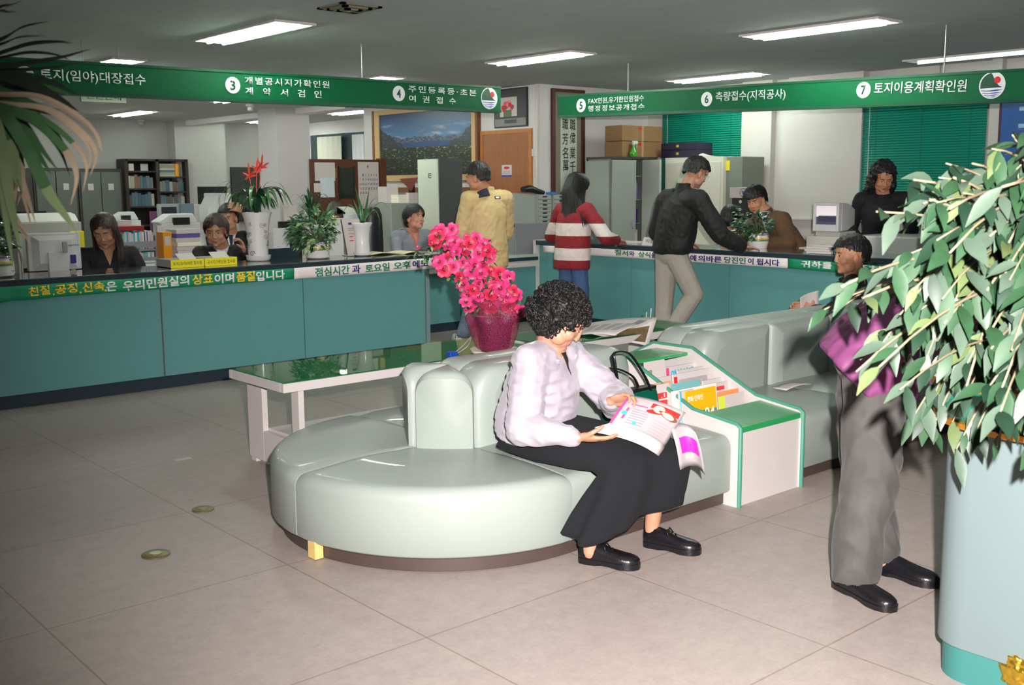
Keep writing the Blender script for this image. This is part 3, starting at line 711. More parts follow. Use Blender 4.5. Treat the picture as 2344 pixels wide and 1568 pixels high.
def coffee_table(label, x0, x1, y0=5.06, y1=5.70, z=.55):
    t = thing('coffee_table', label, 'table', ((x0 + x1) / 2, (y0 + y1) / 2, 0), 'glass-topped coffee tables')
    mb = MB(); b = .035
    mb.box(x0, x1, y0, y0 + b, z - .05, z).box(x0, x1, y1 - b, y1, z - .05, z).box(x0, x0 + b, y0 + b, y1 - b, z - .05, z).box(x1 - b, x1, y0 + b, y1 - b, z - .05, z)
    mb.box(x0 + b, x1 - b, y0 + b, y1 - b, z - .05, z - .012)
    mb.build('frame', M_white, t, bevel=.002)
    MB().box(x0 + .012, x1 - .012, y0 + .012, y1 - .012, z + .0004, z + .0014).build('felt', M_felt, t)
    MB().box(x0 + .006, x1 - .006, y0 + .006, y1 - .006, z + .002, z + .008).build('glass_top', M_tglass, t)
    for s_, xe in ((1, x0 + .10), (-1, x1 - .10)):
        lx0, lx1 = (xe, xe + .035) if s_ > 0 else (xe - .035, xe)
        mb = MB()
        mb.box(lx0, lx1, y1 - .20, y1 - .02, .02, z - .05).box(lx0, lx1, y0 + .02, y0 + .10, .02, z - .05).box(lx0, lx1, y0 + .10, y1 - .20, .02, .20)
        mb.box(lx0, lx1, y1 - .10, y1 - .04, 0, .02).box(lx0, lx1, y0 + .04, y0 + .10, 0, .02)
        mb.build('leg_panel', M_white, t, bevel=.002)
    MB().box(x0 + .135, x1 - .135, y0 + .14, y1 - .20, .19, .215).build('lower_shelf', M_white, t)
    return t
coffee_table('white coffee table with a green felt and glass top, the flower pot on it', 2.77, 4.66)
coffee_table('white coffee table with a glass top behind the sofa, newspaper on it', 4.74, 6.26, 5.02, 5.66)
# ------------------------------------------------------------------ the office behind the counters
def bxp(x0, xm, x1, yt, yb, Y=None, X=None, top_at='m'):
    """box extents from its silhouette: left edge x0, near corner xm, right edge x1, top/bottom at the near corner"""
    if Y is not None:
        a = at(xm, yb, Y=Y); X0, Y0, z0 = a.x, Y, a.z
    else:
        a = at(xm, yb, X=X); X0, Y0, z0 = X, a.y, a.z
    z1 = at(xm, yt, X=X0).z
    X1 = at(x1, yb, Y=Y0).x; Y1 = at(x0, yb, X=X0).y
    return X0, X1, Y0, Y1, z0, z1
def simple_box(name, label, cat, ext, m, group=None, bevel=.004, parts=None, rest=.742):
    X0, X1, Y0, Y1, z0, z1 = ext
    if rest and .78 < z0 < 1.35 and name not in ('carton', 'speaker_unit', 'television'): z0 = rest   # stands on the desk hidden behind the counter
    ext = (X0, X1, Y0, Y1, z0, z1)
    t = thing(name, label, cat, ((X0 + X1) / 2, (Y0 + Y1) / 2, z0), group)
    MB().box(*ext).build('body', m, t, bevel=bevel)
    if parts: parts(t, X0, X1, Y0, Y1, z0, z1)
    return t
M_lock = mat('locker_grey', (118, 124, 116), .45, .05, 6)
M_dkwood = mat('dark_bookcase', (34, 24, 20), .5, .2, 10)
M_crt = mat('pale_grey_plastic', (206, 206, 206), .5, .03, 20)
M_screen = mat('dark_screen', (40, 46, 52), .12)
M_desk = mat('grey_desk', (168, 168, 164), .5, .03, 10)
M_purple = mat('purple_plastic', (120, 70, 110), .5)
M_orange = mat('orange_binder', (232, 150, 20), .5)
M_yellow = mat('yellow_label', (238, 226, 40), .5)
M_cart = mat('cardboard', (132, 100, 66), .75, .1, 12)
M_darkcab = mat('dark_cabinet', (52, 50, 46), .5)

# ---- far lockers and bookcase against the far wall
def locker(label, px0, px1, ytop, Y=19.75, m=None, doors=2, deco=True):
    a, b_ = at(px0, 470, Y=Y), at(px1, 470, Y=Y); zt = at((px0 + px1) / 2, ytop, Y=Y).z
    t = thing('metal_cabinet', label, 'cabinet', ((a.x + b_.x) / 2, Y + .17, 0), 'metal cabinets by the far wall')
    MB().box(a.x, b_.x, Y, Y + .34, 0, zt).build('body', M_darkcab, t)
    w_ = (b_.x - a.x - .06) / doors
    for k in range(doors):
        x0 = a.x + .03 + w_ * k
        d = MB().box(x0 + .008, x0 + w_ - .008, Y - .022, Y, .05, zt - .06).build('door', m or mat('far_locker', (92, 97, 92), .45, .05, 6), t, bevel=.004)
        MB().box(x0 + (w_ - .06 if k == 0 else .03), x0 + (w_ - .03 if k == 0 else .06), Y - .045, Y - .022, zt * .52, zt * .56).build('handle', M_metal, d)
        MB().box(x0 + w_ * .35, x0 + w_ * .62, Y - .0245, Y - .022, zt * .80, zt * .86).build('paper_tag', M_paper, d)
    return t
locker('grey double-door cabinet by the far wall, left of the bookcase', 183, 283, 386)
locker('grey cabinet at the far wall half hidden by the palm fronds', 80, 181, 384)
locker('dark cabinet at the far left behind the palm fronds', -30, 78, 386, m=M_darkcab)
Yb = 19.60
a, b_ = at(277, 490, Y=Yb), at(433, 490, Y=Yb); zt = at(350, 364, Y=Yb).z
xm0 = at(290, 400, Y=Yb).x
t = thing('bookcase', 'dark wooden bookcase with files on its shelves at the far wall', 'bookcase', ((xm0 + b_.x) / 2, Yb + .18, 0))
MB().box(xm0, b_.x, Yb + .36, Yb + .38, 0, zt).build('back', M_dkwood, t)
xs = [xm0, at(361, 400, Y=Yb).x, b_.x]
for x in xs: MB().box(x - .03, x + .03, Yb, Yb + .38, 0, zt).build('upright', M_dkwood, t)
MB().box(xm0, b_.x, Yb, Yb + .38, zt - .04, zt).build('top', M_dkwood, t)
shelves = {0: [at(320, y, Y=Yb).z for y in (391, 431, 472)], 1: [at(395, y, Y=Yb).z for y in (404, 438, 472)]}
for c in (0, 1):
    for z in shelves[c] + [.5, .9]: MB().box(xs[c], xs[c + 1], Yb + .01, Yb + .36, z - .03, z).build('shelf', M_dkwood, t)
fcols = [mat('file_%d' % i, c, .6) for i, c in enumerate(((96, 112, 120), (150, 152, 140), (60, 84, 104), (140, 132, 108), (84, 78, 72), (176, 172, 158), (70, 100, 110), (120, 86, 70)))]
rb = random.Random(3)
for c in (0, 1):
    for si, z in enumerate(shelves[c]):
        if (c, si) in ((0, 0), (1, 0)): continue
        ztop = shelves[c][si - 1] - .05
        x = xs[c] + .05; k = 0
        while x < xs[c + 1] - .11 and k < 18:
            w_ = rb.uniform(.035, .075); h = (ztop - z) * rb.uniform(.72, .95)
            MB().box(x, x + w_ - .004, Yb + .06, Yb + .30, z + .001, z + h).solo('file_folder', fcols[rb.randrange(8)], 'file folder standing on a shelf of the dark bookcase', 'file', 'file folders in the dark bookcase')
            x += w_; k += 1
# upper shelves: stacked ledgers and a plaque
z = shelves[1][0]
for k, cc in enumerate((5, 1, 6, 5, 3, 1)):
    MB().box(xs[1] + .06, xs[1] + .36, Yb + .05, Yb + .30, z + .001 + .040 * k, z + .038 + .040 * k).solo('ledger', fcols[cc], 'ledger lying in the stack on the upper right bookcase shelf', 'book', 'stacked ledgers in the bookcase')
MB().box(xs[1] + .37, xs[1] + .44, Yb + .05, Yb + .30, z + .001, z + .24).solo('file_box', M_orange, 'orange-yellow file box beside the ledger stack in the bookcase', 'file')
z = shelves[0][0]
MB().box(xs[0] + .07, xs[0] + .16, Yb + .05, Yb + .2, z + .001, z + .13).solo('ornament', M_paper, 'white ornament on the upper left bookcase shelf', 'ornament')
MB().box(xs[0] + .32, xs[0] + .46, Yb + .12, Yb + .14, z + .001, z + .13).solo('paper_note', M_paper, 'white note on the upper left of the bookcase', 'paper')
# board on the far wall, black television and its cabinet
a, b_ = at(531, 450, Y=20.05), at(608, 383, Y=20.05)
MB().box(a.x, b_.x, 20.04, 20.09, .9, b_.z).solo('dark_board', mat('blackboard', (44, 46, 44), .7), 'dark upright board by the far wall behind the red-flowered plant', 'board', bevel=.01)
e = bxp(474, 476, 522, 427, 468, Y=17.6); 
def tvp(t, X0, X1, Y0, Y1, z0, z1):
    MB().box(X0 + .05, X1 - .05, Y0 - .008, Y0, z0 + .08, z1 - .05).build('screen', M_screen, t)
simple_box('television', 'black television on a stand in front of the far wall', 'television', (e[0], e[1], 17.6, 18.0, e[4], e[5]), M_black, parts=tvp)
MB().box(e[0] - .15, e[1] + .15, 17.5, 18.1, 0, e[4]).solo('tv_stand', M_beige, 'beige stand under the black television', 'stand', bevel=.01)

# ---- staff desks hidden behind the counter fronts
def staff_desk(label, x0, x1, y0, y1, z=.74):
    t = thing('desk', label, 'desk', ((x0 + x1) / 2, (y0 + y1) / 2, 0), 'grey staff desks')
    MB().box(x0, x1, y0, y1, z - .03, z).build('desktop', M_desk, t, bevel=.004)
    for xa in (x0, x1 - .03): MB().box(xa, xa + .03, y0 + .03, y1 - .03, 0, z - .03).build('side_panel', M_desk, t)
    return t
staff_desk('staff desk behind the left counter under the white monitor', .6, 6.0, 8.74, 9.06)
staff_desk('staff desk with printers in the second office row', 2.2, 6.8, 10.78, 11.85)
staff_desk('staff desk with the file rack behind the long-haired clerk', 2.6, 5.6, 9.70, 10.45)
staff_desk('staff desk carrying monitors in the third office row', 2.6, 7.0, 12.05, 13.95)
staff_desk('staff desk at the brown notice partition', 6.85, 7.9, 11.38, 11.95)
staff_desk('staff desk behind the right counter with the monitor', 9.15, 9.95, 4.4, 6.15)

# ---- front-row equipment
# white flat monitor seen from behind on the left counter
Y = 8.90
A = at(66, 633, Y=Y); B = at(187, 627, Y=Y); zt = at(125, 533, Y=Y).z; zb = A.z + .02
t = thing('monitor', 'white monitor seen from behind at the left end of the left counter', 'monitor', ((A.x + B.x) / 2, Y, .74), 'office monitors')
MB().box(A.x, B.x, Y - .02, Y + .03, zb + .02, zt).build('casing', M_crt, t, bevel=.008)
mb = MB(); rs = []
for k in range(5):
    f = k / 4; ins = .03 + .05 * f
    rs.append([V((A.x + ins, Y - .02 - .035 * f, zb + ins)), V((B.x - ins, Y - .02 - .035 * f, zb + ins)), V((B.x - ins, Y - .02 - .035 * f, zt - ins * .7)), V((A.x + ins, Y - .02 - .035 * f, zt - ins * .7))])
mb.rings(rs).build('back_bulge', M_crt, t, smooth=30)
xm = (A.x + B.x) / 2 + .02
MB().box(xm - .09, xm + .07, Y - .075, Y - .03, .745, zb + .17).build('stand', M_crt, t, bevel=.008)
MB().box(xm + .02, xm + .06, Y - .095, Y - .075, zb + .16, zb + .25).build('hinge_cover', mat('grey_plastic', (150, 150, 150), .5), t, bevel=.006)
text('samho', M_blue, frame((xm + .12, Y - .0575, zb + .22), (1, 0, 0), (0, 0, 1)), .085, .02, t, name='maker_mark')
MB().box(xm + .085, xm + .13, Y - .062, Y - .057, zb + .07, zb + .14).build('blue_port_cover', mat('deep_blue', (40, 40, 130), .5), t)
MB().box(xm - .18, xm + .18, Y - .12, Y + .14, .741, .76).build('foot', M_crt, t, bevel=.005)
# bent steel tube (lamp arm) at far left
p = at(40, 632, Y=8.6)
MB().tube([at(53, 640, Y=8.55), at(51, 600, Y=8.55), at(45, 575, Y=8.55), at(35, 562, Y=8.55), at(27, 560, Y=8.55)], .009, 8).solo('steel_tube', M_metal, 'bent chrome tube stand beside the white monitor', 'stand', smooth=60)
# beige fax / printer group behind the monitor
def fax(t, X0, X1, Y0, Y1, z0, z1):
    rs = [[V((X0 + .02, y, z1)), V((X1 - .02, y, z1)), V((X1 - .02, y, z1 + h)), V((X0 + .02, y, z1 + h))] for y, h in ((Y0 + .02, .01), (Y0 + .1, .07), (Y0 + .22, .09), (Y1 - .02, .02))]
    MB().rings(rs).build('lid', M_beige, t, smooth=40)
    MB().box(X0 + .04, X1 - .04, Y0 - .006, Y0, z0 + .03, z0 + .09).build('slot', M_black, t)
simple_box('printer', 'beige printer behind the white monitor', 'printer', bxp(30, 40, 190, 512, 572, Y=10.9), M_beige, 'office printers', parts=fax)
simple_box('book_stack', 'black and yellow upright folders beside the long-haired clerk', 'folder', bxp(160, 163, 196, 530, 580, Y=10.2), M_yellow)
simple_box('monitor', 'grey monitor casing behind the palm fronds on the left', 'monitor', bxp(22, 26, 108, 484, 512, Y=13.4), M_screen, 'office monitors')
def prn(t, X0, X1, Y0, Y1, z0, z1):
    xm_ = X0 + (X1 - X0) * .55
    rs = [[V((X0 - .02, Y0 + .02, z)) , V((X1 - .02, Y0 + .02, z)), V((X1 - .02, Y1, z)), V((X0 - .02, Y1, z))] for z in (z1, z1 + .02)]
    rs.append([V((X0 + .12, Y0 + .03, z1 + .10)), V((X1 - .06, Y0 + .03, z1 + .10)), V((X1 - .06, Y1, z1 + .10)), V((X0 + .12, Y1, z1 + .10))])
    MB().rings(rs).build('cover', M_crt, t, smooth=30, bevel=.01)
    MB().box(X0 + (X1 - X0) * .3, X1 - .12, Y0 - .01, Y0 + .02, z1 - .02, z1 + .06).build('paper_tray', M_black, t)
simple_box('printer', 'pale printer with a paper tray between the two front clerks', 'printer', bxp(250, 262, 325, 506, 548, Y=12.2), M_crt, 'office printers', parts=prn)
simple_box('printer', 'large grey domed printer behind the clerk wearing glasses', 'printer', bxp(352, 372, 460, 512, 556, Y=11.2), M_crt, 'office printers', parts=prn)
simple_box('storage_box', 'purple box between the printers', 'box', bxp(343, 345, 364, 484, 512, Y=13.6), M_purple)
def lcd(t, X0, X1, Y0, Y1, z0, z1):
    MB().box(X0 + .04, X1 - .04, Y0 - .006, Y0, z0 + .05, z1 - .04).build('screen_back', M_screen, t)
    MB().box((X0 + X1) / 2 - .06, (X0 + X1) / 2 + .06, Y0 + .03, Y0 + .1, z0 - .2, z0).build('stand', M_crt, t)
simple_box('monitor', 'tilted grey monitor in front of the dark bookcase', 'monitor', bxp(360, 364, 412, 467, 506, Y=13.5), mat('grey_monitor', (170, 172, 172), .5), 'office monitors', parts=lcd)
simple_box('document_tray', 'blue-grey document stand right of the tilted monitor', 'tray', bxp(412, 415, 446, 466, 506, Y=13.45), mat('bluegrey_plastic', (110, 124, 138), .5))
# big crt side-on: tapered body
X0, X1, Y0, Y1, z0, z1 = bxp(450, 500, 540, 446, 520, Y=12.6)
t = thing('monitor', 'large beige tube monitor seen from the side behind the clerk with glasses', 'monitor', ((X0 + X1) / 2, 12.8, z0), 'office monitors')
Xa = at(450, 500, Y=12.9).x
MB().add([(X0 - .02, 12.5, z0), (X0 - .02, 12.9, z0), (X0 - .02, 12.9, z1), (X0 - .02, 12.5, z1), (Xa, 12.58, z0 + .06), (Xa, 12.82, z0 + .06), (Xa, 12.82, z1 - .16), (Xa, 12.58, z1 - .16)], [(0, 1, 2, 3), (7, 6, 5, 4), (0, 4, 5, 1), (1, 5, 6, 2), (2, 6, 7, 3), (3, 7, 4, 0)]).build('casing', M_crt, t, bevel=.015)
MB().box(X0 - .02, X0 + .13, 12.46, 12.94, z0 - .03, z1 + .02).build('bezel', M_crt, t, bevel=.012)
MB().box(X0 + .02, X0 - .30, 12.55, 12.85, .742, z0 - .031).build('stand', M_beige, t, bevel=.006)
# file rack with standing magazines
Y = 9.95
A = at(284, 600, Y=Y); B = at(357, 594, Y=Y); zt = at(320, 528, Y=Y).z; zb = A.z
t = thing('file_rack', 'grey rack full of upright files between the two front clerks', 'rack', ((A.x + B.x) / 2, Y + .12, zb))
Mr = mat('rack_grey', (146, 150, 156), .5)
MB().box(A.x, B.x, Y, Y + .25, zb, zb + .02).build('base', Mr, t)
zm = at(320, 560, Y=Y).z
MB().box(A.x, B.x, Y - .012, Y, zm - .03, zm + .03).build('front_bar', Mr, t)
MB().box(A.x, B.x, Y - .012, Y, zb, zb + .035).build('front_bar', Mr, t)
for x in (A.x - .012, B.x): MB().box(x, x + .012, Y - .012, Y + .25, zb, zt - .05).build('side', Mr, t)
MB().box(A.x, B.x, Y, Y + .25, zm - .06, zm - .045).build('shelf', Mr, t)
mc = [M_paper, MIV, MCY, MLG, M_paper, MTL, MIV, M_paper, MVI]
for lev, (z0, h) in enumerate(((zb + .021, zm - zb - .09), (zm - .044, zt - zm + .045))):
    x = A.x + .004; k = 0
    while x < B.x - .02:
        w_ = rb.uniform(.010, .022)
        MB().box(x, x + w_ - .001, Y + .01, Y + .22, z0, z0 + h * rb.uniform(.85, 1.0)).solo('booklet', mc[rb.randrange(9)], 'thin booklet standing in the %s row of the grey file rack' % ('lower', 'upper')[lev], 'booklet', 'booklets in the %s row of the file rack' % ('lower', 'upper')[lev])
        x += w_; k += 1
z = zt + .002
MB().box(A.x - .04, B.x - .10, Y - .01, Y + .22, z, z + .045).solo('binder', mat('red_binder', (150, 28, 34), .45), 'dark red binder lying on top of the grey file rack', 'binder', bevel=.006)
MB().box(A.x - .02, B.x - .12, Y + .24, Y + .45, z - .1, z + .09).solo('paper_tray', M_paper, 'white paper tray behind the red binder', 'tray')
simple_box('binder', 'orange file binder standing upright beside the paper stack', 'binder', bxp(361, 376, 396, 532, 594, Y=9.78), M_orange, parts=lambda t, X0, X1, Y0, Y1, z0, z1: (MB().box(X0 + .015, X1 - .015, Y0 - .002, Y0, z1 - .13, z1 - .04).build('spine_label', M_paper, t), MB().lathe([(.012, 0), (.012, .003)], n=12, M=Matrix.Translation(((X0 + X1) / 2, Y0, z0 + .07)) @ Matrix.Rotation(rad(90), 4, 'X')).build('finger_ring', M_metal, t)))
simple_box('box_file', 'white box file behind the orange binder', 'file', bxp(358, 362, 378, 517, 560, Y=10.1), M_paper)
# stack of papers
e = bxp(391, 408, 462, 526, 596, Y=9.95); z = .742; e = e[:4] + (.742, e[5])
sc = [M_paper, MIV, M_paper, MCY, M_paper, MLG, M_paper, MIV, M_paper, MVI, M_paper]
n = 11
for k in range(n):
    h = (e[5] - e[4]) / n; j = rb.uniform(-.012, .012)
    MB().box(e[0] + j, e[1] + j, e[2] + rb.uniform(0, .01), e[2] + .24, z + .0005, z + h - .001).solo('paper_bundle', sc[k], 'bundle in the tall paper stack beside the clerk with glasses', 'papers', 'paper bundles in the tall stack'); z += h
# two yellow-labelled trays on the counter
for k, (x0, xm_, x1, s, lab) in enumerate(((356, 391, 467.5, '토지(임야)대장 접수함', 'left one of the two yellow-labelled document trays on the counter'), (467, 469, 543, '공시지가확인원 접수함', 'right one of the two yellow-labelled document trays on the counter'))):
    Yt = 8.30; z0 = CT + .001
    A = at(xm_, 612 if k == 0 else 607, Y=Yt); B = at(x1, 607 if k == 0 else 602, Y=Yt); h = .066; d = .28
    t = thing('document_tray', lab, 'tray', ((A.x + B.x) / 2, Yt + d / 2, z0), 'yellow-labelled document trays')
    Mt = mat('tray_grey', (170, 168, 164), .5)
    MB().box(A.x, B.x - .002, Yt, Yt + d, z0, z0 + .005).build('tray_base', Mt, t)
    for a_ in ((A.x, A.x + .004, Yt, Yt + d), (B.x - .006, B.x - .002, Yt, Yt + d), (A.x, B.x - .002, Yt + d - .004, Yt + d)): MB().box(*a_, z0, z0 + h).build('tray_side', Mt, t)
    f = MB().box(A.x, B.x - .002, Yt - .004, Yt, z0, z0 + h).build('label_front', M_yellow, t)
    text(s, M_ink, frame(((A.x + B.x) / 2, Yt - .0045, z0 + h / 2), (1, 0, 0), (0, 0, 1)), (B.x - A.x) * .86, .032, f, thick=.0004)
    MB().add([(A.x + .12, Yt + .05, z0 + .03), (B.x - .02, Yt + .05, z0 + .03), (B.x - .02, Yt + .18, z0 + .105), (A.x + .12, Yt + .18, z0 + .105)], [(0, 1, 2, 3)]).solo('form_sheet', M_paper, 'grey-white form leaning in the %s yellow-labelled tray' % ('left', 'right')[k], 'paper', solid=.001)
# navy desk screen and grey monitor behind the leafy pot
simple_box('desk_screen', 'low navy desk screen behind the leafy potted plant', 'screen', bxp(612, 615, 686, 570, 592, Y=8.85), M_navy)
simple_box('monitor', 'white monitor back between the vase and the leafy plant', 'monitor', bxp(624, 627, 664, 523, 574, Y=9.78), M_crt, 'office monitors', parts=lambda t, X0, X1, Y0, Y1, z0, z1: MB().box(X0 + .05, X1 - .05, Y0 + .0, Y0 + .05, z0 - .18, z0).build('stand', M_crt, t))
simple_box('telephone', 'black and red telephone on the desk behind the vase', 'telephone', bxp(636, 640, 690, 507, 524, Y=10.85), M_black)
# brown notice partition (facing the counter)
YP = 12.6
A = at(718, 570, Y=YP); B = at(886, 560, Y=YP); zt0 = at(800, 365, Y=YP).z
t = thing('notice_partition', 'brown wooden notice partition with a dark glass slot', 'partition', ((A.x + B.x) / 2, YP, 0))
xe = at(869, 400, Y=YP).x
MB().box(A.x, xe, YP, YP + .05, 0, zt0).build('board', M_board, t, bevel=.004)
MB().box(xe, B.x, YP - .03, YP + .08, 0, zt0 + .02).build('post', M_board, t, bevel=.004)
W0, W1 = at(779, 454, Y=YP), at(808, 384, Y=YP)
MB().box(W0.x, W1.x, YP - .006, YP + .002, W0.z, W1.z).build('slot_glass', mat('slot_glass', (22, 44, 38), .06), t)
for x in (W0.x - .02, W1.x): MB().box(x, x + .02, YP - .014, YP, W0.z - .02, W1.z + .02).build('slot_frame', M_dkwood, t)
def pinned(label, x0, x1, y0, y1, m, off, name='pinned_paper', cat='paper', Y=None, group=None):
    a_, b__ = at(x0, y1, Y=(Y or YP) - off), at(x1, y0, Y=(Y or YP) - off)
    return MB().box(a_.x, b__.x, (Y or YP) - off - .002, (Y or YP) - off, a_.z, b__.z).solo(name, m, label, cat, group)
pinned('tan card pinned on the brown partition', 741, 770, 385, 408, M_cart, .002)
pinned('large white notice pinned at the top left of the brown partition', 721, 766, 372, 414, M_paper, .006, group='papers on the partition')
pinned('white map sheet pinned at the middle of the brown partition', 734, 765, 407, 452, mat('map_paper', (200, 212, 220), .7, .15, 30), .008, group='papers on the partition')
pinned('small white sheet clipped at the lower left of the brown partition', 719, 735, 419, 440, M_paper, .010, group='papers on the partition')
# wall calendar showing a month of thirty days
a_, b__ = at(822, 478, Y=YP - .012), at(866, 371, Y=YP - .012)
t = thing('wall_calendar', 'white wall calendar with a red figure 4 on the brown partition', 'calendar', ((a_.x + b__.x) / 2, YP - .012, a_.z))
MB().box(a_.x, b__.x, YP - .012, YP - .009, a_.z, b__.z).build('sheet', M_paper, t)
cw, ch = b__.x - a_.x, b__.z - a_.z
def cal(s, u, v, w_, h, m): text(s, m, frame((a_.x + cw * u, YP - .0125, a_.z + ch * v), (1, 0, 0), (0, 0, 1)), w_, h, t, thick=0, bold=.02, name='figure')
cal('4', .47, .90, cw * .09, ch * .085, M_red)
dn = 1
for r in range(5):
    for c in range(7):
        if r == 0 and c == 0: continue
        if dn > 30: continue
        cal(str(dn), .10 + .133 * c, .72 - .095 * r, cw * (.045 if dn < 10 else .085), ch * .05, M_red if (c == 0 or dn == 5) else (M_blue if c == 6 else M_ink)); dn += 1
# clutter left of the partition's clerk
simple_box('papers_tray', 'grey cabinet top with a pink picture behind the spiky plant', 'tray', bxp(650, 654, 684, 470, 520, Y=11.2), M_paper)
simple_box('file_box', 'low white box in front of the grey-haired man', 'box', bxp(753, 756, 812, 500, 512, Y=11.4), MLG)
simple_box('printer', 'white printer beside the office chair at the brown partition', 'printer', bxp(786, 790, 822, 490, 506, Y=11.7), M_crt, 'office printers', parts=fax)
simple_box('monitor', 'pale monitor casing between the leafy pot and the notice stand', 'monitor', bxp(752, 755, 788, 505, 588, Y=8.86), M_crt, 'office monitors')
# black office chair back
p0 = at(858, 560, Y=10.8)
t = thing('office_chair', 'black office chair seen from the front near the brown partition', 'chair', (p0.x, 10.8, 0))
mb = MB(); w_ = (at(878, 520, Y=10.8).x - at(838, 520, Y=10.8).x) / 2; ztop = at(855, 474, Y=10.8).z
rs = [[V((p0.x + s * w_ * ww, 10.8 + d, z)) for s, d in ((-1, 0), (-.7, -.04), (0, -.06), (.7, -.04), (1, 0), (.7, .05), (0, .06), (-.7, .05))] for z, ww in ((.55, .85), (.75, 1), (.95, 1), (ztop - .1, .9), (ztop - .02, .6), (ztop, .2))]
mb.rings(rs).build('backrest', M_black, t, smooth=60)
MB().box(p0.x - .24, p0.x + .24, 10.86, 11.28, .43, .51).build('seat', M_black, t, bevel=.02)
MB().tube([(p0.x, 11.05, .08), (p0.x, 11.05, .43)], .03, 10).build('post', M_black, t, smooth=60)
for k in range(5):
    a1 = 2 * math.pi * k / 5; MB().tube([(p0.x, 11.05, .1), (p0.x + .28 * math.cos(a1), 11.05 + .28 * math.sin(a1), .03)], .022, 8).build('leg', M_black, t, smooth=60)
# slanted notice stand on the counter
Yn = 8.50
A, B, Cc, D = at(796, 585, Y=Yn), at(838, 582, Y=Yn), at(824, 500, Y=Yn + .06), at(782, 502, Y=Yn + .06)
t = thing('notice_stand', 'leaning white notice stand between the leafy pot and the white vase', 'stand', ((A.x + B.x) / 2, Yn, A.z))
MB().add([A, B, Cc, D], [(0, 1, 2, 3)]).build('card', M_paper, t, fix=False, solid=.004)
MB().add([A + V((0, -.02, -.01)), B + V((.01, -.02, -.01)), B + V((.01, .10, -.01)), A + V((0, .10, -.01))], [(0, 1, 2, 3)]).build('foot', M_black, t, solid=.012)
MB().add([A + V((-.002, .004, 0)), D + V((-.002, .004, 0)), D + V((-.008, .006, 0)), A + V((-.008, .006, 0))], [(0, 1, 2, 3)]).build('edge', M_black, t, solid=.004)
def on_card(u, v): return A.lerp(B, u).lerp(D.lerp(Cc, u), v) + V((0, -.004, 0))
def cardtext(s, u, v, w_, h, m): text(s, m, frame(on_card(u, v), B - A, D - A), w_, h, t, thick=0)
MB().add([on_card(.3, .84), on_card(.95, .84), on_card(.95, .90), on_card(.3, .90)], [(0, 1, 2, 3)]).build('blue_heading', mat('deep_blue', (40, 40, 130), .5), t, fix=False)
for v in (.58, .68, .73): MB().add([on_card(.22, v), on_card(.9, v), on_card(.9, v + .022), on_card(.22, v + .022)], [(0, 1, 2, 3)]).build('text_line', mat('grey_ink', (150, 146, 150), .7), t, fix=False)
for v in (.50, .39): MB().add([on_card(.2, v + .015), on_card(.35, v), on_card(.5, v + .015), on_card(.35, v + .03)], [(0, 1, 2, 3)]).build('red_arrow', M_red, t, fix=False)
# open ledgers on the counter in front of the hooded woman
for k, (x0, x1, y0, y1, lab) in enumerate(((838, 925, 568, 583, 'open cream ledger on the left counter near the white vase'), (925, 972, 566, 580, 'second open cream ledger beside the azalea blossoms'))):
    a1, b1 = at(x0, y1, Z=CT + .01), at(x1, y1 - 3, Z=CT + .01)
    mb = MB(); n = 12
    mb.grid(lambda u, v: V((a1.x + (b1.x - a1.x) * u, min(a1.y, 8.4) + .30 * v, CT + .004 + .016 * abs(math.sin(math.pi * u * 1.0)) )), 12, 4)
    mb.solo('ledger', mat('cream_paper', (232, 222, 184), .7, .04, 20), lab, 'book', 'open ledgers', solid=.004, smooth=60)
# ---- behind the hooded woman
simple_box('low_cabinet', 'low grey steel cabinet behind the woman in the grey hood', 'cabinet', (lambda e: (e[0], e[1], e[2], e[2] + .45, .0, e[5]))(bxp(882, 897, 965, 466, 560, Y=11.35)), M_grey, bevel=.006)
e0 = bxp(882, 897, 965, 466, 560, Y=11.35); zc = e0[5] + .002
def onc(label, x0, x1, y0, m, name='papers', cat='papers', dy=0.0, d=.2):
    a1, b1 = at(x0, 465, Y=11.42 + dy), at(x1, 465, Y=11.42 + dy); zt_ = at((x0 + x1) / 2, y0, Y=11.42 + dy).z
    return MB().box(a1.x, b1.x, 11.42 + dy, 11.42 + dy + d, zc, max(zt_, zc + .02)).solo(name, m, label, cat, bevel=.003)
onc('white carton on the low steel cabinet', 885, 912, 427, M_paper, 'carton', 'box', .16)
onc('stack of white papers with a tan strip on the low steel cabinet', 912, 934, 446, MIV)
onc('white desk calendar on the low steel cabinet', 936, 958, 441, M_paper, 'desk_calendar', 'calendar', -.03, .06)
onc('dark bottle-like holder beside the tall steel locker', 944, 951, 416, M_black, 'holder', 'holder', .12, .08)
# clear folded display with a brown triangle
zp = at(940, 446, Y=11.5).z
p = at(938, 420, Y=11.5)
MB().add([(p.x - .16, 11.5, p.z + .06), (p.x + .14, 11.5, p.z + .08), (p.x + .02, 11.5, p.z - .10)], [(0, 1, 2)]).solo('pennant', mat('brown_pennant', (130, 70, 60), .7), 'brown triangular pennant above the low steel cabinet', 'pennant', solid=.004)
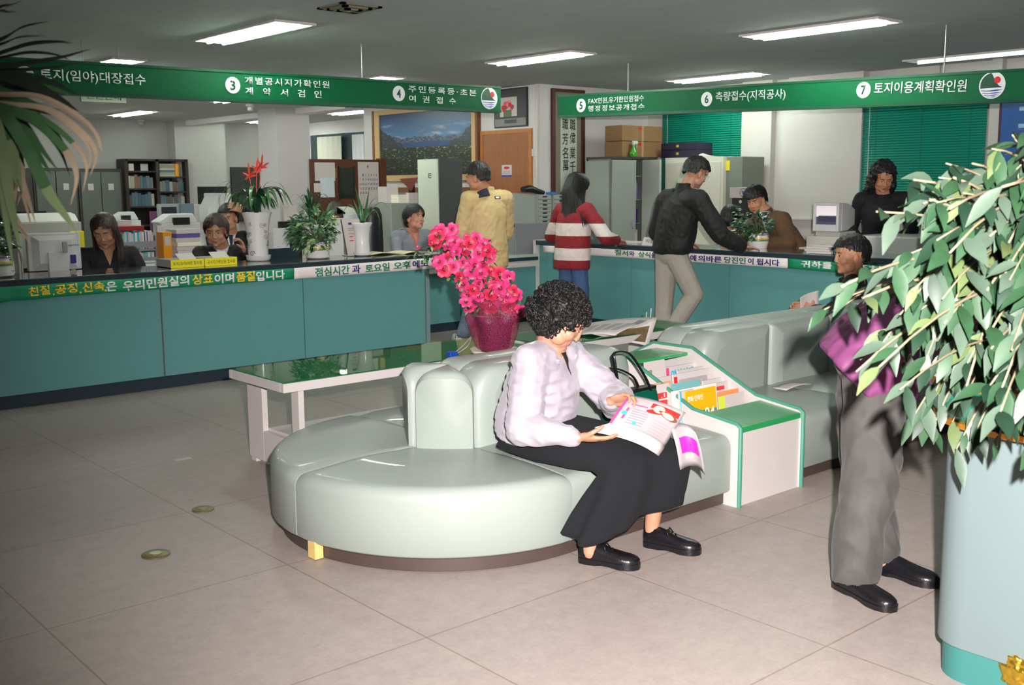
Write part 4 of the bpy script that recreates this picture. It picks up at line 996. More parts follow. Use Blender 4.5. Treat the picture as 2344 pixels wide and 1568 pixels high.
# tall steel locker: pale door toward the counters, dark side
ex = bxp(963, 1008, 1061, 362, 600, Y=10.30)
t = thing('metal_cabinet', 'tall pale steel locker with a dark glossy side behind the yellow jacket', 'cabinet', ((ex[0] + ex[1]) / 2, 10.6, 0))
MB().box(ex[0], ex[1], ex[2], ex[3], 0, ex[5]).build('body', mat('dark_steel', (84, 88, 88), .25, .1, 3, metal=.3), t, bevel=.004)
MB().box(ex[0] - .022, ex[0] - .001, ex[2] + .004, ex[3] - .004, .04, ex[5] - .01).build('door', mat('pale_locker', (206, 212, 196), .45, .04, 20), t, bevel=.004)
q = at(984, 402, X=ex[0] - .024); text('ㅌ', M_ink, frame(q, (0, -1, 0), (0, 0, 1)), .06, .055, t)
# mountain picture on the block wall
XB = 9.28
yl, yr = at(857, 330, X=XB - .06).y, at(1088, 330, X=XB - .06).y
zt_, zb_ = at(960, 244, X=XB - .06).z, at(925, 415, X=XB - .06).z
t = thing('framed_picture', 'large framed mountain landscape picture in a pale wooden frame', 'picture', (XB - .03, (yl + yr) / 2, zb_))
fb = .09
mb = MB(); x0, x1 = XB - .06, XB - .001
for q in ((yr, yr + fb, zb_, zt_), (yl - fb * 1.4, yl, zb_, zt_), (yr + fb, yl - fb * 1.4, zt_ - fb * .8, zt_), (yr + fb, yl - fb * 1.4, zb_, zb_ + fb)): MB().box(x0, x1, *q).build('frame_bar', M_palewood, t, bevel=.006)
MB().box(x0 - .005, x1, yl, yl + .05, zb_ - .05, zt_).build('side_strip', mat('brown_strip', (120, 74, 44), .5), t)
MB().box(x0 - .005, x1, yr - .05, yr, zb_ - .05, zt_).build('side_strip', mat('brown_strip', (120, 74, 44), .5), t)
# the photograph itself: procedural sky, ridges, lake and a blossom meadow
def landscape():
    m = bpy.data.materials.new('landscape_print'); m.use_nodes = True; nt = m.node_tree; L = nt.links.new; b = nt.nodes['Principled BSDF']; b.inputs['Roughness'].default_value = .35
    N = nt.nodes.new
    def mth(op, a_, b2=None, c=None):
        n = N('ShaderNodeMath'); n.operation = op
        for i, v in enumerate((a_, b2, c)):
            if v is None: continue
            if hasattr(v, 'links') or hasattr(v, 'is_linked'): L(v, n.inputs[i])
            else: n.inputs[i].default_value = v
        return n.outputs[0]
    def ramp(f, a_, b2, s0, s1):
        mx = N('ShaderNodeMix'); mx.data_type = 'RGBA'; mr = N('ShaderNodeMapRange'); mr.inputs[1].default_value = s0; mr.inputs[2].default_value = s1
        L(f, mr.inputs[0]); L(mr.outputs[0], mx.inputs['Factor'])
        for k, v in (('A', a_), ('B', b2)):
            if isinstance(v, tuple): mx.inputs[k].default_value = lin(v)
            else: L(v, mx.inputs[k])
        return mx.outputs['Result']
    uv = N('ShaderNodeUVMap'); sp = N('ShaderNodeSeparateXYZ'); L(uv.outputs[0], sp.inputs[0]); u, v = sp.outputs[0], sp.outputs[1]
    def nz(sc, det=6, sx=1, sy=1):
        mp = N('ShaderNodeMapping'); mp.inputs['Scale'].default_value = (sx, sy, 1); L(uv.outputs[0], mp.inputs[0]); n = N('ShaderNodeTexNoise'); n.inputs['Scale'].default_value = sc; n.inputs['Detail'].default_value = det; L(mp.outputs[0], n.inputs['Vector']); return n.outputs['Fac']
    cl = nz(4, 6, 1, 2.4)
    sky = ramp(v, (70, 116, 166), (10, 40, 92), .60, 1.0)
    cm = mth('MULTIPLY', cl, mth('SUBTRACT', 1.75, v)); sky = ramp(cm, sky, (196, 210, 226), .55, .86)
    edge = mth('ABSOLUTE', mth('SUBTRACT', u, .52))
    h1 = mth('ADD', mth('MULTIPLY', nz(9, 8, 1, .01), .22), .50); far = ramp(nz(40, 8), (38, 52, 76), (120, 132, 156), .42, .75)
    c1 = ramp(mth('SUBTRACT', v, h1), far, sky, -.004, .004)
    h2 = mth('ADD', mth('MULTIPLY', mth('POWER', mth('MULTIPLY', edge, 2.0), 2.2), .36), mth('MULTIPLY', nz(12, 8, 1, .01), .24)); h2 = mth('ADD', h2, .30)
    near = ramp(nz(50, 8), (18, 24, 34), (84, 94, 108), .45, .85)
    c2 = ramp(mth('SUBTRACT', v, h2), near, c1, -.004, .004)
    lake = ramp(mth('SUBTRACT', v, mth('ADD', .52, mth('MULTIPLY', nz(6, 3), .02))), (30, 66, 122), c2, -.004, .004)
    lk = ramp(mth('SUBTRACT', edge, .24), lake, c2, -.01, .03)
    mead = ramp(mth('ADD', nz(34, 5, 1, 1.3), mth('MULTIPLY', mth('SUBTRACT', v, .3), .15)), (14, 30, 16), (176, 186, 118), .56, .70)
    dk = ramp(nz(7, 3), (8, 16, 10), mead, .36, .56)
    fin = ramp(mth('SUBTRACT', v, mth('ADD', .43, mth('MULTIPLY', nz(20, 4), .03))), dk, lk, -.004, .006)
    L(fin, b.inputs['Base Color'])
    return m
def uv_quad(p, name, m, parent):
    me = bpy.data.meshes.new(name); me.from_pydata([tuple(q) for q in p], [], [(0, 1, 2, 3)]); uvl = me.uv_layers.new(name='UVMap')
    for i, c in enumerate(((0, 0), (1, 0), (1, 1), (0, 1))): uvl.data[i].uv = c
    return link(name, me, m, parent)
uv_quad([(x0 + .02, yl - fb * 1.4, zb_ + fb), (x0 + .02, yr + fb, zb_ + fb), (x0 + .02, yr + fb, zt_ - fb * .8), (x0 + .02, yl - fb * 1.4, zt_ - fb * .8)], 'print', landscape(), t)
MB().box(x0 - .01, x1, yr, yl, zb_ - .16, zb_ - .09).solo('wooden_rail', mat('brown_strip', (120, 74, 44), .5), 'brown wooden rail on the wall under the mountain picture', 'rail')
# door on the block wall
yl, yr = at(1109, 400, X=XB).y, at(1214, 400, X=XB).y; zt_ = at(1160, 306, X=XB).z
Md = mat('door_frame_wood', (176, 112, 56), .45, .2, 8)
df = MB().box(XB - .03, XB, yl, yl + .05, 0, zt_ + .05).box(XB - .03, XB, yr - .05, yr, 0, zt_ + .05).box(XB - .03, XB, yr, yl, zt_, zt_ + .05)
t = structure('door_1', MB().box(XB - .022, XB - .001, yr, yl, 0.01, zt_), M_wood)
df.build('door_frame', Md, t)
ps = at(1160, 391, X=XB - .025)
sgn = MB().box(XB - .027, XB - .0225, ps.y - .10, ps.y + .10, ps.z - .075, ps.z + .075).solo('door_sign', M_paper, 'small white warning sign with a red oval on the brown door', 'sign')
def flat_yz(M_, pts, m, nm): return MB().add([M_ @ V((a_, b2, 0)) for a_, b2 in pts], [tuple(range(len(pts)))]).build(nm, m, sgn, fix=False)
Mq = frame((XB - .0276, ps.y, ps.z), (0, -1, 0), (0, 0, 1))
flat_yz(Mq, [(.055 * math.cos(k * math.pi / 12), .038 + .018 * math.sin(k * math.pi / 12)) for k in range(24)], M_red, 'red_oval')
flat_yz(Mq, [(-.1, -.075), (.1, -.075), (.1, -.055), (-.1, -.055)], M_blue, 'blue_band')
for k in range(3): flat_yz(Mq, [(-.08, -.04 + k * .016), (.08, -.04 + k * .016), (.08, -.034 + k * .016), (-.08, -.034 + k * .016)], mat('grey_ink', (150, 146, 150), .7), 'text_line')
# framed flower picture above the door
yl, yr = at(1132, 248, X=XB - .02).y, at(1207, 248, X=XB - .02).y; zt_, zb_ = at(1170, 202, X=XB - .02).z, at(1170, 291, X=XB - .02).z
t = thing('framed_picture', 'dark framed picture of flowers hanging above the brown door', 'picture', (XB - .02, (yl + yr) / 2, zb_))
MB().box(XB - .03, XB - .001, yr, yl, zb_, zt_).build('frame', M_black, t, bevel=.004)
Mq = frame((XB - .0305, (yl + yr) / 2, (zt_ + zb_) / 2), (0, -1, 0), (0, 0, 1)); ww, hh = (yl - yr) / 2, (zt_ - zb_) / 2
def fq(x0, x1, y0, y1, m, nm, o=0): return MB().add([Mq @ V((ww * a_, hh * b2, .0004 * o)) for a_, b2 in ((x0, y0), (x1, y0), (x1, y1), (x0, y1))], [(0, 1, 2, 3)]).build(nm, m, t, fix=False)
fq(-.94, .94, -.94, .94, mat('dark_mount', (60, 56, 60), .4), 'mount'); fq(-.94, .94, -.94, -.55, mat('grey_mount', (128, 122, 124), .4, .2, 10), 'table_print', 1)
fq(-.62, .42, -.45, .55, M_paper, 'paper_print', 2)
for k in range(16):
    a1 = rb.uniform(0, 6.28); r = rb.uniform(0, .36); cx, cy = -.15 + r * math.cos(a1), .08 + r * math.sin(a1) * .8
    MB().add([Mq @ V((ww * (cx + .11 * math.cos(j * .785)), hh * (cy + .12 * math.sin(j * .785)), .0012 + .0003 * k)) for j in range(8)], [tuple(range(8))]).build('blossom_print', (M_red, MOR, MPK, mat('rust', (150, 70, 60), .5))[k % 4], t, fix=False)
fq(-.4, .1, -.45, -.1, mat('olive_print', (96, 110, 70), .5), 'vase_print', 3)
fq(-.35, .4, -.80, -.62, mat('slate_print', (66, 74, 84), .5), 'stone_print', 4)
# switches and thermostat beside the door
for (x0, x1, y0, y1, m, lab, nm) in ((1218, 1230, 340, 358, M_paper, 'white wall thermostat beside the brown door', 'thermostat'), (1225, 1231, 362, 407, mat('brass_plate', (170, 120, 50), .4), 'brown switch plate below the thermostat', 'switch_plate')):
    a1, b1 = at(x0, y1, X=XB - .01), at(x1, y0, X=XB - .01)
    MB().box(XB - .022, XB - .001, b1.y, a1.y, a1.z, b1.z).solo(nm, m, lab, 'wall switch', bevel=.003)
# calligraphy scroll
YW = 10.08
a1, b1 = at(1264, 440, Y=YW - .03), at(1338, 207, Y=YW - .03)
t = thing('calligraphy_scroll', 'tall framed calligraphy scroll with two columns of brush characters', 'picture', ((a1.x + b1.x) / 2, YW - .03, a1.z - .1))
Mf = mat('scroll_frame', (74, 34, 26), .5); Mmt = mat('scroll_mount', (126, 124, 104), .7); Msc = mat('scroll_paper', (196, 204, 192), .75, .05, 20)
zb_, zt_ = a1.z - .1, b1.z
for q in ((a1.x, a1.x + .05, zb_, zt_), (b1.x - .05, b1.x, zb_, zt_), (a1.x + .05, b1.x - .05, zt_ - .04, zt_), (a1.x + .05, b1.x - .05, zb_, zb_ + .05)): MB().box(q[0], q[1], YW - .045, YW - .001, q[2], q[3]).build('frame_bar', Mf, t, bevel=.004)
MB().box(a1.x + .05, b1.x - .05, YW - .02, YW - .001, zb_ + .05, zt_ - .04).build('mount', Mmt, t)
q0, q1 = at(1283, 300, Y=YW - .02).x, at(1320, 300, Y=YW - .02).x
MB().box(q0, q1, YW - .022, YW - .02, zb_ + .1, zt_ - .35).build('scroll', Msc, t)
for s, px, py in (('職', 1311, 286), ('偉', 1311, 316), ('業', 1311, 350), ('千', 1311, 382), ('職', 1294, 284), ('芳', 1294, 318), ('名', 1294, 350), ('萬', 1295, 379)):
    p = at(px, py, Y=YW - .024)
    text(s, M_ink, frame(p, (1, 0, 0), (0, 0, 1)), .105, .15, t, thick=0, bold=.01, name='character')
# ---- cabinets between middle desk and right counter (behind the long-haired woman)
Xc = 9.45
def rightbox(name, label, cat, x0, xm_, x1, yt, yb, Y, m, group=None, **k): return simple_box(name, label, cat, bxp(x0, xm_, x1, yt, yb, Y=Y), m, group, **k)
e = bxp(1176, 1178, 1229, 443, 512, Y=9.70)
simple_box('drawer_cabinet', 'pale green steel side of a small drawer cabinet beside the door', 'cabinet', (e[0], e[1], 9.70, 10.02, e[4], e[5]), M_grey, bevel=.004, rest=None)
e2 = bxp(1229, 1230, 1262, 446, 516, Y=9.68)
def drawers(t, X0, X1, Y0, Y1, z0, z1):
    n = 7; h = (z1 - z0 - .02) / n
    for k in range(n):
        d = MB().box(X0 + .01, X1 - .01, Y0 - .012, Y0, z0 + .01 + h * k + .004, z0 + .01 + h * (k + 1) - .004).build('drawer', M_grey, t, bevel=.003)
        MB().box((X0 + X1) / 2 - .035, (X0 + X1) / 2 + .035, Y0 - .015, Y0 - .012, z0 + .01 + h * (k + 1) - .022, z0 + .01 + h * (k + 1) - .006).build('handle', M_black, d)
simple_box('drawer_cabinet', 'grey cabinet of seven shallow drawers left of the long-haired woman', 'cabinet', (e2[0], e2[1], 9.68, 10.02, e2[4], e2[5]), M_grey, parts=drawers, rest=None)
e3 = bxp(1265, 1266, 1300, 446, 516, Y=9.66)
simple_box('drawer_cabinet', 'second grey drawer cabinet half behind the long-haired woman', 'cabinet', (e3[0] + .01, e3[1], 9.66, 10.02, e3[4], e3[5]), M_grey, parts=drawers, rest=None)
MB().box(e[0], e3[1], 9.64, 10.04, 0, min(e[4], e2[4], e3[4]) - .002).solo('low_cabinet', M_grey, 'low grey cabinet carrying the drawer units beside the door', 'cabinet', bevel=.006)
p = at(1222, 441, Y=9.7); z = e[5] + .003
MB().tube([at(1197, 434, Y=9.7), at(1212, 432, Y=9.7), at(1230, 438, Y=9.7), at(1244, 441, Y=9.7)], [.045, .06, .045, .03], 10, flat=.8).solo('handset', M_black, 'black device lying on top of the pale green steel cabinet', 'device', smooth=60)
MB().box(at(1262, 441, Y=9.65).x, at(1274, 441, Y=9.65).x, 9.65, 9.75, e3[5] + .002, e3[5] + .035).solo('stapler', mat('bright_blue', (40, 110, 180), .4), 'small blue thing on the drawer cabinets', 'stapler', bevel=.004)
for k, (x0, x1, yt, yb, Yq, lab) in enumerate(((1180, 1262, 512, 526, 9.35, 'grey video recorder on the shelf behind the lower desk'), (1188, 1258, 530, 552, 9.40, 'second grey machine under the video recorder'))):
    rightbox('office_machine', lab, 'machine', x0 - 2, x0, x1, yt, yb, Yq, mat('machine_grey', (122, 122, 128), .45), bevel=.006)
simple_box('paper_sheet_pile', 'crumpled white papers beside the end of the right counter', 'papers', bxp(1226, 1229, 1262, 534, 552, Y=9.36), M_paper, rest=.797)
# ---- grey metal cabinet with open doors, left of the black-jacket man
Yc = 9.35
A = at(1348, 560, Y=Yc + .35); Bm = at(1397, 560, Y=Yc); Bd = at(1452, 560, Y=Yc); Be = at(1500, 560, Y=Yc)
zt_ = at(1400, 362, Y=Yc).z
t = thing('metal_cabinet', 'grey steel cabinet with one door ajar behind the right counter', 'cabinet', ((Bm.x + Be.x) / 2, Yc + .2, 0))
MB().box(Bm.x, Bm.x + .02, Yc, Yc + .42, 0, zt_).build('side', M_lock, t)
MB().box(Be.x - .02, Be.x, Yc, Yc + .42, 0, zt_).build('side', M_lock, t)
MB().box(Bm.x, Be.x, Yc + .40, Yc + .42, 0, zt_).build('back', mat('cabinet_dark', (50, 50, 48), .6), t)
MB().box(Bm.x - .01, Be.x + .01, Yc - .02, Yc + .42, zt_ - .01, zt_ + .02).build('top', M_darkcab, t)
for z in (.4, .8, 1.1, 1.4, 1.7): 
    if z < zt_ - .1: MB().box(Bm.x + .02, Be.x - .02, Yc + .02, Yc + .40, z - .012, z).build('shelf', M_lock, t)
d = MB().box(Bm.x + .01, at(1452, 500, Y=Yc).x, Yc - .025, Yc - .003, .04, zt_ - .02).build('door', M_grey, t, bevel=.003)
hp = at(1444, 515, Y=Yc - .03)
MB().tube([hp + V((0, -.002, .04)), hp + V((0, -.03, .02)), hp + V((.01, -.03, -.05))], .009, 8).build('handle', M_metal, d, smooth=60)
d = MB().box(at(1468, 500, Y=Yc).x, at(1472, 500, Y=Yc).x, Yc - .30, Yc - .003, .04, zt_ - .02).build('door', mat('door_edge', (168, 176, 168), .4), t, bevel=.003)
d = MB().box(Bm.x - .012, Bm.x - .001, Yc + .02, Yc + .44, .04, zt_ - .03).build('door', M_grey, t, bevel=.003)
for k in range(10):
    x = at(1455, 500, Y=Yc).x + .004 + .011 * k
    for zz in (.81, 1.11, 1.41): pass
cols = [M_paper, MVI, MIV, M_paper, MRD, mat('deep_blue', (40, 40, 130), .5)]
for si, zz in enumerate((.801, 1.101, 1.401)):
    for k in range(4):
        x = at(1453, 500, Y=Yc).x + .006 + .03 * k
        MB().box(x, x + .024, Yc + .06, Yc + .30, zz, zz + rb.uniform(.16, .25)).solo('file_folder', cols[(k + si * 2) % 6], 'file folder inside the grey steel cabinet with a door ajar', 'file', 'files in the grey cabinet')
# cardboard boxes, spray bottle and case on the cabinets
for k, (y0, y1) in enumerate(((332, 359), (306, 331))):
    e = bxp(1423, 1472, 1518, y0, y1, Y=9.42)
    simple_box('cardboard_box', ('lower', 'upper')[k] + ' of two taped cardboard boxes on the grey steel cabinet', 'box', (at(1424, 340, Y=9.42).x, at(1516, 340, Y=9.42).x, 9.42, 9.72, zt_ + .022 + k * .20, zt_ + .022 + .195 + k * .20), M_cart, 'cardboard boxes on the cabinet', parts=lambda t, X0, X1, Y0, Y1, z0, z1: (MB().box((X0 + X1) / 2 - .02, (X0 + X1) / 2 + .02, Y0 - .001, Y1 + .001, z0, z1 + .001).build('tape', mat('packing_tape', (170, 140, 100), .3), t), MB().box(X0 + .40 * (X1 - X0), X0 + .48 * (X1 - X0), Y0 - .002, Y0, z1 - .05, z1 - .02).build('red_mark', M_red, t)))
p = at(1450, 358, Y=9.36); s = .0
t = thing('spray_bottle', 'green spray bottle with a white trigger in front of the cardboard boxes', 'bottle', (p.x, 9.36, zt_ + .022))
zz = zt_ + .022
MB().lathe([(.045, zz), (.055, zz + .03), (.05, zz + .07), (.022, zz + .11), (.018, zz + .15)], (p.x, 9.36, 0), 18).build('flask', mat('green_bottle', (70, 150, 50), .15, coat=.4), t, smooth=60)
MB().box(p.x - .02, p.x + .07, 9.345, 9.375, zz + .16, zz + .20).box(p.x - .014, p.x + .014, 9.346, 9.374, zz + .145, zz + .165).build('spray_head', M_crt, t, bevel=.006)
MB().tube([(p.x + .05, 9.36, zz + .165), (p.x + .065, 9.36, zz + .12)], .008, 8).build('trigger', mat('aqua_plastic', (120, 200, 200), .4), t)
# cream cabinet behind the black-jacket man
Yk = 8.70
K0, K1, K2 = at(1522, 500, Y=Yk), at(1654, 500, Y=Yk), 0
zk = at(1590, 358, Y=Yk).z
X1k = at(1654, 400, Y=Yk).x; Y1k = Yk
# its front faces the clerks; the right side is seen in shade
Mcr = mat('cream_steel', (214, 212, 198), .4, .04, 6)
t = thing('metal_cabinet', 'cream double-door steel cabinet behind the man in the black jacket', 'cabinet', ((K0.x + X1k) / 2, Yk + .2, 0))
XK0, XK1 = 10.62, 11.12
ya, yb_ = at(1522, 400, X=XK0).y, at(1655, 400, X=XK0).y
zk = at(1590, 360, X=XK0).z
MB().box(XK0, XK1, yb_, ya, 0, zk).build('body', Mcr, t, bevel=.005)
ymid = (ya + yb_) / 2
for y0, y1 in ((yb_ + .03, ymid - .004), (ymid + .004, ya - .03)):
    d = MB().box(XK0 - .02, XK0 - .001, y0, y1, .06, zk - .06).build('door', Mcr, t, bevel=.004)
    MB().box(XK0 - .035, XK0 - .02, (y1 - .05 if y0 < ymid - .1 else y0 + .02), (y1 - .02 if y0 < ymid - .1 else y0 + .05), 1.0, 1.1).build('handle', M_metal, d)
pe_ = at(1697, 400, X=XK1)
# shaded flank facing the room's right: a darker grey box carries the shade
MB().box(XK0 + .06, XK1, at(1699, 400, X=XK0 + .06).y, yb_ - .004, 0, zk - .005).solo('metal_cabinet', M_lock, 'grey box standing in for the shaded right side of the cream cabinet', 'cabinet', bevel=.005)
ynote = at(1664, 370, X=XK0 + .06).y
MB().box(XK0 + .056, XK0 + .0595, ynote - .045, ynote + .045, zk - .17, zk - .05).solo('sticky_note', M_yellow, 'yellow note stuck on the shaded right side of the cream cabinet', 'note')
yq0, yq1 = at(1519, 345, X=10.75).y, at(1602, 345, X=10.75).y
t = thing('case', 'dark navy case with gilt clasps on the cream cabinet', 'case', (10.85, (yq0 + yq1) / 2, zk))
MB().box(10.70, 11.0, yq1, yq0, zk + .002, zk + .10).build('base', mat('navy_case', (26, 20, 48), .5), t, bevel=.005)
MB().box(10.70, 11.0, yq1, yq0, zk + .101, zk + .19).build('lid', mat('navy_case', (26, 20, 48), .5), t, bevel=.005)
for z in (.055, .15): MB().box(10.692, 10.70, yq0 - .30, yq0 - .26, zk + z - .015, zk + z + .015).build('clasp', mat('gilt', (230, 200, 110), .3, metal=.7), t)
MB().grid(lambda u, v: V((10.66 + .25 * v, yq1 - .02 - .38 * u, zk + .004 + .05 * (1 - u) ** 3 * math.sin(math.pi * v))), 8, 4).solo('paper_sheet', M_paper, 'loose white paper on top of the cream cabinet', 'paper', solid=.001)
# white carton and black unit by the brown-jacket man
e = bxp(1668, 1684, 1712, 429, 453, Y=7.75)
def carton(t, X0, X1, Y0, Y1, z0, z1):
    M_ = frame(((X0 + X1) / 2 + .02, Y0 - .001, (z0 + z1) / 2), (1, 0, 0), (0, 0, 1)); mb = MB(); n = 24
    rs = [[M_ @ V((r * math.cos(k * 6.283 / n), r * math.sin(k * 6.283 / n), 0)) for k in range(n)] for r in (.052, .058)]
    mb.rings(rs, caps=False).build('printed_ring', mat('brown_print', (120, 70, 60), .6), t, fix=False)
    MB().add([M_ @ V(q) for q in ((-.035, .02, 0), (.035, .02, 0), (0, -.03, 0))], [(0, 1, 2)]).build('printed_emblem', mat('print_blue', (90, 110, 160), .6), t, fix=False)
Xq = 10.3; yy0, yy1 = at(1670, 440, X=Xq).y, at(1706, 440, X=Xq).y; z0, z1 = at(1690, 453, X=Xq).z, at(1690, 429, X=Xq).z
simple_box('carton', 'white carton with a round brown print beside the brown-blazer man', 'box', (Xq, Xq + .3, yy1 - .05, yy0, z0, z1), M_paper, parts=lambda t, X0, X1, Y0, Y1, za, zb2: (MB().rings([[frame((X0 - .002, (Y0 + Y1) / 2 - .06, (za + zb2) / 2), (0, -1, 0), (0, 0, 1)) @ V((r * math.cos(k * .2618), r * math.sin(k * .2618), 0)) for k in range(24)] for r in (.045, .052)], caps=False).build('printed_ring', mat('brown_print', (120, 70, 60), .6), t, fix=False), MB().add([frame((X0 - .002, (Y0 + Y1) / 2 - .06, (za + zb2) / 2), (0, -1, 0), (0, 0, 1)) @ V(q) for q in ((-.03, .02, 0), (.03, .02, 0), (0, -.03, 0))], [(0, 1, 2)]).build('printed_emblem', mat('print_blue', (90, 110, 160), .6), t, fix=False)))
simple_box('speaker_unit', 'black unit with a round badge under the white carton', 'machine', (Xq + .01, Xq + .29, yy1 - .05, yy0 - .03, z0 - .24, z0 - .004), M_black, parts=lambda t, X0, X1, Y0, Y1, za, zb2: MB().lathe([(.02, 0), (.02, .003)], n=14, M=Matrix.Translation((X0, (Y0 + Y1) / 2, zb2 - .04)) @ Matrix.Rotation(rad(-90), 4, 'Y')).build('badge', M_beige, t))
MB().box(Xq - .05, Xq + .4, yy1 - .2, yy0 + .05, 0, z0 - .242).solo('low_cabinet', M_beige, 'low beige cabinet carrying the black unit and white carton', 'cabinet', bevel=.005)
# wall sockets panel low right
# CRT monitor at the right counter
Xm = 9.45
y0, y1 = at(1860, 510, X=Xm).y, at(1919, 510, X=Xm).y; z0, z1 = at(1890, 530, X=Xm).z, at(1890, 464, X=Xm).z
t = thing('monitor', 'beige tube monitor on the desk behind the right counter', 'monitor', (Xm + .2, (y0 + y1) / 2, z0 - .16), 'office monitors')
for q in ((y1, y1 + .03, z0, z1), (y0 - .03, y0, z0, z1), (y1 + .03, y0 - .03, z0, z0 + .07), (y1 + .03, y0 - .03, z1 - .03, z1)): MB().box(Xm, Xm + .06, *q).build('bezel', M_crt, t, bevel=.006)
MB().box(Xm + .02, Xm + .06, y1 + .03, y0 - .03, z0 + .07, z1 - .03).build('screen', mat('monitor_glass', (90, 92, 116), .08), t)
MB().box(Xm + .017, Xm + .02, y1 + .03, y0 - .03, z1 - .14, z1 - .03).build('window_print', mat('lit_window', (236, 226, 232), .4, emit=(236, 226, 232), estr=.35), t)
MB().box(Xm + .017, Xm + .02, y1 + .035, y1 + .24, z0 + .10, z1 - .13).build('window_print', mat('dim_window', (70, 70, 96), .3), t)
rs = [[V((x, y1 + i, z0 + i)), V((x, y0 - i, z0 + i)), V((x, y0 - i, z1 - i * 1.2)), V((x, y1 + i, z1 - i * 1.2))] for x, i in ((Xm + .06, .0), (Xm + .2, .01), (Xm + .40, .06))]
MB().rings(rs).build('casing', M_crt, t, bevel=.008)
MB().box(Xm + .06, Xm + .36, y1 + .02, y0 - .0, z0 - .05, z0 - .002).box(Xm + .02, Xm + .42, y1 - .04, y0 + .08, z0 - .16, z0 - .05).build('base_unit', M_beige, t, bevel=.006)
MB().box(Xm - .05, Xm + .5, y1 - .2, y0 + .12, .741, z0 - .163).solo('computer_case', M_beige, 'flat beige computer case under the tube monitor', 'computer', bevel=.006)
MB().box(Xm - .1, Xm + .5, y1 - .9, y1 - .25, .741, z0 - .02).solo('office_machine', mat('machine_pale', (186, 186, 186), .5), 'pale office machine right of the tube monitor, behind the leaves', 'machine', bevel=.02)
# books and boxes on the right counter
Xb = 8.52
z = CT + .002
for k, (xa, xb_, h, m, lab) in enumerate(((1843, 1900, .022, M_paper, 'lowest white book in the stack on the right counter'), (1838, 1896, .018, MLG, 'second grey-white book in the stack on the right counter'), (1842, 1894, .022, M_paper, 'third white book with a yellow tab on the right counter'), (1853, 1912, .016, M_paper, 'topmost white book in the stack on the right counter'))):
    ya, yb_ = at(xa, 575, X=Xb).y, at(xb_, 575, X=Xb).y
    MB().box(Xb + .02, Xb + .26, yb_, ya, z, z + h).solo('book', m, lab, 'book', 'books on the right counter', bevel=.002); z += h + .001
ya, yb_ = at(1896, 575, X=Xb).y, at(1935, 575, X=Xb).y
MB().box(Xb + .03, Xb + .27, yb_, ya - .04, CT + .002, CT + .055).solo('book', MTL, 'teal book beside the white book stack on the right counter', 'book', bevel=.002)
# small name plate and magazines at the left part of the right counter
pa = at(1489, 553, X=8.55)
t = thing('name_plate', 'small white name plate on the right counter beside the black jacket', 'sign', (8.55, pa.y, CT + .001))
MB().add([(8.52, pa.y + .10, CT + .001), (8.52, pa.y - .10, CT + .001), (8.56, pa.y - .10, CT + .085), (8.56, pa.y + .10, CT + .085), (8.60, pa.y + .10, CT + .001), (8.60, pa.y - .10, CT + .001)], [(0, 1, 2, 3), (3, 2, 5, 4), (0, 3, 4), (1, 5, 2), (0, 4, 5, 1)]).build('plate', M_paper, t)
text('직업', M_ink, frame((8.5365, pa.y, CT + .045), (0, -1, 0), (.42, 0, .9)), .12, .04, t, thick=0)
for k, (xa, xb_) in enumerate(((1395, 1475), (1400, 1472))):
    ya, yb_ = at(xa, 553, X=8.6).y, at(xb_, 553, X=8.6).y
    MB().box(8.50, 8.76, yb_, ya, CT + .002 + .013 * k, CT + .013 + .013 * k).solo('magazine', M_paper, ('lower', 'upper')[k] + ' of two magazines lying on the right counter beside the striped sweater', 'magazine', bevel=.001)
# blue poster at the far right and its white post
Xp = 11.10
ya, yb_ = at(2288, 330, X=Xp).y, at(2420, 330, X=Xp).y; zt_ = at(2310, 232, X=Xp).z
t = thing('wall_poster', 'blue information poster at the right edge behind the leaves', 'poster', (Xp, (ya + yb_) / 2, 1.0))
def blue_grad():
    m = mat('poster_blue', (40, 90, 160), .35, .12, 2)
    return m
MB().box(Xp, Xp + .02, yb_, ya, 1.0, zt_).build('sheet', blue_grad(), t)
MB().box(Xp - .005, Xp + .02, ya, ya + .02, 1.0, zt_).build('edge', mat('maroon', (80, 30, 50), .5), t)
for k in range(6):
    MB().box(Xp - .0015, Xp, ya - .55 + .04 * (k % 3), ya - .18, zt_ - .10 - .17 * k, zt_ - .06 - .17 * k).build('text_line', mat('pale_blue_ink', (150, 190, 220), .6), t)
# old green notice plate hanging behind the left sign
a1, b1 = at(186, 232, Y=9.4), at(288, 214, Y=9.4)
t = thing('hanging_sign', 'pale notice plate hanging behind the left green sign', 'sign', ((a1.x + b1.x) / 2, 9.4, a1.z))
MB().box(a1.x, b1.x, 9.4, 9.43, a1.z, b1.z + .12).build('plate', mat('pale_green_plate', (150, 164, 140), .5), t)
text('민원안내', M_dkgreen, frame(((a1.x + b1.x) / 2, 9.398, a1.z + .052), (1, 0, 0), (0, 0, 1)), .3, .06, t)
for x in (a1.x + .04, b1.x - .04): MB().tube([(x, 9.415, b1.z + .11), (x, 9.415, CZ - .001)], .004, 6).build('wire', M_metal, t)
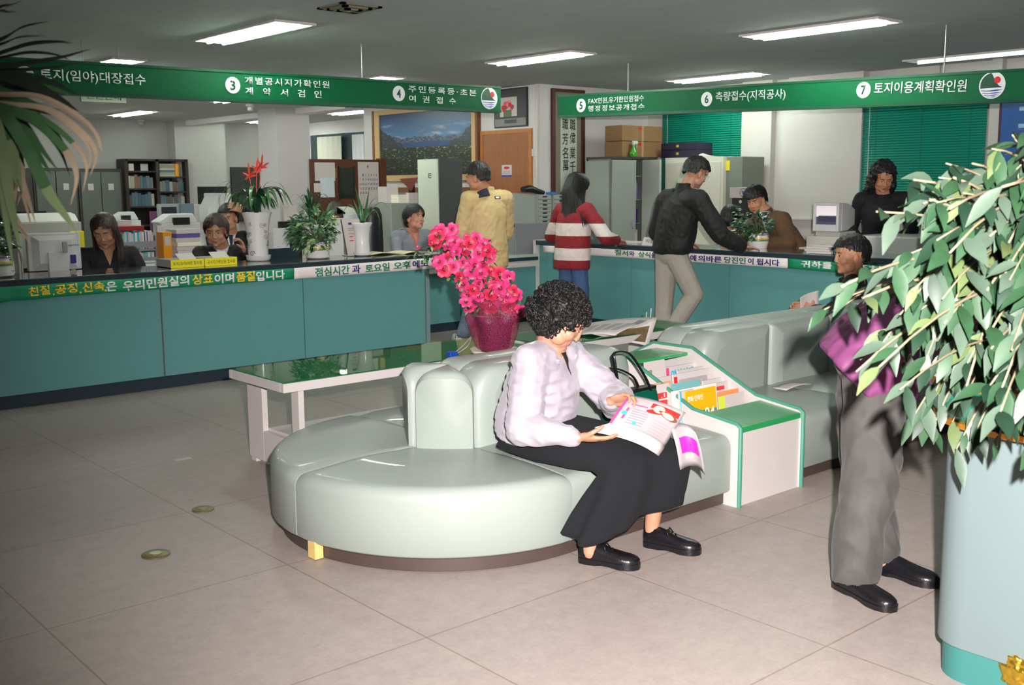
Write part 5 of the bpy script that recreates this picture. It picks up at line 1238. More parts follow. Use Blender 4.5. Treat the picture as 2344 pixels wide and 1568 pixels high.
# curtains and windows at the back between column and picture
XWd = 11.28
for k, (px0, px1, m, lab) in enumerate(((726, 784, mat('curtain_cream', (214, 210, 198), .8, .04, 10), 'cream window curtain panel left of the mountain picture'), (806, 836, mat('curtain_white', (226, 226, 230), .8, .04, 10), 'white window curtain panel beside the mountain picture'))):
    ya, yb_ = at(px0, 330, X=XWd - .08).y, at(px1, 330, X=XWd - .08).y
    mb = MB(); mb.grid(lambda u, v: V((XWd - .08 + .03 * math.sin(u * 30), ya + (yb_ - ya) * u, 1.0 + 1.55 * v)), 40, 2)
    mb.solo('curtain', m, lab, 'curtain', 'back window curtains', solid=.004, smooth=80)
ya, yb_ = at(712, 330, X=XWd).y, at(857, 330, X=XWd).y
structure('window_3', MB().box(XWd - .01, XWd + .01, max(yb_, 14.15), ya, 1.0, 2.6), mat('window_glass_dark', (60, 74, 78), .1))
# floor sockets
for px, py, r, lab in ((465, 1167, .055, 'brass floor socket plate beside a floor joint, the farther one'), (357, 1270, .062, 'brass floor socket plate nearer the camera')):
    p = at(px, py, Z=0)
    t = thing('floor_socket', lab, 'floor socket', (p.x, p.y, 0), 'floor socket plates')
    MB().lathe([(r, 0.0005), (r, .005), (r * .9, .008), (.001, .008)], (p.x, p.y, 0), 28).build('plate', mat('old_brass', (116, 110, 70), .45, .15, 30, metal=.4), t, smooth=40)
    MB().lathe([(r * .4, .008), (r * .4, .0105), (.001, .0105)], (p.x, p.y, 0), 20).build('cap', mat('brass_cap', (140, 134, 92), .35, metal=.6), t, smooth=40)
p = at(418, 1051, Z=0); MB().box(p.x - .05, p.x + .05, p.y - .02, p.y + .02, .0006, .002).solo('paper_scrap', M_paper, 'white scrap of paper lying on the floor left of the coffee table', 'paper')
# ------------------------------------------------------------------ people
M_skin = mat('skin', (184, 134, 108), .5, .06, 30, .05, 400, sss=.08)
M_skindk = mat('skin_tan', (196, 140, 108), .5, .06, 30, .05, 400, sss=.08)
M_lip = mat('lips', (160, 92, 80), .45)
M_lipred = mat('lips_red', (200, 60, 66), .35)
M_eyew = mat('eye_white', (232, 228, 222), .2); M_iris = mat('iris_dark', (24, 16, 14), .15)
M_hair = mat('black_hair', (15, 13, 14), .55, .4, 60, .5, 90, stretch=(1, 1, .25))
M_hairbr = mat('brown_black_hair', (44, 27, 22), .5, .4, 60, .5, 90, stretch=(1, 1, .25))
M_hairgr = mat('greying_hair', (60, 54, 50), .5, .5, 80, .5, 90)
M_suit = mat('black_suit_cloth', (22, 22, 27), .8, .15, 60, .08, 300)
M_brow = mat('eyebrow', (30, 22, 20), .7)
def organic(name, mb, m, parent, vox=.006, smooth=5, disp=None, slot=None, cut=None):
    """melt the closed pieces of mb into one continuous skin"""
    me = bpy.data.meshes.new('tmp'); me.from_pydata([tuple(p) for p in mb.v], [], mb.f)
    ob = bpy.data.objects.new('tmp', me); COL.objects.link(ob)
    bm = bmesh.new(); bm.from_mesh(me); bmesh.ops.recalc_face_normals(bm, faces=bm.faces); bm.to_mesh(me); bm.free()
    r = ob.modifiers.new('r', 'REMESH'); r.mode = 'VOXEL'; r.voxel_size = vox
    if smooth:
        s = ob.modifiers.new('s', 'SMOOTH'); s.factor = .5; s.iterations = smooth
    dg = bpy.context.evaluated_depsgraph_get(); dg.update()
    out = bpy.data.meshes.new_from_object(ob.evaluated_get(dg)); out.name = name
    bpy.data.objects.remove(ob); bpy.data.meshes.remove(me)
    if disp:
        ns = [v.normal.copy() for v in out.vertices]
        for v, n in zip(out.vertices, ns): v.co = v.co + disp(v.co, n)
    if cut:
        bm = bmesh.new(); bm.from_mesh(out); bmesh.ops.delete(bm, geom=[v for v in bm.verts if cut(v.co)], context='VERTS'); bm.to_mesh(out); bm.free()
    out.materials.clear()
    idx = [slot(p.center) for p in out.polygons] if slot else None
    o = link(name, out, m, parent)
    out.polygons.foreach_set('use_smooth', [True] * len(out.polygons))
    if idx: out.polygons.foreach_set('material_index', idx)
    return o
def limb(mb, pts, rs, n=12):
    pts = [V(p) for p in pts]
    fine, fr = [], []
    for i in range(len(pts) - 1):
        for k in range(4):
            f = k / 4; fine.append(pts[i].lerp(pts[i + 1], f)); fr.append(rs[i] + (rs[i + 1] - rs[i]) * f)
    fine.append(pts[-1]); fr.append(rs[-1])
    for i in range(len(pts) - 1):
        a, b = fine[i * 4:i * 4 + 5], fr[i * 4:i * 4 + 5]; mb.tube(a, b, n)
    for p, r in zip(pts, rs): mb.blob(p, r, n)
def folds(amp, fr, seed=0, st=(1, 1, 1)):
    o = V((seed * 3.1, seed * 1.7, seed * .9))
    def f(co, n):
        q = V((co.x * st[0], co.y * st[1], co.z * st[2])) * fr + o
        a = noise.noise(q); b = 1 - abs(noise.noise(q * 1.9 + V((5, 5, 5)))) * 2
        return n * amp * (a * .6 + b * .5)
    return f
def head_prims(mb, M, k=1.0, wide=1.0):
    S = M @ Matrix.Diagonal((k * wide, k, k, 1))
    def B(c, r): 
        R3 = M.to_3x3(); mb.blob(S @ V(c), V(r) * k, 16, R3)
    B((0, -.012, .032), (.077, .096, .086)); B((0, .030, -.018), (.064, .062, .078)); B((0, .036, -.072), (.047, .046, .040)); B((0, .066, -.096), (.020, .018, .016))
    B((0, .080, .036), (.050, .016, .020)); B((0, .072, .056), (.052, .020, .036))
    for s in (-1, 1):
        B((s * .037, .052, -.028), (.027, .030, .030)); B((s * .010, .098, -.033), (.009, .009, .007)); B((s * .076, -.006, -.012), (.010, .021, .033)); B((s * .045, .02, -.062), (.024, .04, .036))
    limb(mb, [S @ V((0, .092, .014)), S @ V((0, .0995, -.027))], [.0075 * k, .0102 * k], 10)
    B((0, .0795, -.060), (.021, .010, .0060)); B((0, .0775, -.070), (.018, .010, .0066))
def hand_prims(mb, wr, d, n, th, k=1.0, curl=(.35, .5, .4), spread=.06, thumb=.6, fing=None, pt=None):
    """wr wrist, d toward the knuckles, n way the palm faces, th toward the thumb side"""
    wr, d, n, th = V(wr), V(d).normalized(), V(n), V(th)
    n = (n - d * n.dot(d)).normalized(); th = (th - d * th.dot(d) - n * th.dot(n)).normalized()
    R3 = Matrix((th, d, n)).transposed()
    mb.blob(wr + d * .045 * k, V((.040, .052, .0155)) * k, 14, R3); mb.blob(wr + d * .075 * k, V((.041, .022, .0135)) * k, 14, R3); mb.blob(wr + d * .035 * k + th * .022 * k + n * .006 * k, V((.020, .034, .016)) * k, 12, R3)
    tips = []
    for i, (o, L) in enumerate(((.030, .072), (.0105, .080), (-.0095, .075), (-.029, .058))):
        c = fing[i] if fing else curl
        p = wr + d * (.090 - .004 * abs(i - 1.2)) * k + th * o * k; u = (d + th * (o * spread / .03)).normalized(); ps = [p - u * .012 * k]; ps.append(p)
        for seg, cc in zip((.45, .32, .26), c):
            u = (u * math.cos(cc) + n * math.sin(cc)).normalized(); nn = n
            p = p + u * L * seg * k; ps.append(p)
            n2 = (n - u * n.dot(u)); n = n2.normalized() if n2.length > 1e-3 else n
        n = nn if False else R3.col[2]
        limb(mb, ps, [.0092 * k, .0094 * k, .0086 * k, .0080 * k, .0066 * k], 8); tips.append(p)
    b = wr + d * .028 * k + th * .030 * k + n * .004 * k
    u = (d * .62 + th * .62 + n * thumb * .6).normalized(); p1 = b + u * .036 * k; u2 = (d * .85 + th * .12 + n * thumb).normalized(); p2 = p1 + u2 * .030 * k; p3 = p2 + (u2 + n * .2 * thumb - th * .15).normalized() * .024 * k
    limb(mb, [b, p1, p2, p3], [.0125 * k, .0108 * k, .0098 * k, .0078 * k], 8)
    return tips
def head_frame(c, f, pitch=0, roll=0):
    """f: way the face looks (horizontal), pitch down positive"""
    f = V((f[0], f[1], 0)).normalized(); x = V((f.y, -f.x, 0))
    B = Matrix(((x.x, f.x, 0, 0), (x.y, f.y, 0, 0), (0, 0, 1, 0), (0, 0, 0, 1)))
    return Matrix.Translation(V(c)) @ B @ Matrix.Rotation(-pitch, 4, 'X') @ Matrix.Rotation(roll, 4, 'Y')
def face_parts(t, M, k, brow=M_brow, look=(0, 0), open_=1.0, glasses=None, wide=1.0):
    for s in (-1, 1):
        mb = MB(); R3 = M.to_3x3()
        mb.m(0).blob(M @ (V((s * .031 * wide, .0805, .004)) * k), V((.0128, .0062, .0050 * open_)) * k, 12, R3)
        mb.m(1).blob(M @ (V((s * .031 * wide + look[0], .0850, .004 + look[1])) * k), V((.0072, .0040, .0054 * open_)) * k, 10, R3)
        mb.build('eye', [M_eyew, M_iris], t, smooth=180)
        b = MB(); b.tube([M @ (V((s * x * wide, y, z)) * k) for x, y, z in ((.014, .0915, .021), (.030, .0925, .027), (.047, .081, .022))], [.0022 * k, .0032 * k, .0014 * k], 6, flat=.8); b.build('eyebrow', brow, t, smooth=180)
        l = MB(); l.tube([M @ (V((s * x * wide, y, z)) * k) for x, y, z in ((.018, .0862, .0055), (.031, .0892, .0055 + .0058 * open_), (.045, .0815, .0055))], [.0008, .0014, .0008], 5); l.build('lash_line', M_brow, t, smooth=180)
    if glasses:
        g = MB()
        for s in (-1, 1):
            pts = [M @ (V((s * .033 + .022 * math.cos(a), .098 - .002 * abs(math.cos(a)), .003 + .017 * math.sin(a))) * k) for a in [i * 6.2832 / 20 for i in range(21)]]
            g.tube(pts, .0011, 6); g.tube([M @ (V((s * .055, .096, .006)) * k), M @ (V((s * .078, .05, .008)) * k), M @ (V((s * .080, -.01, .004)) * k)], .0011, 6)
        g.tube([M @ (V((-.012, .099, .006)) * k), M @ (V((0, .102, .009)) * k), M @ (V((.012, .099, .006)) * k)], .0011, 6)
        g.build('glasses', glasses, t, smooth=180)
KK = 1.05
def hair_cap(t, M, k, m, front=.058, side=.004, back=-.075, thick=.014, name='hair', amp=.005, part=None, fr=60, crown=1.0, extra=None):
    k = k * KK; mb = MB(); R3 = M.to_3x3()
    thick += .005; mb.blob(M @ (V((0, -.010, .038)) * k), V((.077 + thick, .099 + thick, (.088 + thick) * crown)) * k, 20, R3)
    mb.blob(M @ (V((0, -.035, -.02)) * k), V((.072 + thick * .8, .070 + thick * .8, .075)) * k, 18, R3)
    if extra: extra(mb)
    Mi = M.inverted()
    def cut(co):
        p = Mi @ co / k
        x, y, z = p
        if y > .035: 
            h = front if part is None else front + part(x)
            w_ = min(1, max(0, (y - .035) / .03)); h = side + (h - side) * w_ if abs(x) > .045 else h
            return z < h
        if y > -.03: return z < side + (.03 - 0) * max(0, y) / .035 * .6
        return z < back + max(0, (y + .055)) * 1.5
    return organic(name, mb, m, t, .0055 * k, 3, folds(amp, fr, 2, (1, 1, .25)), cut=cut)
def strands(t, M, k, m, n, fn, name='hair', r=.0045):
    mb = MB()
    for i in range(n):
        pts, rr = fn(i, n); mb.tube(pts, rr, 5, flat=.7)
    return mb.build(name, m, t, smooth=180)
def torso(mb, pel, chest, r, f, hem, dims, neck=None):
    """rings from the hem to the collar. dims: list of (fraction, half width, half depth)"""
    rs = []; n = 28; pel, chest, r, f = V(pel), V(chest), V(r), V(f)
    up = (chest - pel).normalized(); fo = (f - up * f.dot(up)).normalized()
    for q, a, b in dims:
        c = pel + (chest - pel) * q
        rs.append([c + r * math.cos(k * 6.2832 / n) * a + fo * math.sin(k * 6.2832 / n) * b for k in range(n)])
    mb.rings(rs)
def shoe(t, heel, toe, m, w_=.046, h=.075, sole=.022, msole=None, lace=False, name='shoe'):
    heel, toe = V(heel), V(toe); d = toe - heel; L = d.length; d.normalize(); s = V((d.y, -d.x, 0)).normalized()
    prof = [(0, .30, .70), (.03, .55, .86), (.12, .70, 1.0), (.30, .74, .98), (.42, .78, .86), (.55, .88, .68), (.70, 1.0, .54), (.84, .96, .47), (.94, .70, .40), (1.0, .25, .28)]
    rs = []
    for q, a, b in prof:
        c = heel + d * (q * L); hh = h * b; ww = w_ * a
        rs.append([c + s * x * ww + V((0, 0, sole + z * hh)) for x, z in ((-1, 0), (-1.02, .25), (-.92, .55), (-.62, .86), (0, 1), (.62, .86), (.92, .55), (1.02, .25), (1, 0))])
    u = MB().rings(rs).build(name, m, t, smooth=60)
    rs = []
    for q, a, b in prof:
        c = heel + d * (q * L * 1.01 - .001); ww = w_ * a * 1.05 + .001; z0 = .001 + (0 if not (.40 < q < .62) else .006)
        rs.append([c + s * x * ww + V((0, 0, z)) for x, z in ((-1, z0), (-1.02, sole), (1.02, sole), (1, z0))])
    MB().rings(rs).build('sole', msole or m, u, smooth=40)
    if lace:
        mb = MB()
        for q in (.44, .50, .56):
            c = heel + d * (q * L); hz = sole + h * (.86 - (q - .42) * 1.35)
            mb.tube([c - s * w_ * .5 + V((0, 0, hz - .014)), c + V((0, 0, hz + .004)), c + s * w_ * .5 + V((0, 0, hz - .014))], .003, 6)
        for sg in (-1, 1): mb.tube([heel + d * (.44 * L) + V((0, 0, sole + h * .9)), heel + d * (.42 * L) + s * sg * .02 + V((0, 0, sole + h * .95)), heel + d * (.48 * L) + s * sg * .03 + V((0, 0, sole + h * .62))], .003, 6)
        mb.build('lace', M_black, u, smooth=180)
    return u
def collar(t, M, k, m, r0=.066, r1=.072, z0=-.165, z1=-.118, open_=.35, name='collar', drop=.03):
    mb = MB(); n = 26
    def fn(u, v):
        a = rad(90) + open_ + (6.2832 - 2 * open_) * u; fr = (1 - math.cos(2 * math.pi * u)) / 2
        r = (r0 + (r1 - r0) * v) * (1 + .05 * math.sin(a)); z = z0 + (z1 - z0) * v * (.55 + .45 * fr) - drop * (1 - fr)
        return M @ (V((r * math.cos(a), r * math.sin(a) * .95 - .012, z)) * k)
    return mb.grid(fn, n, 4).build(name, m, t, smooth=180, solid=.006)
STD = [(-.02, .165, .110), (.10, .172, .118), (.38, .160, .108), (.66, .182, .120), (.86, .188, .112), (.97, .150, .085), (1.05, .085, .068), (1.09, .058, .058)]
STOOLS = {'clerk with long': 'the long-haired clerk', 'clerk with glasses': 'the clerk with glasses', 'man in a black suit': 'the man with a hand on his brow', 'grey-haired': 'the grey-haired man', 'woman in a grey jersey': 'the woman in the grey jersey', 'dark-haired clerk': 'the clerk in pale blue'}
def stool(x, y, z, who):
    w_ = [v for q, v in STOOLS.items() if who.startswith(q)][0]
    t = thing('stool', 'black swivel stool under ' + w_, 'stool', (x, y, 0), 'swivel stools')
    MB().lathe([(.05, z - .06), (.19, z - .05), (.20, z - .02), (.17, z), (.01, z)], (x, y, 0), 20).build('seat', M_black, t, smooth=50)
    MB().tube([(x, y, .05), (x, y, z - .05)], .025, 8).build('post', M_metal, t, smooth=60)
    for q in range(5): MB().tube([(x, y, .07), (x + .24 * math.cos(q * 1.2566), y + .24 * math.sin(q * 1.2566), .025)], .018, 6).build('leg', M_black, t, smooth=60)
def person(label, base, f, pel, chest, head, hf, pitch=0, roll=0, sh=None, arms=None, hands=None, legs=None, skin=M_skin, k=1.0, lips=M_lip, top=None, trousers=None, sw=.185, bulk=1.0, vox=.0058, dims=None, sleeve=(.066, .056, .046), leg_r=(.098, .074, .062), fold=.007, topvox=.009, hem_cut=None, eyes=True, look=(0, 0), open_=1.0, glasses=None, topname='jacket', wide=1.0, fr=9, lift=.04, kk=1.05, fst=(1, 1, .8)):
    """all joints in room space. arms: {side: (elbow, wrist)}; hands: {side: (d, n, th, kwargs)}; legs: {side: (knee, ankle)}"""
    t = thing('person', label, 'person', base)
    f = V((f[0], f[1], 0)).normalized(); r = V((f.y, -f.x, 0))
    pel, chest, head = V(pel), V(chest) + V((0, 0, lift)), V(head); k = k * kk
    M = head_frame(head, hf, pitch, roll)
    sh = {s: V(sh[s]) for s in sh} if sh else {'R': chest + r * sw, 'L': chest - r * sw}
    if legs is None:
        legs = {s: (pel + f * .43 + r * sg * .11 - V((0, 0, .02)), V(((pel + f * .45 + r * sg * .11).x, (pel + f * .45 + r * sg * .11).y, .08))) for s, sg in (('R', 1), ('L', -1))}; trousers = M_suit
        stool(pel.x, pel.y, pel.z - .13, label)
    mb = MB(); head_prims(mb, M, k, wide)
    limb(mb, [M @ (V((0, -.02, -.05)) * k), chest + V((0, 0, .03)), chest - V((0, 0, .05))], [.060 * k, .064 * k, .080])
    limb(mb, [chest, pel.lerp(chest, .5), pel], [.085, .09, .105])
    for s in (arms or {}):
        el, wr = arms[s]; limb(mb, [chest + V((0, 0, -.01)), sh[s], el, wr], [.055, .042, .034, .025])
        if hands and s in hands:
            d, n, th, kw = hands[s]; hand_prims(mb, wr, d, n, th, k, **kw)
    for s in (legs or {}):
        kn, an = legs[s]; sg = 1 if s == 'R' else -1
        limb(mb, [pel + r * sg * .08, kn, an, V(an) + V((0, 0, -.05))], [.075, .05, .034, .034])
    Mi = M.inverted()
    def slot(c):
        p = Mi @ c / k
        return 1 if (abs(p.x) < .019 - abs(p.z + .065) * .9 and -.074 < p.z < -.056 and p.y > .078) else 0
    body = organic('body', mb, [skin, lips], t, vox, 5, slot=slot)
    if eyes: face_parts(t, M, k, look=look, open_=open_, glasses=glasses, wide=wide)
    if top:
        g = MB(); dd = [(q, a * bulk, b * bulk) for q, a, b in (dims or STD)]; dd.append((dd[-1][0] + .07, dd[-1][1] * .99, dd[-1][2] * .99))
        torso(g, pel, chest, r, f, 0, dd)
        for s in (arms or {}):
            el, wr = V(arms[s][0]), V(arms[s][1]); e = el + (wr - el) * .93
            limb(g, [chest.lerp(sh[s], .55) + V((0, 0, -.02)), sh[s] + V((0, 0, -.012)), el, e], [sleeve[0] * 1.15 * bulk, sleeve[0] * bulk, sleeve[1] * bulk, sleeve[2] * bulk])
        organic(topname, g, top, t, topvox, 5, folds(fold, fr, sum(map(ord, label)) % 17, fst))
    if trousers:
        g = MB(); 
        R3 = Matrix((r, f, V((0, 0, 1)))).transposed()
        g.blob(pel + V((0, 0, .0)), (.165 * bulk, .125 * bulk, .13), 18, R3)
        for s in legs:
            kn, an = V(legs[s][0]), V(legs[s][1]); sg = 1 if s == 'R' else -1
            limb(g, [pel + r * sg * .075 + V((0, 0, -.03)), kn, an], list(leg_r))
        organic('trousers', g, trousers, t, .009, 4, folds(.006, 8, 5, (1, 1, .6)))
    return t, M, r, f
# ---- the woman reading on the sofa
M_blouse = mat('pale_lilac_satin', (172, 164, 175), .34, .05, 8, .12, 20, sheen=.2)
M_skirt = mat('black_skirt_cloth', (9, 12, 19), .95, .15, 60, .1, 300)
M_shoeblk = mat('black_leather', (20, 20, 24), .28, .2, 30, .12, 120)
fA = V((.30, -.954, 0)); rA = V((fA.y, -fA.x, 0))
A_pel, A_ch, A_hd = V((3.215, 3.53, .50)), V((3.225, 3.455, .845)), V((3.245, 3.385, 1.005))
t, M, r, f = person('seated woman with curly black hair in a lilac blouse reading a magazine', (3.3, 3.3, 0), fA, A_pel, A_ch, A_hd, (.70, -.71), pitch=rad(34), sw=.165,
    arms={'R': ((2.965, 3.33, .575), (3.045, 3.085, .562)), 'L': ((3.475, 3.27, .63), (3.285, 3.125, .675))},
    hands={'R': ((.80, -.58, -.10), (.25, .25, .93), (-.35, -.5, .3), dict(curl=(.10, .22, .2), thumb=.55, spread=.02)), 'L': ((.30, -.85, .30), (-.55, -.1, -.8), (.75, .2, .6), dict(curl=(.5, .7, .6), thumb=.8))},
    legs={'R': ((3.27, 3.03, .455), (3.115, 3.075, .10)), 'L': ((3.47, 2.99, .455), (3.475, 3.045, .105))}, lips=M_lipred, top=M_blouse, vox=.0042, topvox=.0075, bulk=1.02,
    dims=[(-.10, .205, .165), (.05, .215, .172), (.35, .205, .160), (.66, .200, .145), (.86, .192, .122), (.97, .150, .092), (1.06, .088, .070), (1.10, .066, .064)], sleeve=(.080, .078, .037), lift=0, kk=1.0, fold=.017, topname='blouse', open_=.35, fr=8, fst=(.7, .7, 1.7))
mb = MB(); R3 = M.to_3x3()
hc = M @ V((0, -.03, .045))
mb.blob(hc, (.120, .125, .108), 18, R3); mb.blob(M @ V((0, -.055, -.02)), (.105, .085, .09), 16, R3)
Mi = M.inverted()
def keepA(p): return not ((p.y > .060 and p.z < .040) or (p.y > .005 and p.z < .0) or p.z < -.115)
def curlnoise(co, n): return n * (.012 * noise.noise(co * 26) + .010 * abs(noise.noise(co * 60)))
organic('hair', mb, M_hair, t, .005, 2, curlnoise, cut=lambda c: not keepA(Mi @ c))
mb = MB(); ra = random.Random(11); cnt = 0
while cnt < 620:
    u, v = ra.uniform(-1, 1), ra.uniform(0, 6.2832); w_ = math.sqrt(1 - u * u)
    p = V((.124 * w_ * math.cos(v), -.032 + .130 * w_ * math.sin(v), .040 + .114 * u))
    if u < -.1: p = V((p.x * .98, p.y - .015, p.z - .02))
    if not keepA(p) or (p.y > .085 and p.z < .045): continue
    nrm = V((p.x, p.y + .03, p.z - .03)).normalized(); a = nrm.orthogonal().normalized(); b = nrm.cross(a); ph = ra.uniform(0, 6.28); R_ = ra.uniform(.007, .013)
    a, b = a * math.cos(ph) + b * math.sin(ph), b * math.cos(ph) - a * math.sin(ph)
    mb.tube([M @ (p + nrm * (R_ * math.sin(q) * .9 + .003) + a * R_ * math.cos(q) + b * .004 * q) for q in [i * .8 for i in range(9)]], [.0018, .003, .0036, .0036, .0036, .0036, .0033, .0026, .0012], 5); cnt += 1
mb.build('hair_curls', M_hair, t, smooth=180)
collar(t, head_frame(A_hd + V((0, 0, -.010)), fA), 1.0, M_blouse, .080, .094, -.150, -.112, 1.05, drop=.02)
A_t, A_M = t, M
# placket of the blouse
mb = MB()
# skirt: a draped tube from the waist over the knees to the shins
rs = []; n = 56
SK = [((3.205, 3.60, .555), .150, V((0, .10, .02)) , 0), ((3.205, 3.58, .50), .190, V((.02, -.10, .10)), 0), ((3.235, 3.43, .470), .212, V((0, 0, .098)), 0), ((3.28, 3.24, .462), .222, V((0, -.01, .088)), .05), ((3.335, 3.07, .456), .225, V((.008, -.035, .080)), .16), ((3.355, 2.985, .415), .228, V((.01, -.078, .045)), .30), ((3.335, 2.99, .345), .242, V((.01, -.10, .01)), .34), ((3.315, 3.02, .25), .262, V((.01, -.115, 0)), .36), ((3.297, 3.045, .165), .280, V((.01, -.115, 0)), .38)]
fine = []
for i in range(len(SK) - 1):
    for q in range(4):
        g = q / 4; A_, B_ = SK[i], SK[i + 1]
        fine.append((V(A_[0]).lerp(V(B_[0]), g), A_[1] + (B_[1] - A_[1]) * g, A_[2].lerp(B_[2], g), A_[3] + (B_[3] - A_[3]) * g))
fine.append((V(SK[-1][0]), SK[-1][1], SK[-1][2], SK[-1][3]))
lA = -rA
for i, (c, w_, h, dent) in enumerate(fine):
    ring = []; q = i / (len(fine) - 1); dr = max(0, (q - .55) / .45)
    for j in range(n):
        a = 6.2832 * j / n; ca, sa = math.cos(a), math.sin(a)
        x = (abs(ca) ** .8) * (1 if ca > 0 else -1); y = (abs(sa) ** .75) * (1 if sa > 0 else -1)
        hh = y * (1 - dent * math.exp(-(x / .28) ** 2) * (1 if sa > 0 else .3))
        wob = dr * (.020 * math.sin(a * 7 + 1.3) + .012 * math.sin(a * 11 + .4)); hd = V((0, 0, -.030 * dr * math.sin(a * 2 + 2.4))) + V((0, 0, -.03 * dr * (x * -1)))
        ring.append(c + (lA.lerp(V((.985, -.13, 0)), min(1, max(0, (q - .3) / .25)))).normalized() * x * (w_ + wob) + h * (hh * (1 + wob * 3)) + hd + V((0, 0, .006 * noise.noise(V((x * 3, y * 3, q * 9))))))
    rs.append(ring)
MB().rings(rs, caps=False).build('skirt', M_skirt, t, smooth=180, solid=.006)
shoe(t, (3.098, 3.125, 0), (3.218, 2.888, 0), M_shoeblk, .046, .072, .026, lace=True)
shoe(t, (3.458, 3.075, 0), (3.545, 2.828, 0), M_shoeblk, .046, .072, .026, lace=True)
# the magazine in her hands
Mpg = mat('magazine_page', (164, 157, 160), .4, .03, 20)
TL, TR, BR_, BL = V((3.315, 3.045, .712)), V((3.475, 2.865, .640)), V((3.395, 2.90, .515)), V((3.165, 3.02, .615))
tm = thing('magazine', 'open magazine with a red figure photo held by the seated woman', 'magazine', tuple((TL + BR_) / 2))
pn = (TR - TL).cross(BL - TL).normalized()
if pn.z < 0: pn = -pn
def pg(u, v, o=0): return TL.lerp(TR, u).lerp(BL.lerp(BR_, u), v) + pn * (.018 * math.sin(math.pi * u) - .03 * u ** 4 * v + .010 * math.sin(math.pi * v) + o)
MB().grid(lambda u, v: pg(u, v), 16, 10).build('page', Mpg, tm, smooth=180, solid=.0012)
def pgpatch(u0, u1, v0, v1, m, nm='print', o=.0014): MB().grid(lambda u, v: pg(u0 + (u1 - u0) * u, v0 + (v1 - v0) * v, o), 6, 4).build(nm, m, tm, smooth=180, fix=False)
def pgell(cu, cv, ru, rv, m, nm='print', o=.0018, ang=0):
    mb = MB(); mb.add([pg(cu, cv, o)] + [pg(cu + ru * math.cos(k * .3142) * math.cos(ang) - rv * math.sin(k * .3142) * math.sin(ang), cv + ru * math.cos(k * .3142) * math.sin(ang) + rv * math.sin(k * .3142) * math.cos(ang), o) for k in range(20)], [(0, k + 1, (k + 1) % 20 + 1) for k in range(20)]); mb.build(nm, m, tm, smooth=180, fix=False)
MHR = mat('photo_brown', (120, 70, 50), .5)
pgpatch(0, .045, 0, 1, MPK, 'pink_edge')
pgpatch(.14, .42, .30, .335, MPK, 'pink_heading'); pgpatch(.12, .16, .45, .8, MPK, 'pink_heading')
pgpatch(.45, .95, .12, .28, MRD, 'red_photo'); pgell(.58, .36, .17, .07, MRD, 'red_photo', ang=-.4); pgell(.60, .26, .10, .12, MSK, 'figure_photo', .002); pgell(.80, .34, .17, .10, MHR, 'figure_photo', .0022, .25); pgell(.79, .35, .11, .075, MSK, 'figure_photo', .0026, .25)
for i in range(7): pgpatch(.22 + .0 * i, .50, .45 + .07 * i, .475 + .07 * i, mat('text_grey', (132, 128, 142), .6), 'text_column')
for i in range(5): pgpatch(.62, .90, .58 + .08 * i, .60 + .08 * i, mat('text_pink', (190, 140, 150), .6), 'text_column')
pgell(.12, .62, .05, .06, MCY, 'small_photo'); pgell(.36, .85, .035, .05, MCY, 'small_photo')
# block of pages below the open page and the curled back pages
def lowpg(u, v, o): return pg(u, 1) + (V((-.050, .035, -.016)) * (1 - .6 * u) + V((-.01, -.005, -.012)) * u) * v + V((0, 0, -o * (.3 + v)))
for k in range(5): MB().grid(lambda u, v, k=k: lowpg(u, v, .004 * k), 10, 3).build('page', M_paper, tm, smooth=180, solid=.0014)
CV = V((3.415, 2.89, .50))
def curlpg(u, v): return BR_ + V((.02, -.005, .06)) * (1 - v) + V((.075, -.075, -.02)) * u + V((.055, -.03, -.125)) * v + V((.03, .02, .02)) * math.sin(math.pi * u) + V((-.02, -.02, .02)) * math.sin(math.pi * v)
MB().grid(curlpg, 8, 8).build('back_page', Mpg, tm, smooth=180, solid=.0012)
def curlpatch(u0, u1, v0, v1, m): MB().grid(lambda u, v: curlpg(u0 + (u1 - u0) * u, v0 + (v1 - v0) * v) + V((-.0014, -.0014, .001)), 4, 4).build('magenta_print', m, tm, smooth=180, fix=False)
curlpatch(.15, .85, .35, .72, mat('magenta', (214, 40, 160), .4)); curlpatch(.35, .6, .5, .62, M_ink); curlpatch(.25, .55, .74, .85, MSK)
# her handbag behind the magazine
Mbag = mat('green_black_bag', (6, 84, 66), .22, .5, 9, .1, 60); Mtrimb = mat('bag_trim_black', (16, 16, 20), .3)
bc = at(1452, 925, Y=3.55); bc = V((3.86, 3.52, 0))
t = thing('handbag', 'dark green and black handbag standing on the sofa beside the seated woman', 'handbag', (bc.x, bc.y, SZ + .005))
z0 = SZ + .008
rs = [[V((bc.x + x * w_, bc.y + y * d + .02 * q, z0 + q * .195)) for x, y in ((-1, -1), (-.5, -1.1), (0, -1.12), (.5, -1.1), (1, -1), (1.03, 0), (1, 1), (0, 1.1), (-1, 1), (-1.03, 0))] for q, w_, d in ((0, .13, .055), (.1, .145, .065), (.5, .15, .06), (.9, .16, .035), (1, .165, .02))]
MB().rings(rs).build('body', Mbag, t, smooth=50)
MB().rings([[p + V((0, 0, dz)) for p in [V((bc.x + x * .168, bc.y + y * .026 + .02, z0 + .19)) for x, y in ((-1, -1), (0, -1.2), (1, -1), (1.03, 0), (1, 1), (0, 1.2), (-1, 1), (-1.03, 0))]] for dz in (-.012, .012)]).build('top_trim', Mtrimb, t)
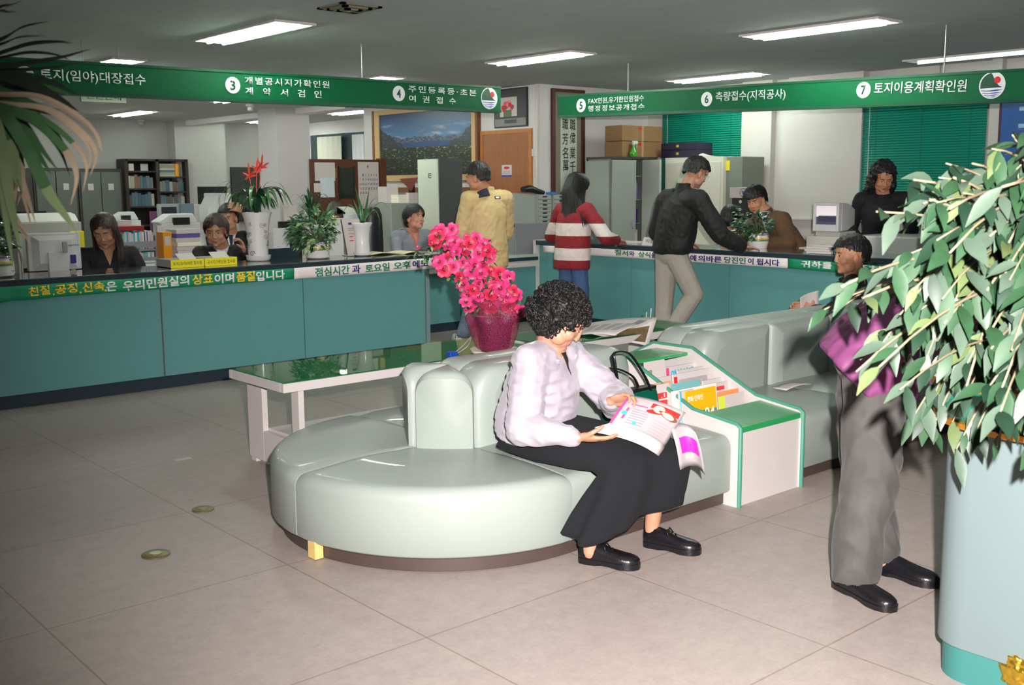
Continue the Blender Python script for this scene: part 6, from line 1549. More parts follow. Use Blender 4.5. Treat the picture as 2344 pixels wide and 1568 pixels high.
for yy, hh, xx in ((-.03, .20, -.09), (.05, .11, -.05)):
    pts = [V((bc.x + .10, bc.y + yy, z0 + .19)), V((bc.x + .05, bc.y + yy, z0 + .24 + hh * .15)), V((bc.x - .05, bc.y + yy + .01, z0 + .20 + hh * .95)), V((bc.x - .13 + xx * .3, bc.y + yy + .01, z0 + .205 + hh)), V((bc.x - .165, bc.y + yy, z0 + .19 + hh * .85)), V((bc.x - .145, bc.y + yy, z0 + .19 + hh * .4)), V((bc.x - .11, bc.y + yy, z0 + .19))]
    MB().tube(cr(pts), .0095, 8, flat=.5).build('strap', Mtrimb, t, smooth=180)
# ------------------------------------------------------------------ the other people
from mathutils.bvhtree import BVHTree
def drape(t, ob, fn, nu, nv, dirv, m, name, off=.004, solid=.002):
    """lay a small piece of cloth on a garment: points from fn are dropped along dirv onto ob"""
    W_ = wmat(ob); vs_ = [W_ @ v.co for v in ob.data.vertices]
    bv = BVHTree.FromPolygons(vs_, [p.vertices[:] for p in ob.data.polygons]); d = V(dirv).normalized()
    def g(u, v):
        p = V(fn(u, v)); h = bv.ray_cast(p, d)
        if h[0] is None: h = bv.find_nearest(p + d * .45)
        return h[0] - d * off
    return MB().grid(g, nu, nv).build(name, m, t, smooth=180, solid=solid)
def child(t, base):
    for c in t.children:
        if c.name.split('.')[0] == base: return c
def vneck(t, gname, M, chest, f, r, m, top=.13, depth=.20, wide=.075, off=.004, name='shirt_front', up=(0, 0, 1)):
    u_ = V(up)
    def fn(u, v): return V(chest) + V(f) * .5 + r * (u - .5) * 2 * wide * (1 - v) + u_ * (top - (top + depth) * v)
    return drape(t, child(t, gname), fn, 8, 12, -V(f), m, name, off)
vneck(A_t, 'blouse', A_M, A_ch, fA, rA, M_skin, .12, .05, .05, name='neckline')
vneck(A_t, 'blouse', A_M, A_ch - V((0, 0, .03)), fA, rA, mat('black_knit', (24, 22, 30), .8), .05, .05, .018, off=.007, name='undershirt')
M_shirt = mat('white_shirt', (206, 212, 222), .65, .03, 20)
M_sweat = mat('grey_jersey', (138, 140, 150), .85, .10, 90, .15, 200)
M_coral = mat('coral_knit', (222, 112, 84), .8)
M_tan = mat('tan_jacket_cloth', (212, 184, 132), .7, .08, 14, .25, 30)
M_navycl = mat('navy_cloth', (26, 24, 52), .75)
M_blkjk = mat('black_jacket_cloth', (20, 20, 21), .7, .2, 20, .15, 30)
M_jean = mat('blue_denim', (62, 92, 138), .8, .18, 14, .2, 150)
M_jeanlt = mat('pale_denim', (130, 146, 170), .8, .15, 12, .2, 150)
M_tweed = mat('grey_tweed', (164, 158, 148), .85, .30, 160, .2, 300)
M_brown = mat('brown_tweed', (88, 62, 40), .85, .25, 150, .15, 300)
M_cord = mat('grey_corduroy', (72, 70, 68), .8, .30, 9, .3, 14, sheen=.1)
M_purple_j = mat('purple_jacket_cloth', (124, 62, 108), .55, .15, 12, .3, 18)
M_sneak = mat('white_trainer', (206, 206, 204), .5, .1, 40)
def stripes():
    m = mat('striped_jersey', (224, 214, 210), .85, .05, 120, .1, 300); nt = m.node_tree; L = nt.links.new; b = nt.nodes['Principled BSDF']
    tc = [n for n in nt.nodes if n.type == 'TEX_COORD'][0]; sp = nt.nodes.new('ShaderNodeSeparateXYZ'); L(tc.outputs['Object'], sp.inputs[0])
    mr = nt.nodes.new('ShaderNodeMapRange'); mr.inputs[1].default_value = .66; mr.inputs[2].default_value = 1.46; L(sp.outputs[2], mr.inputs[0])
    cr_ = nt.nodes.new('ShaderNodeValToRGB'); cr_.color_ramp.interpolation = 'CONSTANT'; red, wh = lin((128, 22, 34)), lin((222, 210, 206))
    zs = [(.66, red), (.795, wh), (.925, red), (1.055, wh), (1.19, red)]
    e = cr_.color_ramp.elements; e[0].position = 0; e[0].color = red; e[1].position = (zs[1][0] - .66) / .8; e[1].color = wh
    for z, c in zs[2:]:
        n = e.new((z - .66) / .8); n.color = c
    L(mr.outputs[0], cr_.inputs[0]); L(cr_.outputs[0], b.inputs['Base Color']); return m
M_stripe = stripes()
def longhair(t, M, k, m, n, z_len, spread, front=True, seed=1, r=.006):
    """straight locks falling from the crown over the shoulders"""
    k = k * KK; ra = random.Random(seed); mb = MB()
    for i in range(n):
        a = rad(-25 + 230 * (i + ra.random()) / n) if not front else rad(-40 + 260 * (i + ra.random()) / n)
        a = a + rad(180)          # around the back: 180..360 is behind
        cx, sy = math.cos(a), math.sin(a); ll = z_len * ra.uniform(.86, 1.04)
        ring = V((cx * .094, sy * .108 - .014, .02)); top = V((cx * .02, -.01 + sy * .03, .132))
        mid = V((cx * .083, sy * .095 - .012, .095)); sh = V((cx * (.098 + spread * .35), sy * .112 - .018, -.10)); s2 = V((cx * (.10 + spread), sy * (.112 + spread * .15) - .030, -.10 - ll * .5)); en = V((cx * (.10 + spread * 1.15), sy * (.11 + spread * .2) - .034, -.10 - ll))
        pts = [M @ (p * k) if j < 4 else (M.to_translation() + (M.to_3x3() @ V((p.x, p.y, 0))) * k + V((0, 0, p.z)) * k) for j, p in enumerate((top, mid, ring, sh, s2, en))]
        q = cr(pts, 3); mb.tube(q, [r * (1 - .75 * max(0, (j / (len(q) - 1)) - .6) / .4) for j in range(len(q))], 5, flat=.6)
    return mb.build('hair_locks', m, t, smooth=180)
# --- long-haired clerk
f = V((-.22, -.975, 0)); ch = V((3.46, 9.36, 1.0))
t, M, r, f = person('clerk with long dark hair in a black jacket behind the white monitor', (3.46, 9.4, 0), f, (3.48, 9.42, .55), ch, (3.42, 9.28, 1.225), (-.55, -.83), pitch=rad(20), roll=rad(4), k=1.10, sw=.20,
    arms={'R': ((3.22, 9.30, .82), (3.34, 9.16, .825)), 'L': ((3.74, 9.28, .82), (3.58, 9.16, .825))}, hands={'R': ((.4, -.6, -.3), (0, 0, -1), (.7, .4, 0), {}), 'L': ((-.4, -.6, -.3), (0, 0, -1), (-.7, .4, 0), {})}, top=M_suit, bulk=1.06, open_=.45, look=(-.002, -.003))
vneck(t, 'jacket', M, ch, f, r, M_skin, .10, .07, .055, name='neckline')
hair_cap(t, M, 1.10, M_hairbr, front=.066, side=-.02, back=-.12, thick=.014, part=lambda x: -.012 * abs(x) / .05 + (.012 if abs(x) < .012 else 0))
longhair(t, M, 1.10, M_hairbr, 90, .16, .022, True, 3)
# --- clerk with glasses, hand raised
f = V((-.35, -.94, 0)); ch = V((4.58, 9.46, .955))
t, M, r, f = person('clerk with glasses and short brown hair raising one hand', (4.6, 9.5, 0), f, (4.62, 9.52, .5), ch, (4.50, 9.38, 1.185), (-.60, -.80), pitch=rad(8), k=1.12, sw=.20,
    arms={'R': ((4.32, 9.38, .82), (4.46, 9.20, .825)), 'L': ((4.86, 9.40, .83), (4.72, 9.27, .985))}, hands={'R': ((.4, -.6, -.3), (0, 0, -1), (.7, .4, 0), {}), 'L': ((-.25, -.05, .97), (-.75, .15, -.2), (-.2, -.9, .1), dict(curl=(.5, .7, .6), thumb=.7, spread=.03))}, top=M_suit, bulk=1.08, open_=.55, glasses=M_metal, wide=1.04)
vneck(t, 'jacket', M, ch, f, r, M_shirt, .10, .06, .075, name='shirt_collar')
MB().blob(ch + f * .135 + V((0, 0, -.03)), (.012, .012, .014), 8).build('pin', M_yellow, t)
hair_cap(t, M, 1.12, M_hairbr, front=.048, side=-.030, back=-.09, thick=.020, part=lambda x: .03 * max(0, 1 - abs(x + .012) / .03))
# --- man behind with a hand to his brow
f = V((-.45, -.89, 0)); ch = V((5.28, 10.66, 1.03))
t, M, r, f = person('man in a black suit with his hand on his forehead behind the vase', (5.3, 10.7, 0), f, (5.3, 10.72, .55), ch, (5.22, 10.58, 1.27), (-.70, -.70), pitch=rad(6), k=1.08, sw=.20, skin=M_skindk,
    arms={'R': ((5.04, 10.52, .80), (5.14, 10.38, .84)), 'L': ((5.52, 10.42, 1.20), (5.33, 10.44, 1.355))}, hands={'L': ((-.88, -.1, .28), (-.1, .85, -.2), (.1, .1, .9), dict(curl=(.4, .4, .3)))}, top=M_suit, bulk=1.06, open_=.7)
vneck(t, 'jacket', M, ch, f, r, M_shirt, .10, .14, .06)
vneck(t, 'jacket', M, ch + V((0, 0, -.02)), f, r, M_navycl, .08, .16, .022, off=.007, name='tie')
hair_cap(t, M, 1.08, M_hair, front=.058, side=.015, back=-.06)
# --- grey-haired man bending over his desk
f = V((-.5, -.86, 0)); ch = V((7.62, 12.38, 1.03))
t, M, r, f = person('grey-haired man with his head bowed in front of the brown partition', (7.66, 12.42, 0), f, (7.66, 12.44, .55), ch, (7.53, 12.20, 1.24), (-.5, -.86), pitch=rad(42), roll=rad(-14), k=1.08, skin=M_skindk,
    arms={'R': ((7.40, 12.2, .80), (7.46, 12.04, .80)), 'L': ((7.88, 12.2, .80), (7.7, 12.04, .80))}, top=M_suit, open_=.4)
hair_cap(t, M, 1.08, M_hairgr, front=.068, side=0, back=-.07)
# --- woman in the grey hooded top, looking up
f = V((-.12, -.99, 0)); ch = V((7.40, 10.29, .985))
t, M, r, f = person('woman in a grey jersey with a coral neckline looking up from the lower desk', (7.42, 10.3, 0), f, (7.44, 10.34, .52), ch, (7.385, 10.20, 1.215), (.16, -.985), pitch=rad(-12), roll=rad(-6), k=1.12, sw=.20, skin=mat('skin_rosy', (206, 146, 122), .5, .08, 30, sss=.08),
    arms={'R': ((7.12, 10.18, .78), (7.24, 9.98, .80)), 'L': ((7.70, 10.16, .78), (7.56, 9.98, .80))}, top=M_sweat, topname='jersey', bulk=1.10, look=(.003, .003), wide=1.06, fold=.009)
vneck(t, 'jersey', M, ch, f, r, M_coral, .12, .10, .078, name='neckline', off=.003)
vneck(t, 'jersey', M, ch, f, r, mat('skin_rosy', (1, 1, 1)), .12, .055, .05, name='throat', off=.007)
hair_cap(t, M, 1.12, M_hair, front=.030, side=-.01, back=-.11, thick=.020, part=lambda x: .040 * max(0, 1 - abs(x - .018) / .022))
mb = MB(); mb.grid(lambda u, v: ch + V((0, 0, .07)) + r * .15 * math.cos(rad(200 + 140 * u) + 0) * (1 + .2 * v) + f * (.13 * math.sin(rad(200 + 140 * u)) + .02) * (1 + .25 * v) + V((0, 0, .04 - .08 * v)), 18, 4).build('hood', M_sweat, t, smooth=180, solid=.02)
# --- man in the tan jacket, back to the camera
f = V((.20, .98, 0)); ch = V((7.13, 8.56, 1.43))
t, M, r, f = person('man in a tan jacket with a navy collar standing at the lower desk', (7.1, 8.55, 0), f, (7.12, 8.55, .92), ch, (7.03, 8.60, 1.675), (-.50, .86), pitch=rad(10), k=1.08, sw=.215, skin=M_skindk,
    arms={'R': ((7.44, 8.62, 1.10), (7.36, 8.86, .98)), 'L': ((6.86, 8.66, 1.10), (7.02, 8.92, .95))}, hands={'R': ((-.2, .9, -.2), (0, 0, -1), (-.9, 0, 0), {}), 'L': ((.3, .9, -.2), (0, 0, -1), (.9, 0, 0), {})},
    legs={'R': ((7.14, 8.56, .50), (6.96, 8.42, .10)), 'L': ((6.95, 8.54, .50), (6.62, 8.36, .12))}, top=M_tan, trousers=M_jeanlt, bulk=1.12, fold=.012, dims=[(-.32, .185, .135), (-.28, .20, .145), (.10, .195, .14), (.38, .192, .135), (.66, .195, .135), (.86, .19, .12), (.97, .155, .095), (1.05, .095, .08), (1.13, .068, .066)], sleeve=(.078, .068, .056))
collar(t, M, 1.08, M_navycl, .098, .076, -.190, -.112, .15, name='collar', drop=.01)
drape(t, child(t, 'jacket'), lambda u, v: ch - f * .5 + r * (.03 + .07 * u) + V((0, 0, .055 - .028 * v)), 3, 2, f, M_ink, 'label_patch', .004)
drape(t, child(t, 'jacket'), lambda u, v: ch - f * .5 + r * (.043 + .045 * u) + V((0, 0, .050 - .018 * v)), 3, 2, f, M_letwhite, 'label_print', .007)
hair_cap(t, M, 1.08, M_hair, front=.05, side=.018, back=-.045, thick=.020, amp=.007)
shoe(t, (6.58, 8.46, 0), (6.50, 8.20, 0), M_sneak, .048, .085, .03, lace=True)
shoe(t, (6.98, 8.50, 0), (6.90, 8.24, 0), M_sneak, .048, .085, .03, lace=True)
# --- woman in the striped jersey
f = V((.995, .08, 0)); ch = V((8.04, 8.20, 1.30))
t, M, r, f = person('woman with long black hair in a red and white striped jersey at the right counter', (8.03, 8.2, 0), f, (8.03, 8.22, .86), ch, (8.09, 8.20, 1.56), (1, .05), pitch=rad(18), k=1.10, sw=.18,
    arms={'R': ((8.10, 7.78, 1.04), (8.34, 7.86, 1.005)), 'L': ((8.08, 8.60, 1.04), (8.34, 8.50, 1.005))}, hands={'R': ((.9, .2, -.1), (0, 0, -1), (0, .9, 0), dict(curl=(.3, .4, .3))), 'L': ((.9, -.2, -.1), (0, 0, -1), (0, -.9, 0), dict(curl=(.3, .4, .3)))},
    legs={'R': ((8.05, 8.10, .46), (8.02, 8.08, .09)), 'L': ((8.05, 8.32, .46), (8.02, 8.33, .09))}, top=M_stripe, trousers=M_jean, topname='jersey', bulk=1.08, leg_r=(.098, .082, .078), dims=[(-.34, .20, .14), (-.30, .205, .145), (.0, .205, .15), (.38, .195, .14), (.66, .195, .135), (.86, .185, .12), (.97, .15, .09), (1.05, .085, .07), (1.08, .06, .06)], sleeve=(.075, .070, .052), fold=.009)
hair_cap(t, M, 1.10, M_hair, front=.05, side=-.03, back=-.13, thick=.018)
ra = random.Random(5); mb = MB(); kJ = 1.155; base = M.to_translation()
for i in range(230):
    a = rad(176 + 188 * (i + ra.random()) / 230); cx, sy = math.cos(a), math.sin(a); ac = abs(cx)
    ll = (.50 - .24 * ac ** 1.5) * ra.uniform(.9, 1.05); lat = cx * (.125 + .04 * ac); bk = -f * (.172 - .085 * ac ** 2) + f * ra.uniform(-.008, .008)
    pts = [M @ (q * kJ) for q in (V((cx * .02, -.01 + sy * .03, .134)), V((cx * .085, sy * .098 - .014, .100)), V((cx * .103, sy * .118 - .014, .02)), V((cx * .108, sy * .125 - .014, -.07)))]
    pts += [base + r * lat + bk * .95 + V((0, 0, -.19)), base + r * cx * (.13 + .10 * ac ** 2 * ra.uniform(.6, 1.1)) + bk * 1.06 + V((0, 0, -.19 - ll * .35)), base + r * cx * (.12 + .15 * ac ** 2 * ra.uniform(.5, 1.15)) + bk * 1.02 + V((0, 0, -.19 - ll * .68))]
    q = cr(pts, 3); mb.tube(q, [.0105 * (1 - .8 * max(0, j / (len(q) - 1) - .6) / .4) for j in range(len(q))], 5, flat=.55)
mb.build('hair_locks', M_hair, t, smooth=180)
for y in (8.08, 8.33): shoe(t, (7.96, y, 0), (8.20, y - .01, 0), M_shoeblk)
# --- man in the black bomber jacket
f = V((.98, -.18, 0)); ch = V((8.02, 6.70, 1.42))
t, M, r, f = person('man in a black bomber jacket and grey tweed trousers leaning on the right counter', (8.04, 6.85, 0), f, (8.04, 6.84, .93), ch, (8.10, 6.60, 1.695), (.95, -.30), pitch=rad(24), k=1.07, sw=.235,
    arms={'R': ((8.14, 6.33, 1.12), (8.36, 6.24, 1.00)), 'L': ((8.10, 7.08, 1.12), (8.40, 6.98, 1.005))}, hands={'R': ((.85, -.5, -.08), (0, 0, -1), (.5, .85, 0), dict(curl=(.15, .2, .2))), 'L': ((.9, -.3, -.1), (0, 0, -1), (-.2, -.9, 0), dict(curl=(.3, .4, .3)))},
    legs={'L': ((8.04, 6.92, .50), (8.02, 6.93, .09)), 'R': ((8.14, 6.63, .53), (7.98, 6.83, .10))}, top=M_blkjk, trousers=M_tweed, bulk=1.16, glasses=M_metal, leg_r=(.115, .092, .075), dims=[(-.02, .165, .125), (.04, .185, .142), (.10, .195, .15), (.38, .20, .15), (.66, .205, .14), (.86, .20, .125), (.97, .160, .105), (1.05, .098, .084), (1.13, .074, .072), (1.20, .068, .068)], sleeve=(.085, .078, .058), fold=.011)
hair_cap(t, M, 1.07, M_hair, front=.055, side=.026, back=-.035, thick=.019, amp=.009)
shoe(t, (7.94, 6.95, 0), (8.19, 6.90, 0), M_shoeblk); shoe(t, (7.90, 6.80, 0), (8.13, 6.72, 0), M_shoeblk)
# --- small dark-haired clerk with her back turned
f = V((.9, .1, 0)); ch = V((9.78, 7.42, .97))
t, M, r, f = person('dark-haired clerk in a pale blue shirt seated behind the right counter', (9.78, 7.42, 0), f, (9.78, 7.42, .55), ch, (9.76, 7.45, 1.20), (.85, .3), pitch=rad(15), k=1.05, sw=.165, arms={'R': ((9.88, 7.20, .8), (10.08, 7.28, .79)), 'L': ((9.88, 7.64, .8), (10.08, 7.54, .79))}, top=mat('pale_blue_cloth', (170, 190, 206), .7, .05, 20), topname='shirt', eyes=False)
hair_cap(t, M, 1.05, M_hair, front=.05, side=-.04, back=-.12, thick=.018)
# --- man in the brown blazer
f = V((-.93, .36, 0)); ch = V((9.42, 6.66, 1.19))
t, M, r, f = person('man in a brown tweed blazer leaning over the right counter behind the plant', (9.5, 6.5, 0), f, (9.62, 6.36, .80), ch, (9.36, 6.82, 1.415), (-.92, -.22), pitch=rad(18), roll=rad(8), k=1.07, sw=.20, skin=M_skindk,
    arms={'L': ((9.22, 6.30, .99), (9.02, 6.62, .985)), 'R': ((9.36, 7.02, .99), (9.10, 6.96, .985))}, hands={'L': ((-.7, .5, 0), (0, 0, -1), (-.3, .8, 0), {}), 'R': ((-.9, -.2, 0), (0, 0, -1), (-.2, -.9, 0), {})},
    legs={'R': ((9.60, 6.50, .45), (9.62, 6.5, .08)), 'L': ((9.60, 6.28, .45), (9.62, 6.26, .08))}, top=M_brown, trousers=M_suit, topname='blazer', bulk=1.12, open_=.35, sleeve=(.082, .072, .058), fold=.008, dims=STD[:6] + [(1.05, .105, .08), (1.14, .078, .070)])
vneck(t, 'blazer', M, ch + V((0, 0, .0)), f, r, M_shirt, .12, .16, .065)
hair_cap(t, M, 1.07, M_hair, front=.046, side=.022, back=-.05, thick=.023, amp=.011)
# --- curly-haired woman in black
f = V((-.75, -.66, 0)); ch = V((10.22, 5.86, 1.40))
t, M, r, f = person('woman with curly black hair in a black coat standing by the green blind', (10.22, 5.86, 0), f, (10.24, 5.88, .92), ch, (10.14, 5.82, 1.64), (-.70, -.71), pitch=rad(24), k=1.12, sw=.215, skin=M_skindk,
    arms={'R': ((10.16, 6.18, 1.10), (10.02, 6.0, 1.02)), 'L': ((10.42, 5.62, 1.10), (10.1, 5.62, 1.02))}, hands={'R': ((-.6, -.7, 0), (0, 0, -1), (.3, -.8, 0), {}), 'L': ((-.8, .2, 0), (0, 0, -1), (-.3, .8, 0), {})},
    legs={'R': ((10.2, 5.96, .48), (10.22, 5.97, .08)), 'L': ((10.28, 5.78, .48), (10.3, 5.77, .08))}, top=M_suit, trousers=M_suit, topname='coat', bulk=1.14, open_=.4)
mb = MB(); R3 = M.to_3x3(); k = 1.22; Mi2 = M.inverted()
for c, q in (((0, -.03, .045), (.108, .118, .105)), ((0, -.075, -.06), (.118, .075, .11)), ((.08, -.02, -.06), (.04, .06, .10)), ((-.08, -.02, -.06), (.04, .06, .10)), ((0, -.09, -.15), (.12, .06, .08))): mb.blob(M @ (V(c) * k), V(q) * k, 16, R3)
organic('hair', mb, M_hair, t, .007, 2, lambda co, n: n * (.014 * noise.noise(co * 22) + .012 * abs(noise.noise(co * 50))), cut=lambda c: (lambda p: p.y > .03 and p.z < .062 and abs(p.x) < .062)(Mi2 @ c / k))
# --- man in profile on the far side of the right sofa
f = V((-.45, .89, 0)); ch = V((7.36, 4.43, .80))
t, M, r, f = person('man in a black jacket seen in profile, seated behind the right sofa', (7.3, 4.5, 0), f, (7.34, 4.50, .50), ch, (7.28, 4.42, 1.045), (-.80, .60), pitch=rad(0), k=1.12, sw=.20, skin=M_skindk,
    arms={'L': ((7.20, 4.40, .60), (7.17, 4.66, .615)), 'R': ((7.52, 4.62, .56), (7.30, 4.78, .60))}, hands={'L': ((.3, .9, .15), (.8, -.3, -.3), (.2, .1, .95), dict(curl=(.5, .7, .5))), 'R': ((-.5, .6, .2), (-.5, -.5, -.3), (.2, .1, .95), dict(curl=(.5, .7, .5)))},
    legs={'L': ((7.05, 4.96, .46), (7.05, 5.02, .09)), 'R': ((7.28, 5.02, .46), (7.30, 5.10, .09))}, top=M_suit, trousers=M_suit, bulk=1.06, open_=.9, sleeve=(.075, .066, .05))
collar(t, M, 1.12, M_suit, .072, .082, -.170, -.115, .3, drop=.015)
hair_cap(t, M, 1.12, M_hair, front=.056, side=.028, back=-.035, thick=.019, amp=.009)
shoe(t, (7.05, 4.97, 0), (7.0, 5.22, 0), M_shoeblk); shoe(t, (7.30, 5.05, 0), (7.25, 5.30, 0), M_shoeblk)
pp = V((7.24, 4.74, .665)); ex_, ey_ = V((.16, -.06, .05)), V((.02, .02, .14))
MB().grid(lambda u, v: pp + ex_ * (u - .5) + ey_ * (v - .5) + V((0, .02, 0)) * math.sin(3.14 * u), 8, 8).solo('paper_sheet', M_paper, 'sheaf of white papers held by the profile man in black', 'paper', solid=.003, smooth=60)
# --- person in the purple jacket and corduroys, bending forward
f = V((.62, -.78, 0)); ch = V((4.13, 1.97, 1.27))
t, M, r, f = person('person in a purple jacket and grey corduroys bending forward behind the leafy plant', (3.75, 2.15, 0), f, (3.77, 2.22, .93), ch, (4.36, 1.80, 1.36), (.62, -.78), pitch=rad(45), k=1.06, sw=.20,
    arms={'R': ((4.02, 1.76, .99), (4.08, 1.66, .80)), 'L': ((4.36, 2.02, 1.0), (4.42, 1.86, .80))}, hands={'R': ((.1, -.2, -.95), (.6, .3, 0), (.5, -.6, 0), {}), 'L': ((.1, -.2, -.95), (-.6, -.3, 0), (.5, -.6, 0), {})},
    legs={'R': ((3.70, 2.12, .50), (3.635, 2.11, .095)), 'L': ((3.92, 2.25, .50), (3.93, 2.17, .10))}, top=None, trousers=None, eyes=True)
hair_cap(t, M, 1.06, M_hair)
g = MB(); pel = V((3.80, 2.20, .93)); n = 28
axis = ch - pel; up = axis.normalized(); fo = (f - up * f.dot(up)).normalized()
rs = []
for q, a, b in ((-.22, .20, .16), (-.10, .215, .175), (.10, .215, .175), (.38, .205, .165), (.66, .205, .15), (.86, .195, .13), (.97, .155, .095), (1.08, .085, .07), (1.14, .07, .065)):
    c = pel + axis * q; rs.append([c + r * math.cos(j * 6.2832 / n) * a + fo * math.sin(j * 6.2832 / n) * b for j in range(n)])
g.rings(rs)
for s, (el, wr) in {'R': ((4.02, 1.76, .99), (4.08, 1.66, .80)), 'L': ((4.36, 2.02, 1.0), (4.42, 1.86, .80))}.items():
    sh = ch + r * (.20 if s == 'R' else -.20); limb(g, [ch.lerp(sh, .55), sh, el, V(el).lerp(V(wr), .9)], [.09, .082, .07, .055])
limb(g, [pel + f * .03 + r * .03 + V((0, 0, .02)), pel + f * .07 + r * .06 + V((0, 0, -.09)), pel + f * .085 + r * .075 + V((0, 0, -.205))], [.165, .115, .018], 16)
limb(g, [pel + f * .02 - r * .02, pel + f * .05 - r * .06 + V((0, 0, -.06))], [.16, .10], 16)
jk = organic('jacket', g, M_purple_j, t, .009, 4, folds(.014, 9, 3, (1, 1, .7)))
mb = MB()
for q in (0, .03): mb.blob(pel + f * .105 + r * (.075 + q) + V((0, 0, -.195 + q * .6)), .006, 8)
mb.build('stud', mat('gilt', (230, 200, 110), .3, metal=.7), t, smooth=180)
g = MB(); R3 = Matrix((r, f, V((0, 0, 1)))).transposed()
g.blob(pel, (.175, .15, .13), 18, R3)
for sg, kn, an in ((1, V((3.69, 2.11, .50)), V((3.655, 2.145, .10))), (-1, V((3.92, 2.27, .50)), V((3.93, 2.22, .11)))):
    limb(g, [pel + r * sg * .075 + V((0, 0, -.03)), pel.lerp(kn, .55) + r * sg * .045, kn, kn.lerp(an, .55) + V((-.015, .0, 0)), an], [.125, .112, .104, .094, .098], 16)
def cordf(co, n): 
    a = noise.noise(V((co.x * 7, co.y * 7, co.z * 4))); b = 1 - abs(noise.noise(V((co.x * 7 + 7, co.y * 7, co.z * 8 + co.x * 9)))) * 2.4
    return n * (.008 * a + .011 * b * (1 if co.z < .75 else .5))
organic('trousers', g, M_cord, t, .0085, 3, cordf, cut=lambda c: c.z < .055)
shoe(t, (3.665, 2.235, 0), (3.585, 1.935, 0), M_shoeblk, .05, .075, .022)
shoe(t, (3.935, 2.235, 0), (3.945, 1.945, 0), M_shoeblk, .05, .075, .022)
# ------------------------------------------------------------------ plants and small things
M_lf1 = mat('leaf_green', (58, 104, 62), .35, .25, 30, coat=.3); M_lf2 = mat('leaf_pale', (150, 176, 120), .38, .2, 30, coat=.3); M_lf3 = mat('leaf_dark', (24, 62, 36), .35, .25, 30, coat=.3); M_lf4 = mat('leaf_greyish', (122, 150, 132), .28, .15, 20, coat=.5)
M_twig = mat('pale_twig', (146, 132, 106), .6, .12, 40); M_soil = mat('potting_soil', (60, 44, 32), .9, .3, 40)
M_dryleaf = mat('dry_leaf_tip', (204, 176, 138), .6, .15, 20)
M_china = mat('white_china', (224, 222, 222), .2, .02, 10, coat=.4)
def leaf(mb, p, d, nrm, L, W, droop=.3, fold_=.25, n=5, mi=None):
    """an ovate blade from p along d, nrm its upper side"""
    p, d, nrm = V(p), V(d).normalized(), V(nrm); nrm = (nrm - d * nrm.dot(d))
    nrm = nrm.normalized() if nrm.length > 1e-3 else d.orthogonal().normalized(); s = d.cross(nrm)
    if mi is not None: mb.m(mi)
    vs_ = []; q = V(p); dd = V(d)
    for i in range(n + 1):
        f = i / n; w_ = W * .5 * (math.sin(math.pi * min(1, f * 1.02 + .02) ** .95)) if 0 < i < n else W * .03
        vs_ += [q + s * w_ + nrm * w_ * fold_, q, q - s * w_ + nrm * w_ * fold_]
        dd = (dd + V((0, 0, -1)) * droop / n).normalized(); q = q + dd * L / n
    fs = []
    for i in range(n): a = i * 3; fs += [(a, a + 1, a + 4, a + 3), (a + 1, a + 2, a + 5, a + 4)]
    mb.add(vs_, fs)
def blade(mb, pts, w_, mi=(0, 0, 0), ref=(0, 0, 1), nper=5, fold_=.2):
    """a long strap leaf along a smooth path"""
    q = cr(pts, nper); n = len(q); vs_ = []; R_ = V(ref)
    for i, p in enumerate(q):
        t_ = (q[min(i + 1, n - 1)] - q[max(i - 1, 0)]).normalized(); s = t_.cross(R_); s = s.normalized() if s.length > 1e-3 else V((1, 0, 0)); up = s.cross(t_)
        f = i / (n - 1); ww = w_ * .5 * min(1, .55 + f * 1.5) * (1 - max(0, (f - .55) / .45) ** 1.6) + w_ * .02
        vs_ += [p + s * ww + up * ww * fold_, p, p - s * ww + up * ww * fold_]
    k = len(mb.v); mb.v += vs_
    for i in range(n - 1):
        a = k + i * 3; c = mi[min(2, int(3 * i / (n - 1)))]
        for f_ in ((a, a + 1, a + 4, a + 3), (a + 1, a + 2, a + 5, a + 4)): mb.f.append(list(f_)); mb.mi.append(c)
LEAFM = [M_lf1, M_lf2, M_lf3, M_lf4, M_dryleaf]
FIGM = [mat('fig_leaf_green', (38, 70, 44), .5, .3, 30), mat('fig_leaf_young', (86, 102, 62), .5, .2, 30), mat('fig_leaf_dark', (22, 48, 32), .5, .3, 30), mat('fig_leaf_grey', (70, 88, 74), .45, .2, 20), M_dryleaf]  # leaf greens darkened to hold back the close flash
PALMM = [mat('palm_leaf', (36, 66, 36), .5, .3, 30), mat('palm_leaf_pale', (84, 98, 66), .5, .2, 30), mat('palm_leaf_unlit', (12, 26, 18), .5, .3, 30), M_lf4, mat('palm_dry_tip', (112, 98, 80), .6, .2, 20)]  # also darkened for the flash; the darkest green paints the upper fronds as unlit
# ---- tall planter with the drooping leafy plant at the right
Mpl = mat('planter_aqua', (104, 120, 121), .5, .03, 5, .03, 200); Mplk = mat('planter_base_teal', (54, 116, 112), .5)
PX0, PX1, PY0, PY1 = 3.205, 3.775, 1.07, 1.625
t = thing('planter_stand', 'tall pale aqua planter stand at the right edge with a teal base', 'planter', ((PX0 + PX1) / 2, (PY0 + PY1) / 2, 0))
def rbox(x0, x1, y0, y1, z0, z1, r, n=7):
    pts = []
    for cx, cy, a0 in ((x1 - r, y1 - r, 0), (x0 + r, y1 - r, 90), (x0 + r, y0 + r, 180), (x1 - r, y0 + r, 270)):
        for k in range(n): a = rad(a0 + 90 * k / (n - 1)); pts.append((cx + r * math.cos(a), cy + r * math.sin(a)))
    return MB().prism(pts, z0, z1)
rbox(PX0, PX1, PY0, PY1, .12, .84, .13).build('body', Mpl, t, smooth=40)
rbox(PX0 + .015, PX1 - .015, PY0 + .015, PY1 - .015, 0, .12, .12).build('base', Mplk, t, smooth=40)
